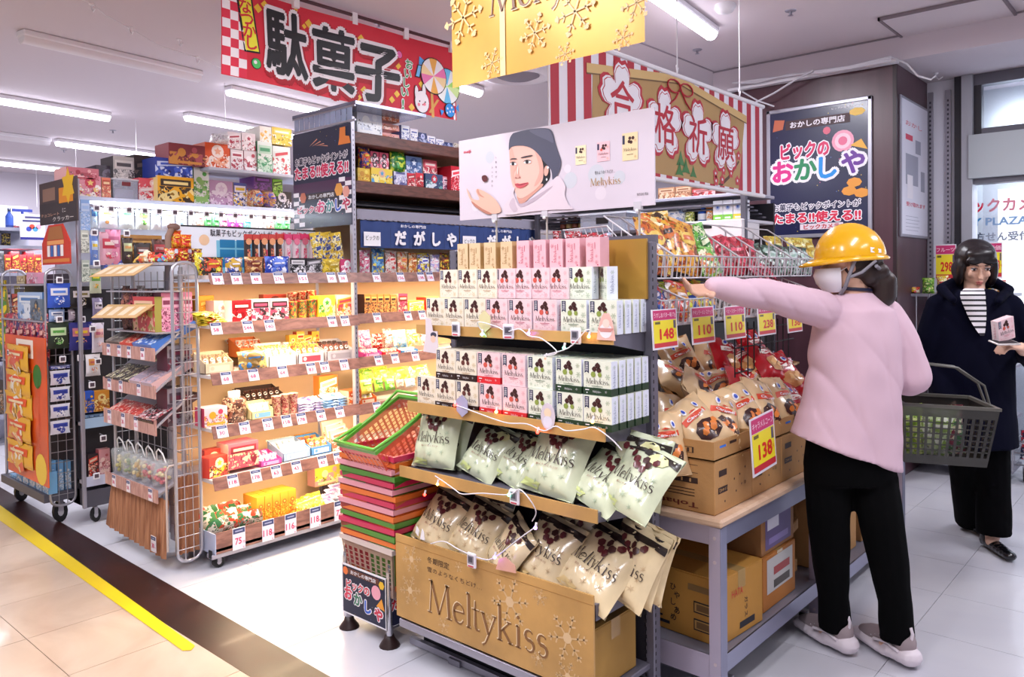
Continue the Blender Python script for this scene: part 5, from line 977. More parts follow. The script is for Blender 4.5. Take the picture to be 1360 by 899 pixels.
# electronic tags along the lit rail
EM = MB(); EM.bbox(-.019, -.006, -.019, .019, 0, .019, mat('#f4f2f8', .4), .003); EM.rect(-.012, -.01, .012, .012, mat('#5a4a58', .5), .0064); EM.tube([(0, 0, .018), (0, .05, .022)], .003, STEEL, 4); emesh = EM.mesh('electronic_price_tag')
for i, px in enumerate((128, 147, 171, 192, 211, 232, 253, 274, 293, 312, 333, 350, 364, 380)):
    p = onx(px, 271+i*1.2, XB+.06); inst('electronic_price_tag', emesh, 'white electronic tag on the lit rail, %s' % ordn(i, 14), 'price tag', frame((XB+.06, p.y, 1.885), RZ), 'electronic tags on the lit rail')
for i, (px, py, lb) in enumerate(((125, 309, 'above the slim blue bag'), (168, 310, 'above the bear biscuit bag'), (128, 350, 'above the yellow green bag'), (123, 437, 'beside the lavender bag'), (130, 480, 'over the white fries bag'), (122, 511, 'in front of golden brown bag'), (137, 582, 'on the blue shelf edge'), (128, 632, 'on the lowest shelf edge'))):
    p = onx(px, py, XB+.05); inst('electronic_price_tag', emesh, 'white electronic tag '+lb, 'price tag', frame((XB+.05, p.y, p.z), RZ), 'electronic tags low on the far gondola')

# end signs, facing the camera side (-Y)
def board(name, lab, y, px0, px1, pt0, pb0, base, art, th=.01, cat='sign'):
    a, b = ony(px0, pt0, y), ony(px1, pt0, y); zt_ = ony(px0, pt0, y).z; zb_ = ony(px0, pb0, y).z; w = b.x-a.x; h = zt_-zb_
    m = MB(); m.box(-w/2, 0, 0, w/2, th, h, base); art(m, w, h); o = m.build(name); o.location = ((a.x+b.x)/2, y, zb_); tag(o, lab, cat); return o
def a1(m, w, h):
    m.rect(-w/2, 0, w/2, h*.5, mat('#3a3234', .5), .0006); m.rect(w*.05, h*.45, w*.42, h*.8, mat('#d8861e', .4), .001); m.star(w*.3, h*.82, w*.18, mat('#e0b020', .4), .0015, 6, .6); m.rect(-w*.4, h*.55, -w*.05, h*.85, mat('#8a6a5a', .5), .001)
    m.text('クラッカー', w*.15, h*.1, h*.11, mat('#e8e0dc', .4), .002, w=w*.55); m.text('ミニ', w*.18, h*.28, h*.11, mat('#e8e0dc', .4), .002); m.text('チョコレート', -w*.2, h*.22, h*.08, mat('#d8a890', .4), .002, w=w*.5)
board('poster_board', 'dark brown poster board with orange picture on the gondola end', BY0-.05, 52, 101, 245, 300, mat('#4a3c3c', .5), a1)
def a2(m, w, h):
    m.poly([(-w*.3, h*.62), (w*.3, h*.62), (w*.22, h*.95), (-w*.2, h*.95)], mat('#a86a3a', .5), .001)
    for k in range(5): m.rect(-w*.3+k*w*.12, h*.2, -w*.2+k*w*.12, h*.48, mat(['#f4ece8', '#3a6ab0'][k % 2], .5), .0015)
    m.rect(-w*.48, h*.05, w*.48, h*.14, mat('#d8803a', .5), .0012); m.rect(-w*.3, h*.5, w*.3, h*.6, mat('#e8a060', .5), .0012)
m = MB(); y = BY0-.07; a, b = ony(58, 352, y), ony(95, 352, y); w = b.x-a.x; h = ony(76, 298, y).z-a.z; slab(m, [(-w/2, 0), (w/2, 0), (w/2, h*.55), (w*.25, h), (-w*.25, h), (-w/2, h*.55)], mat('#c83a28', .5), 0, .006); m.M = Matrix.Translation((0, -.006, 0)); a2(m, w, h); o = m.build('shaped_sign'); o.location = ((a.x+b.x)/2, y, a.z); tag(o, 'red house shaped sign with blue and white stripes on gondola end', 'sign')

# ================================================================ grey wire racks at the aisle end
def grid_side(par, x, y0, y1, z0, z1, name='side_grid', nv=2, nh=24, m=None):
    m = MB(); r = .009; c = .05; pts = []
    for cy_, cz_, a0 in ((y1-c, z1-c, 0), (y0+c, z1-c, 90), (y0+c, z0+c, 180), (y1-c, z0+c, 270)):
        for k in range(4): a = R(a0+30*k); pts.append((x, cy_+c*math.cos(a), cz_+c*math.sin(a)))
    m.tube(pts, r, WIRE, 6, closed=True)
    for k in range(1, nv+1): y = y0+(y1-y0)*k/(nv+1); m.tube([(x, y, z0), (x, y, z1)], .0025, WIRE, 4)
    for k in range(1, nh): z = z0+(z1-z0)*k/nh; m.tube([(x, y0, z), (x, y1, z)], .0025, WIRE, 4)
    return m.build(name, par)
wr = thing('wire_rack', 'grey wire end rack with sloping trays and brown corrugated skirt', 'wire rack', (0, 0, 0)); WX0, WX1, WY0, WY1 = -4.56, -3.93, 1.78, 1.912
grid_side(wr, -3.81, WY0+.005, WY1, .05, 1.54); grid_side(wr, WX0, WY0+.02, WY1, .05, 1.54)
m = MB()
for k in range(9): x = WX0+(WX1-WX0)*k/8; m.tube([(x, WY1, .1), (x, WY1, 1.5)], .0025, WIRE, 4)
for k in range(14): m.tube([(WX0, WY1, .15+k*.1), (WX1, WY1, .15+k*.1)], .0025, WIRE, 4)
m.build('rear_grid', wr)
for x in (WX0+.03, WX1-.03): m = MB(); m.cyl((x, WY1-.01, .02), (x, WY1-.01, 1.52), .011, WIRE, 8); m.build('upright_post', wr)
PINKW = wmat('#b08078', '#cfa498', 3, (14, 4, 4)); ZT4 = []
def sloped(pyT0, pyB0, tags, ang=26, dep=.27, pxl=139, pxr=199):
    y = 1.75; a = ony(pxl, pyT0, y); zb_ = ony(pxl, pyB0, y).z; h = a.z-zb_; x0, x1 = WX0+.0, WX1-.01
    m = MB(); c, s = math.cos(R(ang)), math.sin(R(ang)); t = .012
    V = [(x0, y, zb_+h*.4), (x1, y, zb_+h*.4), (x1, y+dep*c*.62, zb_+h*.4+dep*s), (x0, y+dep*c*.62, zb_+h*.4+dep*s)]; V += [(p[0], p[1], p[2]+t) for p in V]
    m.add(V, [(3, 2, 1, 0), (4, 5, 6, 7), (0, 1, 5, 4), (1, 2, 6, 5), (2, 3, 7, 6), (3, 0, 4, 7)], mat('#b5b2bc', .4, .3)); sh = m.build('sloped_tray', wr)
    m = MB(); m.box(x0-.01, y-.006, zb_, x1+.01, y, zb_+h, PINKW); m.build('edge_strip', sh)
    for px, t_ in tags:
        o = piece('price_tag', tagmesh(t_, .045, h*.92), sh); o.matrix_local = Matrix.Translation((ony(px, pyT0, y-.008).x, y-.009, zb_+h*.04))
    Z = zb_+h*.4+t; ZT4.append(Z)
    return lambda u, v, w_=0: Vector((x0+(x1-x0)*u, y+v*dep*c*.62, Z+v*dep*s+w_)), R(ang)
def lay(fn, ang, u0, u1, v0, v1, h, cols, lab, kind='box', grp=None, sd=0):
    """goods lying flat on a sloping tray"""
    w = (u1-u0)*(WX1-WX0); L = (v1-v0)*.27; p = fn((u0+u1)/2, v0, .001)
    M = frame(p, 0, -(PI/2-ang)) @ Matrix.Rotation(0, 4, 'X'); 
    return inst(KN[kind][0], product(kind, round(w/.004)*.004, L, h, tuple(cols), sd), lab, KN[kind][1], Matrix.Translation(Vector((0, -h*math.sin(ang)*0, 0))) @ frame(p+Vector((0, -math.sin(ang)*h, math.cos(ang)*h)), 0, -(PI/2-ang)), grp)
f1, g1 = sloped(455, 471, [(144, '30'), (158, '50'), (171, '30'), (189, '38')])
lay(f1, g1, .02, .3, .1, .9, .03, ('#8a8078', '#c8c0b0', '#6a6058'), 'grey brown box lying on the top sloping tray', sd=1); lay(f1, g1, .36, .6, .05, .95, .035, ('#e04838', '#f4b8a0', '#b82a20'), 'red candy box lying on the top sloping tray', sd=0); lay(f1, g1, .62, .97, .05, 1, .04, ('#4a78c8', '#a8c8f0', '#e8eef8'), 'blue candy box lying on the top sloping tray', sd=2)
f2, g2_ = sloped(500, 516, [(145, '20'), (160, '30'), (184, '15')])
for i in range(3): lay(f2, g2_, .04+i*.17, .19+i*.17, .02, 1, .03, ('#2a2424', '#e0d8b0', '#5a4a48'), 'black topped long box, %s on the second sloping tray' % ordn(i, 3), grp='black topped long boxes', sd=1)
for i in range(2): lay(f2, g2_, .56+i*.22, .76+i*.22, .02, 1, .04, ('#c8b4c4', '#e0b8b8', '#a898a8'), 'empty looking mauve tray box, %s on second sloping tray' % ['left', 'right'][i], grp='mauve tray boxes', sd=3)
f3, g3 = sloped(541, 560, [(145, '15'), (163, '20'), (180, '15')])
for i in range(4): lay(f3, g3, .04+i*.15, .18+i*.15, .05, .95, .022, ('#e0483a', '#f4c8b8', '#c82a20'), 'flat red candy packet row, %s on the third sloping tray' % ordn(i, 4), grp='flat red candy packets', sd=i % 2)
for i in range(3): lay(f3, g3, .66+i*.11, .76+i*.11, .0, 1, .03, ('#3a2228', '#d84a5a', '#f0e8e8'), 'black white and red narrow box, %s on the third sloping tray' % ordn(i, 3), grp='black white red narrow boxes', sd=2)
f4, g4 = sloped(627, 643, [(151, '30'), (170, '50'), (199, '100')], ang=18, pxl=146)
PET = mat('#dfe6ea', .06, alpha=.28, coat=.7)
for i, c in enumerate(('#b8b04a', '#8aa068', '#c8a040', '#c83a48', '#d84a60')):
    t = thing('candy_tub', 'clear plastic tub of %s candies with a carrying handle, %s on bottom sloping tray' % (['olive', 'green', 'amber', 'red', 'rose'][i], ['leftmost', 'second', 'middle', 'fourth', 'rightmost'][i]), 'candy tub', f4(.11+i*.195, .35, .0), 0, 'clear candy tubs')
    m = MB(); m.lathe([(.0, .002), (.048, .002), (.056, .12), (.05, .13), (.0, .132)], PET, 14); m.build('tub_body', t)
    m = MB(); rd = random.Random(i)
    for k in range(26): a = rd.uniform(0, 6.3); r = rd.uniform(0, .036); m.ball((r*math.cos(a), r*math.sin(a), .015+k*.0028), .012, mat([c, '#e8d8a0', c][k % 3], .35, coat=.4), 6, 4)
    o = m.build('loose_candy', t); o['kind'] = 'stuff'
    m = MB(); m.tube([(-.05, 0, .12), (-.035, -.01, .17), (0, -.015, .19), (.035, -.01, .17), (.05, 0, .12)], .004, mat('#e8e8ea', .3), 5); m.build('carry_handle', t)
# small header cards on the upper trays
for (pa, pb, pc, pd, lb) in (((129, 368), (140, 353), (196, 350), (189, 366), 'upper'), ((132, 422), (137, 405), (198, 405), (191, 422), 'lower')):
    m = MB(); yy = 1.74; P = [ony(*q, yy) for q in (pa, pd, pc, pb)]; P[0].y -= .04; P[1].y -= .04; P[2].y += .03; P[3].y += .03; Q = [p-Vector((0, .004, -.002)) for p in P]
    m.add([tuple(p) for p in P+Q], [(0, 1, 2, 3), (7, 6, 5, 4), (0, 4, 5, 1), (1, 5, 6, 2), (2, 6, 7, 3), (3, 7, 4, 0)], mat('#d8b078', .5))
    n = (P[1]-P[0]); 
    for k in range(4):
        A = P[0]+n*(.06+.24*k); B = P[0]+n*(.2+.24*k); C = P[3]+(P[2]-P[3])*(.2+.24*k); D = P[3]+(P[2]-P[3])*(.06+.24*k); off = Vector((0, -.0052, .003)); L_ = .18
        m.add([tuple(A.lerp(D, L_)+off), tuple(B.lerp(C, L_)+off), tuple(C.lerp(B, L_)+off), tuple(D.lerp(A, L_)+off)], [(0, 1, 2, 3)], mat('#f0d8b8', .5))
    o = m.build('header_card'); tag(o, 'tilted tan header card with pale price squares, %s one of two' % lb, 'price card')
for z, lb in ((1.19, 'lower'), (1.40, 'upper')):
    m = MB(); m.box(WX0+.02, 1.76, z-.008, WX1-.01, WY1-.01, z, mat('#b5b2bc', .4, .3)); m.build('flat_tray', wr)
for i in range(4): I('box', 'Y', 1.80, 1.19, 158+i*10, 167+i*10, 380+i % 2*4, [('#4a2a28', '#a86a5a', '#7a4a40'), ('#6a2030', '#b8505a', '#4a1018'), ('#8a8080', '#c8c0c0', '#5a5050'), ('#5a3a3a', '#a07a70', '#3a2020')][i], 'small dark figure shaped toy pack, %s under upper header card' % ordn(i, 4), .04, grp='dark toy packs', kind='bag') if False else item('bag', 'Y', 1.80, 1.19, 163+i*10, 172+i*10, 379+i % 2*4, [('#4a2a28', '#a86a5a', '#7a4a40'), ('#6a2030', '#b8505a', '#4a1018'), ('#8a8080', '#c8c0c0', '#5a5050'), ('#5a3a3a', '#a07a70', '#3a2020')][i], 'small dark candy pack, %s under the upper header card' % ordn(i, 4), .04, grp='dark candy packs')
for i in range(3): item('box', 'X', WX1-.04, 1.19, 214+i*14, 227+i*14, 388, ('#e088b0', '#8a3a5a', '#f4b8d0'), 'pink bow printed box, %s behind the side grid' % ordn(i, 3), .1, grp='pink bow boxes', sd=1)
item('box', 'Y', 1.77, 1.19, 176, 205, 394, ('#c8484a', '#a8a050', '#e8c0a0'), 'red and olive box at the front of the upper wire tray', .05)
for i in range(2): item('box', 'X', WX1-.05, .96-.26*i, 222, 255, [458, 515][i], ('#8a8490', '#6a2a40', '#4a3a48'), 'dark wrapped sweets stack behind the side grid, %s' % ['upper', 'lower'][i], .12, grp='dark stacks behind the grid', sd=1)
# goods on the top of the wire rack
G = 'goods on top of the wire rack'; zt_ = 1.545
m = MB(); m.box(WX0, 1.78, 1.53, WX1, WY1, 1.543, mat('#b5b2bc', .4, .3)); m.build('top_tray', wr)
for a in ((178, 200, 343, ('#3a2a28', '#d84a30', '#e8c050'), 'dark bag with red top on the wire rack'), (185, 206, 335, ('#e05030', '#f0a050', '#f4e0c0'), 'orange red bag leaning on the wire rack'), (205, 222, 338, ('#6ab0d8', '#e8e060', '#d8283a'), 'blue bag with a yellow flower on the wire rack')): item('bag', 'Y', 1.84, zt_, a[0], a[1], a[2], a[3], a[4], .04, grp=G)
for i in range(5): item('bag', 'X', -3.99-.05*(i % 2), zt_, 218+i*9, 232+i*9, 330+(i % 2)*6, [('#d8281e', '#f0c030', '#f8e8d0'), ('#c82828', '#f4a020', '#3a2a2a'), ('#e0301e', '#f0d040', '#8a1a10'), ('#b81e28', '#d8a0a0', '#4a1a1a'), ('#5a2020', '#e8c050', '#a82a20')][i], 'red lollipop candy bag, %s along the wire rack top' % ordn(i, 5), .05, grp='red lollipop bags', sd=i)
for i in range(2): item('bag', 'X', -4.02, zt_+.07, 225+i*12, 240+i*14, 306+i*6, ('#e86a20', '#f8c840', '#d82a1a'), 'orange candy bag stacked above the red ones, %s' % ['left', 'right'][i], .05, grp='orange candy bags', sd=i)
m = MB(); fp = onx(224, 345, -4.0); m.tube([fp+Vector((0, 0, .0)), fp+Vector((0, .0, .12)), fp+Vector((0, .02, .16))], .016, mat('#8a6a5a', .6), 7); m.ball(fp+Vector((0, .03, .17)), (.02, .035, .02), mat('#7a5a50', .6)); o = m.build('paper_figure'); tag(o, 'brown paper seahorse like figure standing on wire rack', 'figure')
# corrugated brown skirt
SK = wmat('#8e5a3e', '#b98260', 4, (16, 16, .6), .55); m = MB(); n = 44; z1 = ZT4[3]-.02; z0 = .06; V = []
for zz in (z0, z1):
    for i in range(n+1): V.append((WX0-.01+(WX1+.06-WX0)*i/n-(.05 if zz == z0 and i == 0 else 0), 1.775+.006*math.cos(i*PI*2/4)-(.02 if zz == z0 else 0), zz+(.03*(1-i/n) if zz == z0 else 0)))
m.add(V, [(i, i+1, n+2+i, n+1+i) for i in range(n)], SK); m.build('corrugated_skirt', wr, 'brown wood print corrugated front skirt')
m = MB(); n = 16; V = []
for zz in (.08, .47):
    for i in range(n+1): V.append((-3.84+.008*math.cos(i*PI/2), 1.785+.125*i/n, zz))
m.add(V, [(i, i+1, n+2+i, n+1+i) for i in range(n)], SK); m.build('corrugated_skirt', wr, 'brown wood print corrugated side skirt')
m = MB(); m.tube([(-3.87, 1.765, .1), (-3.87, 1.765, .5), (-3.85, 1.77, .53), (-3.82, 1.86, .54)], .006, mat('#d8c8c0', .4), 5); m.build('front_wire', wr)
p = ony(205, 722, 1.745); inst('electronic_price_tag', tagmesh('30', .055, .08), 'white price card at foot of the brown corrugated skirt', 'price tag', frame((p.x, 1.74, p.z-.04)))
# ---------------------------------------------------------------- second wire rack at the left edge
w2 = thing('wire_rack', 'grey wire rack at left edge with orange hanging strip', 'wire rack', (0, 0, 0)); VX0, VX1 = -5.95, -5.15
grid_side(w2, VX1, 1.655, 1.795, .11, 1.53, nh=22); grid_side(w2, VX0, 1.655, 1.795, .11, 1.53, nh=12)
m = MB(); m.box(VX0, 1.62, .14, VX1, 1.795, .19, DSTEEL); m.build('base_deck', w2)
for x in (VX0+.05, VX1-.05): piece('caster', cst, w2, (x, 1.72, .0)).scale = (1.4, 1.4, 2.3)
for z in (.95, 1.22, 1.44): m = MB(); m.box(VX0, 1.64, z-.01, VX1-.02, 1.785, z, mat('#b5b2bc', .4, .3)); m.build('flat_tray', w2)
m = MB(); m.box(VX0, 1.785, .19, VX1, 1.795, 1.5, mat('#3a3840', .6)); m.build('rear_panel', w2)
# orange hanging strip with five packets
OR = mat('#ee5f1a', .4, coat=.3, noise=.3, ns=3); y = 1.60; t = thing('hanging_strip', 'tall orange hanging strip with five yellow packets', 'hanging strip', (0, 0, 0)); A_, B_ = ony(9, 540, y).x, ony(62, 540, y).x; zt_ = ony(30, 446, y).z; zb_ = ony(30, 632, y).z
m = MB(); m.box(A_, y, zb_, B_, y+.005, zt_, OR); m.M = Matrix.Translation(((A_+B_)/2, y, 0)); w = B_-A_
m.rect(-w*.2, zt_-.13, w*.22, zt_-.02, mat('#fbeee0', .4), .001); m.rect(-w*.14, zt_-.1, w*.16, zt_-.05, mat('#d86a2a', .4), .002); m.disc(w*.34, zb_+.09, w*.13, mat('#f4d040', .4), .001); m.disc(w*.3, zt_-.23, w*.1, mat('#3a7a2a', .4), .001)
m.text('一粒ガブっと果実のおいしさ', w*.33, (zb_+zt_)/2-.03, .035, mat('#e8501a', .4), .001, rot=-PI/2, w=.42); m.build('strip_card', t)
ys = (478, 512, 541, 572, 606)
for i, py in enumerate(ys):
    p = ony(30, py+14, y-.012); o = piece('packet', product('pouch', w*.62, .15, .03, ('#f0b428', '#f8e0b0', '#e85a1e', '#f4f0e0'), i), t, (A_+w*.38, y-.012, p.z), (0, 0, R((i*7) % 5-2)))
G = 'goods on the front of the left wire rack'
for i in range(9): item('box', 'Y', 1.64, .19, 13+i*8.6, 20.5+i*8.6, 632-i*1.2, ('#78b4e4', '#f0f0f4', '#d8e8f4'), 'pale blue and white drink carton, %s in the bottom row' % ordn(i, 9), .05, grp='blue drink cartons', sd=0) if i < 6 else item('box', 'X', VX1-.04, .19, 66+(i-6)*10, 74+(i-6)*10, 612, ('#78b4e4', '#f0f0f4', '#d8e8f4'), 'pale blue and white drink carton, %s of three behind the grid' % ordn(i-6, 3), .05, grp='blue drink cartons behind the grid', sd=0)
for i in range(6): item('bag', 'Y', 1.66, .952, 9+i*9, 19+i*9, 416, ('#c84858', '#e8b0a0', '#8a2838', '#4a3a6a'), 'red and pink bag, %s in the row above the orange strip' % ordn(i, 6), .04, grp='red pink bags', sd=i % 3)
item('box', 'Y', 1.65, 1.222, 23, 56, 388, ('#a8c4e8', '#5a88c0', '#e8f0f8'), 'pale blue display box on the left wire rack', .1, grp=G, sd=1); item('box', 'Y', 1.64, 1.222, 40, 56, 397, ('#6a7a88', '#c8a060', '#3a4a58'), 'small grey picture box in front of pale blue box', .01, grp=G, sd=0)
item('box', 'Y', 1.70, 1.442, 22, 33, 366, ('#c8b080', '#8a6a3a', '#e8d8b0'), 'tan jar like box on the top of left wire rack', .05, grp=G); item('box', 'Y', 1.70, 1.442, 35, 50, 362, ('#e8a0b8', '#c8506a', '#f4d8e0'), 'pink box on the top of the left wire rack', .05, grp=G)
item('bag', 'Y', 1.67, .955, -6, 8, 372, ('#e8c82a', '#c83a2a', '#5a8a3a'), 'yellow and red bag cut by the left picture edge', .08)
G = 'packets hung on the side grid of the left rack'
for a in ((62, 93, 376, 409, ('#2f55c0', '#5a88e0', '#e8e8f4'), 'blue stand up candy bag hung on the left side grid'), (92, 122, 380, 410, ('#1a1618', '#8a7a4a', '#d8d0d0'), 'black liquorice bag hung beside the blue bag'), (62, 91, 428, 464, ('#1c2c1c', '#5aa048', '#c8e0b0'), 'black and green leaf bag on the left side grid'), (91, 122, 428, 466, ('#2a2a7a', '#e8c030', '#c87a8a'), 'navy gummy bag with coloured window'),
          (66, 93, 485, 491, ('#2a3a8a', '#5a6ab8', '#e8e8f4'), 'navy header card above the four white packets')):
    zb_ = onx(a[0], a[3], VX1+.06).z; item('pouch' if a[3]-a[2] > 10 else 'box', 'X', VX1+.06, zb_, a[0], a[1], a[2], a[4], a[5], .02, grp=G)
for i in range(4):
    zb_ = onx(66, 512+i*22, VX1+.06).z; item('pouch', 'X', VX1+.06, zb_, 66, 93, 492+i*22, ('#e8eaf6', '#2a3a9a', '#3a4ab0', '#f4f4fc'), 'white packet with a navy disc, %s from top in hanging chain' % ORD[i], .02, grp='white packets in a hanging chain', sd=1)
for i in range(2): zb_ = onx(75, 427, VX1+.05).z; item('pouch', 'X', VX1+.03, zb_, 64+i*26, 86+i*26, 411, [('#8aa0c8', '#3a4a80', '#e8e8f0'), ('#b8a8b8', '#6a4a5a', '#e8e0e8')][i], '%s small bag between the two rows of hung bags' % ['bluish', 'greyish pink'][i], .02)
for i, (px, py, lb) in enumerate(((79, 372, 'over the blue stand up bag'), (107, 371, 'over the black liquorice bag'), (79, 424, 'over the black and green bag'), (109, 424, 'over the navy gummy bag'), (83, 477, 'over the navy header card'), (107, 475, 'right of the white packet chain'))):
    p = onx(px, py, VX1+.09); inst('electronic_price_tag', emesh, 'white electronic tag '+lb, 'price tag', frame((VX1+.09, p.y, p.z), RZ), 'electronic tags on the left wire rack')
p = ony(12, 468, 1.585); inst('electronic_price_tag', emesh, 'white electronic tag on upper left of the orange strip', 'price tag', frame((p.x, 1.585, p.z)))
# ---------------------------------------------------------------- far drinkware shelf at the left edge
XFAR = -8.0; y0, y1 = onx(-30, 340, XFAR).y, onx(60, 340, XFAR).y
fs = thing('store_shelf', 'far store shelf with bottle and red boxes at left edge', 'shelf rack', (0, 0, 0))
m = MB(); m.box(XFAR-.45, y0, .0, XFAR-.43, y1, onx(20, 268, XFAR).z, mat('#c8c8d8', .5)); m.build('back_panel', fs)
zs = [onx(20, py, XFAR).z for py in (302, 326, 362, 420, 480, 550)]
for z in zs: m = MB(); m.box(XFAR-.43, y0, z-.03, XFAR, y1, z, mat('#9a9cae', .4)); m.build('shelf_board', fs)
area((XFAR-.1, (y0+y1)/2, zs[1]-.05), (0, 0, 0), .1, y1-y0, 4, (.85, .93, 1))
G = 'goods on the far shelf at left edge'
item('bottle', 'X', XFAR-.1, zs[0], 8, 19, 276, ('#2a4a9a', '#1a2240', '#3a5ab0'), 'blue metal bottle with dark cap on the far left shelf', .05, grp=G)
m = MB(); p = onx(30, 300, XFAR-.1); m.M = frame((XFAR-.1, p.y, zs[0]), RZ); m.cyl((0, 0, 0), (0, 0, .16), .012, mat('#2a3a8a', .4), 8); m.box(-.08, -.01, .15, .08, .01, .175, mat('#2a3a8a', .4)); o = m.build('stand_hook'); tag(o, 'dark blue T shaped holder beside the metal bottle', 'holder')
def a3(m, w, h):
    for i, c in enumerate(('#3a4ab0', '#d84a3a', '#4a9ad0', '#e8a0b8')): m.disc(-w*.15+w*.13*i, h*(.42+.1*(i % 2)), h*.1, mat(c, .4), .001, 10)
    m.rect(-w*.5, 0, w*.5, h*.1, mat('#2a2a8a', .4), .001); m.rect(-w*.4, h*.7, w*.42, h*.78, mat('#4a4a7a', .4), .001); m.rect(-w*.3, h*.84, w*.42, h*.92, mat('#4a4a7a', .4), .001)
a, b = onx(27, 318, XFAR+.05), onx(60, 318, XFAR+.05); m = MB(); w = b.y-a.y; h = onx(27, 284, XFAR+.05).z-a.z; m.box(-w/2, 0, 0, w/2, .01, h, WHITE); a3(m, w, h); o = m.build('shelf_sign'); o.matrix_world = frame((XFAR+.05, (a.y+b.y)/2, a.z), RZ); tag(o, 'white sign with four coloured discs on the far left shelf', 'sign')
for i, a in enumerate(((2, 14, 310, ('#2a2428', '#c8b040', '#4a4448'), 'dark box with yellow patch under the metal bottle', 1), (14, 26, 300, ('#8a2028', '#b83a40', '#5a1018'), 'dark red bag under the blue holder', 0), (1, 12, 312, ('#4a3a50', '#d88aa0', '#2a2030'), 'violet box on second far shelf', 1))):
    item('bag', 'X', XFAR-.1-.04*i, zs[a[5]], a[0], a[1], a[2], a[3], a[4], .06, grp=G)
for i in range(6): item('box', 'X', XFAR-.1, zs[2], -4+i*10, 5+i*10, 334+(i % 2)*4, [('#2a2628', '#6a6468', '#4a4448'), ('#a82028', '#e0a030', '#6a1018'), ('#b8282a', '#e8b848', '#7a1818')][min(i, 2) if i < 3 else 1+i % 2], '%s box, %s on the third far shelf' % (['black', 'black and red'][i > 0], ordn(i, 6)), .15, grp='boxes on the third far shelf', sd=i)
for i in range(6): item('box', 'X', XFAR-.1, zs[3], -4+i*10, 5+i*10, 378+(i % 3)*6, [('#3a3438', '#d8c040', '#8a3a3a'), ('#5a4a6a', '#c8a0b0', '#2a2430'), ('#a84a3a', '#e8c080', '#5a2018')][i % 3], 'far shelf box, %s on the fourth far shelf' % ordn(i, 6), .15, grp='boxes on the fourth far shelf', sd=i)
for j, z in enumerate(zs[4:]):
    for i in range(6): item('box', 'X', XFAR-.1, z, -4+i*10, 5+i*10, [440, 505][j]+(i*7) % 11, [('#2a2630', '#8a7a90', '#4a4458'), ('#4a4038', '#b8a890', '#8a5a30'), ('#3a4a50', '#a0b0a8', '#5a3a48')][(i+j) % 3], 'dim far shelf box, %s on the %s far shelf' % (ordn(i, 6), ['fifth', 'lowest'][j]), .15, grp='dim boxes low on the far shelf', sd=i)
# ================================================================ shopping basket stack on its stand
def basket_parts(t, w, d, h, rim, wall, handle=None, lat=True, nb=9, rh=.012):
    """open tapered basket: rim + slotted walls + floor, origin at floor centre"""
    k = .84; m = MB(); o = .012; z = h
    P = lambda f, zz: [(-w/2*f, -d/2*f, zz), (w/2*f, -d/2*f, zz), (w/2*f, d/2*f, zz), (-w/2*f, d/2*f, zz)]
    a, b = P(1.0, z), P(1.0, z-rh); c, e = [(x*(1-2*o/w*1.4), y*(1-2*o/d*1.4), q) for x, y, q in a], [(x*(1-2*o/w*1.4), y*(1-2*o/d*1.4), q) for x, y, q in b]
    m.add(a+b+c+e, [(i, (i+1) % 4, 4+(i+1) % 4, 4+i) for i in range(4)]+[(i, 8+i, 8+(i+1) % 4, (i+1) % 4) for i in range(4)]+[(8+i, 12+i, 12+(i+1) % 4, 8+(i+1) % 4) for i in range(4)]+[(4+i, 4+(i+1) % 4, 12+(i+1) % 4, 12+i) for i in range(4)], rim)
    m.build('rim', t)
    m = MB(); A, B = P(.97, z-.012), P(k, 0)
    def L(p, q, s): return tuple(p[j]+(q[j]-p[j])*s for j in range(3))
    if not lat:
        m.add(A+B, [(i, (i+1) % 4, 4+(i+1) % 4, 4+i) for i in range(4)]+[(4, 5, 6, 7)], wall)
    else:
        def strip(p, q, r, s): m.add([p, q, r, s], [(0, 1, 2, 3)], wall)
        for i in range(4):
            a0, a1, b0, b1 = A[i], A[(i+1) % 4], B[i], B[(i+1) % 4]; n = nb if i % 2 == 0 else int(nb*d/w*1.0)
            for lo, hi in ((0, .16), (.84, 1)): strip(L(a0, b0, lo), L(a1, b1, lo), L(a1, b1, hi), L(a0, b0, hi))
            for k2 in range(n+1):
                u = k2/n; hw = .2/n*(1.6 if k2 in (0, n) else 1); u0, u1 = max(0, u-hw), min(1, u+hw)
                strip(L(L(a0, b0, .16), L(a1, b1, .16), u0), L(L(a0, b0, .16), L(a1, b1, .16), u1), L(L(a0, b0, .84), L(a1, b1, .84), u1), L(L(a0, b0, .84), L(a1, b1, .84), u0))
            for k2 in range(1, 7): v = .16+.68*k2/7; strip(L(a0, b0, v-.012), L(a1, b1, v-.012), L(a1, b1, v+.012), L(a0, b0, v+.012))
        m.add(B, [(3, 2, 1, 0)], wall)
    m.build('basket_body', t)
    if handle:
        for s in (-1, 1):
            m = MB(); m.tube([(-w/2*.98, s*d*.12, z-.0), (-w/2*1.0, s*d*.5, z+.015), (w/2*1.0, s*d*.5, z+.015), (w/2*.98, s*d*.12, z)], .007, handle, 6); m.build('handle', t)
st = thing('basket_stand', 'low chrome basket stand with navy shop poster panels', 'basket stand', (0, 0, 0)); SX0, SX1, SY0, SY1 = -2.69, -2.40, 1.95, 2.22
def shop_art(m, w, h, small=False):
    """navy shop poster art on a w x h panel, origin bottom centre"""
    rd = random.Random(3)
    for k in range(40): m.rect(*(lambda x, z: (x, z, x+w*.008, z+w*.008))(rd.uniform(-.48, .46)*w, rd.uniform(.02, .97)*h), mat(rd.choice(['#5a7ab8', '#c85a8a', '#c8b050', '#3a4a80']), .5), .0006)
OUT = mat('#f4eef4', .4)
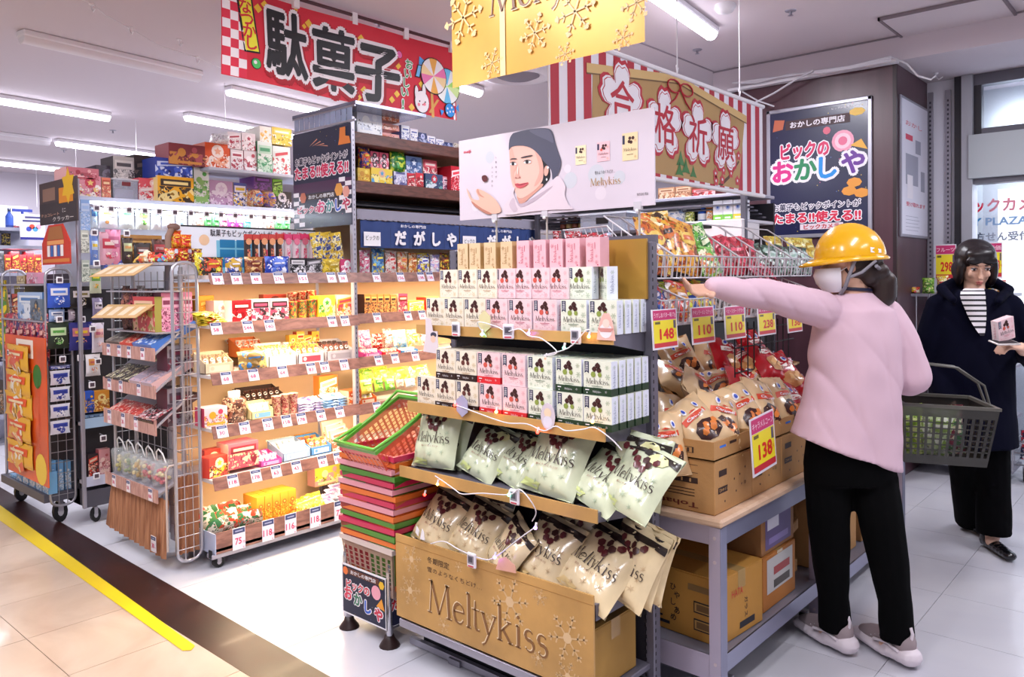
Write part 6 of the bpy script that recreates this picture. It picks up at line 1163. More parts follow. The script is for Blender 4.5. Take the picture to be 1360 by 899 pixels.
def out_text(m, t, x, z, hgt, col, d=.001, w=None, off=.03, rot=0, slant=0, wl=OUT, o2=.12):
    m.text(t, x, z, hgt, wl, d, off=o2, w=w, rot=rot, slant=slant); m.text(t, x, z, hgt, mat(col, .4), d+.0012, off=off, w=w, rot=rot, slant=slant)
def logo(m, w, h, zc, s=1):
    """colourful shop name in two lines"""
    out_text(m, 'ビックの', -w*.13, zc+h*.085, w*.13*s, '#d82a60', w=w*.5); 
    for c, a, q in zip('おかしや', (-.33, -.11, .11, .33), ('#e0407a', '#3a8a5a', '#2a70c8', '#8a2a78')): out_text(m, c, w*a, zc-h*.05, w*.2*s, q, off=.045)
m = MB(); zt_, zb_ = ony(455, 747, SY0).z, ony(456, 812, SY0).z; h = zt_-zb_; w = SX1-SX0
m.box(SX0, SY0, zb_, SX1, SY0+.004, zt_, WHITE); m.M = Matrix.Translation(((SX0+SX1)/2, SY0, zb_)); m.rect(-w*.47, h*.03, w*.47, h*.97, NAVY, .0006); m.M = m.M @ Matrix.Translation((0, -.0006, 0)); shop_art(m, w, h)
m.rect(-w*.34, h*.82, w*.34, h*.94, mat('#6a3a2a', .5), .0008); m.text('おかしの専門店', 0, h*.88, h*.075, WHITE, .0015, off=.02, w=w*.56); m.disc(-w*.4, h*.87, w*.06, mat('#e8783a', .4), .0012, 8); m.disc(w*.4, h*.84, w*.06, mat('#f0c030', .4), .0012, 6)
out_text(m, 'ビックの', -w*.12, h*.62, h*.17, '#d82a40', w=w*.52); m.disc(w*.28, h*.66, w*.1, mat('#f4a8b8', .4), .001, 12); m.poly([(w*.28, h*.4), (w*.46, h*.36), (w*.4, h*.58)], mat('#f0a030', .4), .001)
for c, a, b_, q in zip('おかしや', (-.34, -.12, .1, .33), (.38, .33, .26, .2), ('#e0405a', '#3a7a5a', '#2a60c8', '#d0304a')): out_text(m, c, w*a, h*b_+.01, h*.24, q, off=.045)
m.build('poster_panel', st)
m = MB(); m.box(SX1-.004, SY0, zb_, SX1, SY1, zt_, WHITE); m.box(SX1, SY0+.012, zb_+.01, SX1+.0008, SY1-.01, zt_-.01, NAVY); m.M = Matrix.Translation((SX1+.001, 0, 0)) @ Matrix.Rotation(RZ, 4, 'Z')
out_text(m, 'お菓子も', SY0+.1, zb_+h*.72, h*.14, '#26304a', w=.16); out_text(m, 'たまる', SY0+.1, zb_+h*.45, h*.2, '#d8283a', w=.16); m.build('poster_panel', st)
for x in (SX0+.01, SX1-.0):
    m = MB(); m.tube([(x, SY0+.012, zb_-.02), (x, SY0+.012, zt_+.02), (x, SY0+.02, zt_+.06), (x, SY0+.05, zt_+.085), (x, SY1-.05, zt_+.085), (x, SY1-.02, zt_+.06), (x, SY1-.01, zt_), (x, SY1-.01, zb_-.02)], .011, CHROME, 8); m.build('frame_tube', st)
m = MB(); m.bbox(SX0, SY0+.01, zb_-.005, SX1, SY1, zb_+.01, STEEL, .003); m.build('base_tray', st)
FT = MB(); FT.lathe([(0, .045), (.018, .045), (.022, .03), (.04, .006), (.042, 0), (0, 0)], mat('#2a1512', .45), 14); FT.cyl((0, 0, .04), (0, 0, .075), .014, STEEL, 8); ft = FT.mesh('foot')
for x in (SX0+.02, SX1-.01):
    for y in (SY0+.02, SY1-.02): piece('foot', ft, st, (x, y, 0))
def pl(c, a=.72): return mat(c, .3, alpha=a, coat=.5)
RC = [('#d8c8c4', 'clear'), ('#e8742a', 'orange'), ('#4a9030', 'green'), ('#d0285a', 'magenta'), ('#4a9030', 'green'), ('#e8742a', 'orange'), ('#e8a0b0', 'pale pink'), ('#d0285a', 'magenta'), ('#e8742a', 'orange'), ('#e8a0b0', 'pale pink'), ('#d0285a', 'magenta'), ('#4a9030', 'green'), ('#e8a0b0', 'pale pink'), ('#e8742a', 'orange'), ('#d0285a', 'magenta')]
bx, by = -2.515, 2.10; z0 = .235; seenc = {}
for i, (c, n) in enumerate(RC):
    k = seenc.get(n, 0); seenc[n] = k+1
    t = thing('shopping_basket', ('lowest beige clear shopping basket of the stack' if i == 0 else '%s rimmed shopping basket, %s %s one counted from the bottom of the stack' % (n, ORD[k], n) if n != 'x' else ''), 'shopping basket', (bx+(i*7 % 3-1)*.004, by+(i*5 % 3-1)*.003, z0-.04+.026*i), R((i*13 % 5-2)*.6), 'stacked shopping baskets')
    basket_parts(t, .345, .31, .2, mat(c, .3, coat=.5), pl('#b89a8a' if i == 0 else ('#a8283a' if n in ('magenta', 'pale pink') else c)), lat=(i == 0), rh=.019)
t = thing('shopping_basket', 'topmost tilted shopping basket with bright green rim and handles', 'shopping basket', (0, 0, 0)); t.matrix_world = frame((-2.484, 2.117, .717), R(-2), R(27))
basket_parts(t, .26, .36, .17, mat('#5aa83a', .3, coat=.5), mat('#d8583a', .35, alpha=.75, coat=.4), mat('#6ab83a', .3, coat=.4))

# ================================================================ red sweets banner hanging from the ceiling (faces +X)
XBN = -3.8
def bpt(cx, cy): p = onx(290+cx/4.12, cy/4.12, XBN); return p.y, p.z
t = thing('hanging_banner', 'long red cloth banner with black kanji and drawn sweets', 'banner', (0, 0, 0))
y0, zb0 = bpt(15, 358); y1, zb1 = bpt(1308, 693); ztop = 2.985; zbot = (zb0+zb1)/2
def bw(a, d, b): return (XBN+d+.012*math.sin(a*6+b*5), a, b-.015*math.sin((a-y0)/(y1-y0)*PI))
m = MB(); n = 30; V = [bw(y0+(y1-y0)*i/n, 0, zbot+(ztop-zbot)*j/6) for j in range(7) for i in range(n+1)]; Fq = [(j*(n+1)+i, j*(n+1)+i+1, (j+1)*(n+1)+i+1, (j+1)*(n+1)+i) for j in range(6) for i in range(n)]
BR_ = mat('#d8263a', .6, noise=.05, ns=3); m.add(V, Fq, BR_, True)
def bz(pts, mt, d): # polygon in crop coordinates
    m.add([bw(*(lambda q: (q[0], d, q[1]))(bpt(*p))) for p in pts], [tuple(range(len(pts)))], mt)
CW = mat('#f6ecee', .6); CR_ = mat('#e0304a', .6)
H = ztop-zbot; cw = .045
for j in range(10):
    for i in range(3):
        if i == 2 and j > 6-0: continue
        a = y0+.004+i*cw; b_ = zbot+.004+j*H/10; q = [(a, b_), (a+cw, b_), (a+cw, b_+H/10), (a, b_+H/10)]
        m.add([bw(x, .002, z) for x, z in q], [(0, 1, 2, 3)], CW if (i+j) % 2 else CR_)
def bd(cx, cy, r, mt, d, nn=12, ry=None): a, b_ = bpt(cx, cy); m.add([bw(a+r*math.cos(2*PI*k/nn), d, b_+(ry or r)*math.sin(2*PI*k/nn)) for k in range(nn)], [tuple(range(nn))], mt)
BK = mat('#17141a', .5); YL = mat('#f4c23a', .5)
bz([(90, -30), (180, -30), (200, 130), (222, 292), (135, 280), (110, 120)], BK, .0025); bz([(102, -30), (170, -30), (190, 130), (214, 282), (143, 272), (122, 120)], mat('#f4e83a', .5), .004)
def btext(s, cx, cy, hz, mt, d, off=0, w=None, rot=0, slant=0): a, b_ = bpt(cx, cy); m.text(s, a, b_, hz, mt, d, off=off, w=w, rot=rot, slant=slant, f=lambda u, v, dd: bw(u, dd, v))
for c, cx, cy in zip('なつかし', (140, 150, 163, 175), (30, 100, 168, 232)): btext(c, cx, cy, .075, mat('#d82838', .5), .005, .02)
for cx, cy, r in ((215, 40, 1), (255, 20, 1), (500, 115, 1), (475, 130, .6), (775, 200, 1), (975, 350, 1), (800, 480, 1), (770, 515, 1), (970, 505, .9), (945, 535, .9), (468, 445, .8), (1050, 580, 1), (1105, 455, .9), (430, 40, .5)): bd(cx, cy, .026*r, YL, .0022, 4)
for c, cx, cy, wd in (('駄', 372, 232, .33), ('菓', 632, 315, .34), ('子', 868, 385, .33)):
    w = bpt(cx+112, cy)[0]-bpt(cx-112, cy)[0]; btext(c, cx+8, cy+16, .34, mat('#b01828', .6), .003, .11, w); btext(c, cx, cy, .33, CW, .0045, .085, w); btext(c, cx, cy, .33, BK, .0065, .03, w)
for i, (c, cy) in enumerate(zip('おいしい!', (345, 395, 445, 495, 560))): btext(c, 1038-i*9, cy, .06, CW, .004, .1); btext(c, 1038-i*9, cy, .06, mat('#3a9a4a', .5), .0055, .02)
bd(200, 345, .03, BK, .0025); bd(200, 345, .026, mat('#4ac060', .4), .004); bd(194, 338, .01, CW, .005); bd(984, 290, .026, BK, .0025); bd(984, 290, .022, mat('#f06ab0', .4), .004)
# lollipops, rabbit, candy
bz([(1158, 490), (1172, 490), (1176, 640), (1160, 638)], mat('#d8a050', .5), .0035); bz([(1195, 540), (1208, 545), (1155, 615), (1143, 610)], mat('#d8a050', .5), .003)
def lolly(cx, cy, r, cols, d):
    a, b_ = bpt(cx, cy); bd(cx, cy, r*1.06, BK, d, 20); 
    for k in range(10):
        an = 2*PI*k/10; pts = [(a, b_)]+[(a+r*math.cos(an+s*PI/15+0.25*0), b_+r*math.sin(an+s*PI/15)) for s in range(4)]
        m.add([bw(x, d+.0015, z) for x, z in pts], [tuple(range(5))], mat(cols[k % len(cols)], .4))
lolly(1255, 470, .115, ['#a8e06a', '#f4f4f0', '#6ac0e8', '#f4f4f0', '#d8f0a0'], .0035); lolly(1178, 412, .115, ['#f07ab0', '#f8f0f0', '#f4b050', '#f8f0f0', '#f8d8a0'], .006)
bd(1105, 552, .066, BK, .006, 16, .075); bd(1105, 552, .061, CW, .0075, 16, .07)
for cx, cy in ((1075, 500), (1118, 492)): bd(cx, cy, .02, BK, .0055, 10, .05); bd(cx, cy, .016, CW, .007, 10, .045)
for cx in (1090, 1122): bd(cx, 548+(cx-1090)*.2, .006, BK, .009, 6); bd(cx-4, 566, .011, mat('#f08090', .5), .0088, 8)
bd(1108, 568, .006, mat('#c83a4a', .5), .009, 6)
bz([(1070, 412), (1088, 345), (1115, 350), (1098, 420)], BK, .0035); bz([(1075, 408), (1092, 350), (1110, 354), (1094, 414)], mat('#7ac0f0', .4), .005); bz([(1095, 345), (1100, 300), (1130, 325), (1115, 348)], mat('#5aa8e8', .4), .004)
bd(1265, 602, .05, BK, .008, 16); bd(1265, 602, .045, mat('#2a90e0', .4), .0095, 16)
for dx, dy in ((-14, -10), (10, -14), (0, 8), (18, 8), (-18, 14)): bd(1265+dx, 602+dy, .008, CW, .0105, 6)
bz([(1208, 595), (1232, 605), (1215, 630)], mat('#2a90e0', .4), .008); bz([(1300, 592), (1315, 570), (1318, 615)], mat('#2a90e0', .4), .008)
for k in range(5): a = y1-.012; b_ = zbot+k*H/5; m.add([bw(x, .003, z) for x, z in ((a-.02, b_), (a, b_), (a, b_+H/10), (a-.02, b_+H/10))], [(0, 1, 2, 3)], CW)
m.build('banner_cloth', t)
m = MB(); m.tube([(XBN, y0-.1, ztop+.025), (XBN, y1+.05, ztop+.025)], .011, mat('#4a1c20', .5), 8); m.build('banner_pole', t)
for k in range(5): a = y0+.05+(y1-y0-.1)*k/4; m = MB(); m.box(XBN-.015, a-.018, ztop-.03, XBN+.013, a+.018, ztop+.04, CW); m.build('banner_loop', t)

# ================================================================ gold banner above the rack (faces -Y)
YB_ = 2.1; t = thing('hanging_banner', 'gold printed banner with snowflakes hanging above the chocolate rack', 'banner', (0, 0, 0))
x0, x1 = ony(601, 100, YB_).x, ony(857, 60, YB_).x; zb_ = ony(601, 117, YB_).z; GB_ = mat('#d09a42', .35, .25, noise=.22, ns=2.5)
m = MB(); n = 20; V = [(x0+(x1-x0)*i/n, YB_+.003*math.sin(i*.9)*(1-j), zb_+(2.98-zb_)*j) for j in (0, 1) for i in range(n+1)]; m.add(V, [(i, i+1, n+2+i, n+1+i) for i in range(n)], GB_, True)
m.M = Matrix.Translation((0, YB_-.004, 0))
def gp(cx, cy): p = ony(600+cx/2.998, cy/2.998, YB_-.004); return p.x, p.z
SNW = mat('#e8c488', .4)
for cx, cy, r in ((45, 70, .1), (160, 250, .085), (450, 215, .06), (490, 45, .085), (680, 150, .125), (735, 10, .06), (330, 130, .07)):
    a, b_ = gp(cx, cy); rr = r
    if b_-rr < zb_: rr = max(.04, b_-zb_)
    m.flake(a, b_, rr, SNW, .0005, .15); 
    for k in range(6): an = .15+PI*k/3; m.disc(a+rr*.9*math.cos(an), b_+rr*.9*math.sin(an), rr*.1, SNW, .0008, 8)
m.rect(ony(665, 60, YB_).x, zb_, ony(672, 60, YB_).x, 2.9, mat('#f0cf96', .4), .0003)
a0, b0 = gp(150, 78); a1_, _ = gp(700, 0); w = a1_-a0; 
m.M = Matrix.Translation((0, YB_-.004, 0)); melty(m, a0+w/2+.004, b0+w/WW*.35+.01, w*1.02, mat('#f4dcae', .4), .0006); melty(m, a0+w/2, b0+w/WW*.35+.012, w, mat('#7a4a20', .4), .0012); m.build('banner_sheet', t)
m = MB(); m.tube([(x0-.02, YB_, 2.985), (x1+.02, YB_, 2.985)], .008, STEEL, 6); m.build('banner_pole', t)

# ================================================================ portrait advertising board on the rack
YA = 2.3; t = thing('advertising_board', 'pale advertising board with a portrait of a woman in a dark beret', 'advertising board', (0, 0, 0))
x0, x1 = ony(610, 230, YA).x, ony(869, 200, YA).x; zt_, zb_ = 2.011, 1.684
m = MB(); m.box(x0, YA, zb_, x1, YA+.006, zt_, mat('#d6cbd6', .3, coat=.3, noise=.06, ns=3))
for cx, cy, r, c in ((160, 360, 60, '#c6c8d0'), (720, 520, 75, '#c6c8d0'), (900, 480, 90, '#c6c8d0'), (1060, 500, 60, '#c6c8d0'), (60, 700, 50, '#ddd3dc'), (700, 440, 40, '#dcd2db'), (930, 610, 60, '#dacfd8')):
    p = ony(620+cx/5.23, 140+cy/5.23, YA); m.add([(p.x+r/5.23*.0021*math.cos(2*PI*k/18), YA-.0004-r*1e-6, p.z+r/5.23*.0021*math.sin(2*PI*k/18)) for k in range(18)], [tuple(range(18))], mat(c, .3, coat=.3))
def smooth(pts, k=3):
    n = len(pts); out = []
    for i in range(n):
        p0, p1, p2, p3 = pts[i-1], pts[i], pts[(i+1) % n], pts[(i+2) % n]
        for s in range(k):
            t_ = s/k; out.append(tuple(.5*((2*p1[j])+(-p0[j]+p2[j])*t_+(2*p0[j]-5*p1[j]+4*p2[j]-p3[j])*t_*t_+(-p0[j]+3*p1[j]-3*p2[j]+p3[j])*t_**3) for j in (0, 1)))
    return out
def ap(pts, c, d):
    if len(pts) < 30: pts = smooth(pts)
    m.add([(p.x, YA-.0008-d*.0007, p.z) for p in (ony(620+a/5.23, 140+b/5.23, YA) for a, b in pts)], [tuple(range(len(pts)))], mat(c, .35, coat=.2))
def el(cx, cy, rx, ry, a=0, n=12): return [(cx+rx*math.cos(2*PI*k/n)*math.cos(a)-ry*math.sin(2*PI*k/n)*math.sin(a), cy+rx*math.cos(2*PI*k/n)*math.sin(a)+ry*math.sin(2*PI*k/n)*math.cos(a)) for k in range(n)]
ap([(485, 310), (530, 380), (572, 430), (580, 500), (545, 550), (520, 565), (505, 480), (480, 380)], '#17151c', 1)
ap([(298, 290), (302, 400), (304, 470), (314, 535), (335, 590), (352, 630), (372, 645), (400, 640), (470, 590), (515, 545), (532, 500), (534, 420), (512, 350), (478, 290), (400, 262), (340, 262)], '#eab9aa', 2)
ap([(352, 600), (372, 645), (400, 640), (470, 590), (515, 545), (530, 560), (440, 640), (380, 690), (350, 640)], '#cf9686', 1.5)
ap([(318, 300), (345, 420), (330, 480), (345, 560), (318, 520), (306, 440), (300, 330)], '#e0a898', 3)
ap([(470, 300), (500, 400), (505, 470), (470, 560), (500, 540), (530, 490), (532, 410), (505, 335)], '#dca294', 3)
ap([(296, 310), (300, 240), (320, 200), (345, 188), (440, 165), (550, 158), (596, 180), (618, 260), (640, 330), (657, 380), (655, 430), (630, 490), (600, 520), (590, 450), (540, 390), (480, 318), (420, 285), (350, 280), (310, 292)], '#4a4a5e', 4)
ap([(440, 172), (550, 165), (590, 190), (608, 260), (560, 240), (480, 205)], '#5c5c72', 5)
ap(el(556, 455, 16, 36, .1), '#e0a898', 4.5); ap(el(568, 432, 7, 9), '#f4eef4', 5.5); ap(el(560, 515, 6, 9), '#e8e4ea', 5.5)
ap([(304, 380), (318, 368), (348, 368), (350, 375), (322, 376)], '#43363a', 5); ap([(378, 366), (402, 354), (455, 345), (458, 352), (410, 364)], '#43363a', 5)
ap(el(328, 407, 22, 10, .0), '#f4ecee', 5); ap(el(326, 407, 10, 10), '#1c161a', 6); ap(el(426, 394, 26, 11, -.1), '#f4ecee', 5); ap(el(424, 394, 11, 11), '#1c161a', 6); ap([(303, 402), (328, 391), (352, 402), (328, 397)], '#1c161a', 7); ap([(396, 392), (424, 378), (458, 386), (424, 385)], '#1c161a', 7)
ap([(352, 400), (345, 470), (338, 495), (352, 508), (378, 500), (366, 480)], '#d8a092', 4.5); ap(el(346, 503, 7, 4), '#a86a60', 6); ap(el(372, 499, 6, 4), '#a86a60', 6); ap(el(358, 450, 5, 30, .05), '#f6d2c6', 5)
ap([(338, 548), (360, 541), (372, 545), (400, 540), (434, 536), (410, 562), (378, 574), (352, 568)], '#c8525c', 6); ap([(338, 548), (372, 551), (434, 536), (375, 556)], '#8a3038', 7)
ap([(275, 760), (268, 690), (310, 640), (314, 585), (340, 570), (330, 610), (350, 660), (380, 700), (440, 668), (500, 610), (560, 560), (600, 520), (645, 492), (690, 560), (685, 625), (715, 690), (740, 720), (600, 725), (440, 740)], '#d9c9d2', 5.5)
ap([(350, 660), (380, 708), (470, 670), (560, 600), (600, 560), (470, 640), (384, 684)], '#b9a7b4', 6.5); ap([(300, 690), (330, 640), (345, 690), (360, 725), (330, 740)], '#c6b4c0', 6.5)
ap([(5, 578), (20, 600), (45, 648), (95, 655), (70, 600), (85, 580), (150, 610), (210, 660), (245, 735), (180, 752), (110, 715), (40, 665), (15, 620)], '#e6b29e', 7); ap([(85, 580), (100, 615), (130, 640), (95, 628), (78, 600)], '#c98c7a', 8); ap([(40, 665), (110, 715), (180, 752), (140, 752), (60, 700)], '#b87a68', 7.5)
ap([(112, 492), (135, 485), (150, 500), (146, 524), (126, 532), (112, 515)], '#5a2024', 7)
m.M = Matrix.Translation((0, YA, 0))
def am(cx, cy): p = ony(620+cx/5.23, 140+cy/5.23, YA); return p.x, p.z
for i, c in enumerate('しあわせが'): a, b_ = am(205, 360+i*34); m.text(c, a, b_, .009, INK, .002)
for i, c in enumerate('ふってきた'): a, b_ = am(178, 430+i*32); m.text(c, a, b_, .009, INK, .002)
a, b_ = am(5, 320); m.text('meiji', a, b_, .012, mat('#d8304a', .4), .002, off=.02, w=.04)
for cx, cy, wd, hh, fl_ in ((793, 345, 125, 170, 'cream'), (950, 320, 140, 170, 'pink'), (1135, 285, 165, 235, 'gold')):
    a, b_ = am(cx, cy); kw = 1/5.23*.0021; w, h = wd*kw*.95, hh*kw; c = {'cream': '#f0dcb4', 'pink': '#efbcc4', 'gold': '#ecd2a4'}[fl_]
    m.rect(a-w/2, b_-h/2, a+w/2, b_+h/2, mat(c, .4), .0015); m.rect(a-w*.48, b_+h*.1, a-w*.33, b_+h*.42, RIB, .002)
    for q in ((0, .3), (.08, .15), (.2, .3), (-.05, .18)): m.disc(a+q[0]*w, b_+q[1]*h, w*.1, CHOC, .0024, 6)
    if fl_ == 'pink': m.disc(a-w*.15, b_+h*.1, w*.1, BERRY, .0028, 6)
    melty(m, a, b_-h*.12, w*.8, INK, .003); m.flake(a+w*.35, b_+h*.2, w*.08, GOLD, .002); m.flake(a+w*.33, b_-h*.38, w*.09, GOLD, .002); m.rect(a-w*.2, b_-h*.3, a+w*.2, b_-h*.28, INK, .002)
a, b_ = am(960, 462); m.text('雪のようなくちどけ…', a, b_, .012, INK, .002, w=.085); a, b_ = am(962, 533); melty(m, a, b_, .128, mat('#b8863a', .35), .002); a, b_ = am(1222, 615); m.text('株式会社 明治', a, b_, .009, INK, .002, w=.045)
m.M = Matrix(); m.build('board_panel', t)
for px in (655, 722, 845): 
    xx = ony(px, 300, YA-.01).x; m = MB(); m.tube([(xx, YA+.01, 1.58), (xx, YA+.01, 1.70)], .004, mat('#b8b0a8', .4), 5); m.box(xx-.014, YA-.004, 1.672, xx+.014, YA+.012, 1.7, mat('#e8e4ea', .2, alpha=.6)); m.ball((xx, YA-.006, 1.668), .007, WHITE, 6, 4); m.build('board_clip', t)
m = MB(); m.box(-2.31, 2.30, 1.555, -1.39, 2.32, 1.585, RKG); m.build('support_bar', t)
# ================================================================ red and white striped prayer-board banner (faces +X)
XE = -1.9; t = thing('hanging_banner', 'red and white striped banner with tan prayer board and four blossoms', 'banner', (0, 0, 0))
def ept(cx, cy): p = onx(600+cx/2.998, cy/2.998, XE); return p.y, p.z
m = MB(); m.M = Matrix.Translation((XE, 0, 0)) @ Matrix.Rotation(RZ, 4, 'Z')
ya, yb = ept(385, 300)[0], ept(1237, 500)[0]; zt_ = (ept(1237, 425)[1]); zb_ = ept(1222, 778)[1]
m.box(ya, 0, zb_, yb, .004, zt_, mat('#efeaf2', .5)); n = 18; SR = mat('#b81e34', .5)
for k in range(n): a = ya+(yb-ya)*(k+.1)/n; m.rect(a, zb_, a+(yb-ya)*.5/n, zt_, SR, .0006)
def ez(pts, mt, d): m.poly([ept(*p) for p in pts], mt, d)
TAN = mat('#b9935a', .5, noise=.05, ns=5)
ez([(560, 285), (900, 325), (1165, 480), (1142, 752), (555, 640)], TAN, .0012); ez([(535, 250), (900, 300), (1172, 462), (1172, 490), (900, 330), (535, 288)], mat('#dcb878', .5), .0026); ez([(535, 288), (900, 330), (1172, 490), (1172, 494), (900, 336), (535, 294)], mat('#7a5a34', .5), .003)
FL = mat('#f6f0f6', .5); RDK = mat('#c01c34', .5)
def blossom(cx, cy, r, n=5):
    a, b_ = ept(cx, cy)
    for rr, mt, d in ((1.12, RDK, .0034), (1.0, FL, .0044), (.93, RDK, .0052), (.9, FL, .0058)):
        pts = []
        for k in range(n):
            for s in range(9):
                u = s/8; an = PI/2+2*PI*(k+u-.5)/n; q = .6+.48*math.sin(PI*u)**.7-(.1 if s == 4 else 0); 
                pts.append((a+r*rr*q*math.cos(an), b_+r*rr*q*math.sin(an)))
        m.poly(pts, mt, d)
for (cx, cy, r, c) in ((675, 402, .155, '合'), (845, 492, .15, '格'), (977, 535, .15, '祈'), (1087, 567, .15, '願')):
    blossom(cx, cy, r); a, b_ = ept(cx, cy+4); m.text(c, a, b_, .17, mat('#c01c34', .5), .0068, off=.012)
for s in (-1, 1):
    a, b_ = ept(905, 352); q = Matrix(); pts = [(a+s*(.06+.06*math.cos(t_)), .0, b_+.03*math.sin(t_)+s*0) for t_ in [k*PI/6 for k in range(12)]]; m.tube([(p[0], -.008, p[2]) for p in pts], .004, RDK, 5, closed=True); m.tube([(a, -.008, b_), (a+s*.05, -.008, b_-.06), (a+s*.1, -.008, b_-.09)], .004, RDK, 5)
rd = random.Random(5)
for cx, cy in ((1048, 690), (1080, 678), (1110, 690), (1075, 715), (1120, 660), (1135, 720), (1140, 620), (1050, 720)): a, b_ = ept(cx, cy); m.star(a, b_, .03, mat('#c83a44', .5), .003, 5, .7); m.disc(a, b_, .008, FL, .004, 6)
ez([(1060, 735), (1100, 700), (1140, 640), (1144, 645), (1105, 710), (1075, 740)], mat('#5a3a2a', .6), .002)
for cx, cy, r in ((910, 640, .05), (930, 670, .05), (905, 680, .045), (960, 690, .04)): a, b_ = ept(cx, cy); m.star(a, b_, r, mat('#3f7a3a', .5), .003, 3, .4)
m.M = Matrix(); m.build('banner_cloth', t)
for z in (zt_, zb_): m = MB(); m.tube([(XE, ya-.01, z), (XE, yb+.01, z)], .012, WHITE, 8); m.build('banner_rail', t)
for cx, cz in ((898, 0), (1146, 0)):
    yy = ept(cx, 330)[0]; m = MB(); m.tube([(XE, yy, zt_+.01), (XE, yy, ZC-.001)], .003, WHITE, 5); m.tube([(XE, yy-.01, zt_+.05), (XE, yy, zt_+.01), (XE, yy+.012, zt_+.04)], .003, WHITE, 5); m.build('hanging_cord', t)
# navy sweets banner on the gondola end (faces -Y)
YN = 2.83; x0, x1 = ony(389, 200, YN).x, ony(466, 200, YN).x; zt_, zb_ = 2.36, 1.765; w = x1-x0; h = zt_-zb_
t = thing('hanging_banner', 'navy shop banner with pink kana and checker edges on gondola end', 'banner', (0, 0, 0))
m = MB(); m.M = Matrix.Translation(((x0+x1)/2, YN, zb_)); m.box(-w/2, 0, 0, w/2, .004, h, mat('#1a1c3c', .45, coat=.2)); shop_art(m, w, h)
m.rect(-w*.5, h*.36, w*.5, h*.47, mat('#4a2048', .5), .0008)
for j in range(8):
    for i in range(2):
        for sx, b0_ in ((-.5, .1), (.3, .2)):
            if (i+j) % 2: m.rect(w*(sx+i*.1), h*(b0_+j*.045)-h*.08, w*(sx+.1+i*.1), h*(b0_+.045+j*.045)-h*.08, FL, .001)
m.rect(-w*.25, h*.29, w*.25, h*.35, mat('#3a1c1a', .5), .0016); m.text('おかしの専門店', 0, h*.32, h*.04, WHITE, .003, off=.02, w=w*.44); m.disc(-w*.32, h*.32, w*.06, mat('#c86a4a', .4), .003, 6); m.disc(w*.3, h*.36, w*.07, mat('#e8a040', .4), .003, 6); m.disc(w*.42, h*.33, w*.06, mat('#e8a090', .4), .0035, 6)
out_text(m, 'ビックの', -w*.22, h*.19, h*.07, '#c8285a', d=.003, w=w*.4)
for c, a, q in zip('おかしや', (.02, .17, .31, .44), ('#e0407a', '#2a8a8a', '#2a58c8', '#c02050')): out_text(m, c, w*(a-.02), h*.21, h*.12, q, d=.003, off=.04)
out_text(m, 'お菓子もビックポイントが', 0, h*.70, h*.07, '#2a2440', d=.003, w=w*.9); out_text(m, 'たまる!!使える!!', 0, h*.58, h*.12, '#d8285a', d=.003, w=w*.92, off=.04)
m.poly([(w*.3, h*.8), (w*.5, h*.8), (w*.48, h*.87), (w*.42, h*.88), (w*.42, h*.97), (w*.33, h*.97), (w*.32, h*.87)], mat('#e8843a', .4), .002)
for k in range(4): m.poly([(-w*.2+k*w*.05, h*.84+k*h*.0), (-w*.05+k*w*.06, h*.9-k*h*.03), (-w*.06+k*w*.06, h*.91-k*h*.03)], mat('#e8a080', .4), .002)
m.M = Matrix(); m.build('banner_panel', t)
m = MB(); 
for z in (zt_+.005, zt_+.09): m.box(x0, YN, z, x1+.04, YN+.01, z+.012, STEEL)
for k in range(11): m.box(x0+.02+k*w/11, YN+.002, zt_+.01, x0+.02+(k+.82)*w/11, YN+.006, zt_+.09, mat('#aab8d8', .2, alpha=.7))
m.build('slotted_header', t)
m = MB(); zz = zt_+.1; m.add([(x0-.0, YN, zz), (x1+.05, YN, zz), (x1+.05, YN+.55, zz), (x0-.0, YN+.55, zz), (x0, YN, zz+.02), (x1+.05, YN, zz+.02), (x1+.05, YN+.55, zz+.02), (x0, YN+.55, zz+.02)], [(3, 2, 1, 0), (4, 5, 6, 7), (0, 1, 5, 4), (1, 2, 6, 5), (2, 3, 7, 6), (3, 0, 4, 7)], mat('#8a90a8', .25, .5)); m.build('top_canopy', t)
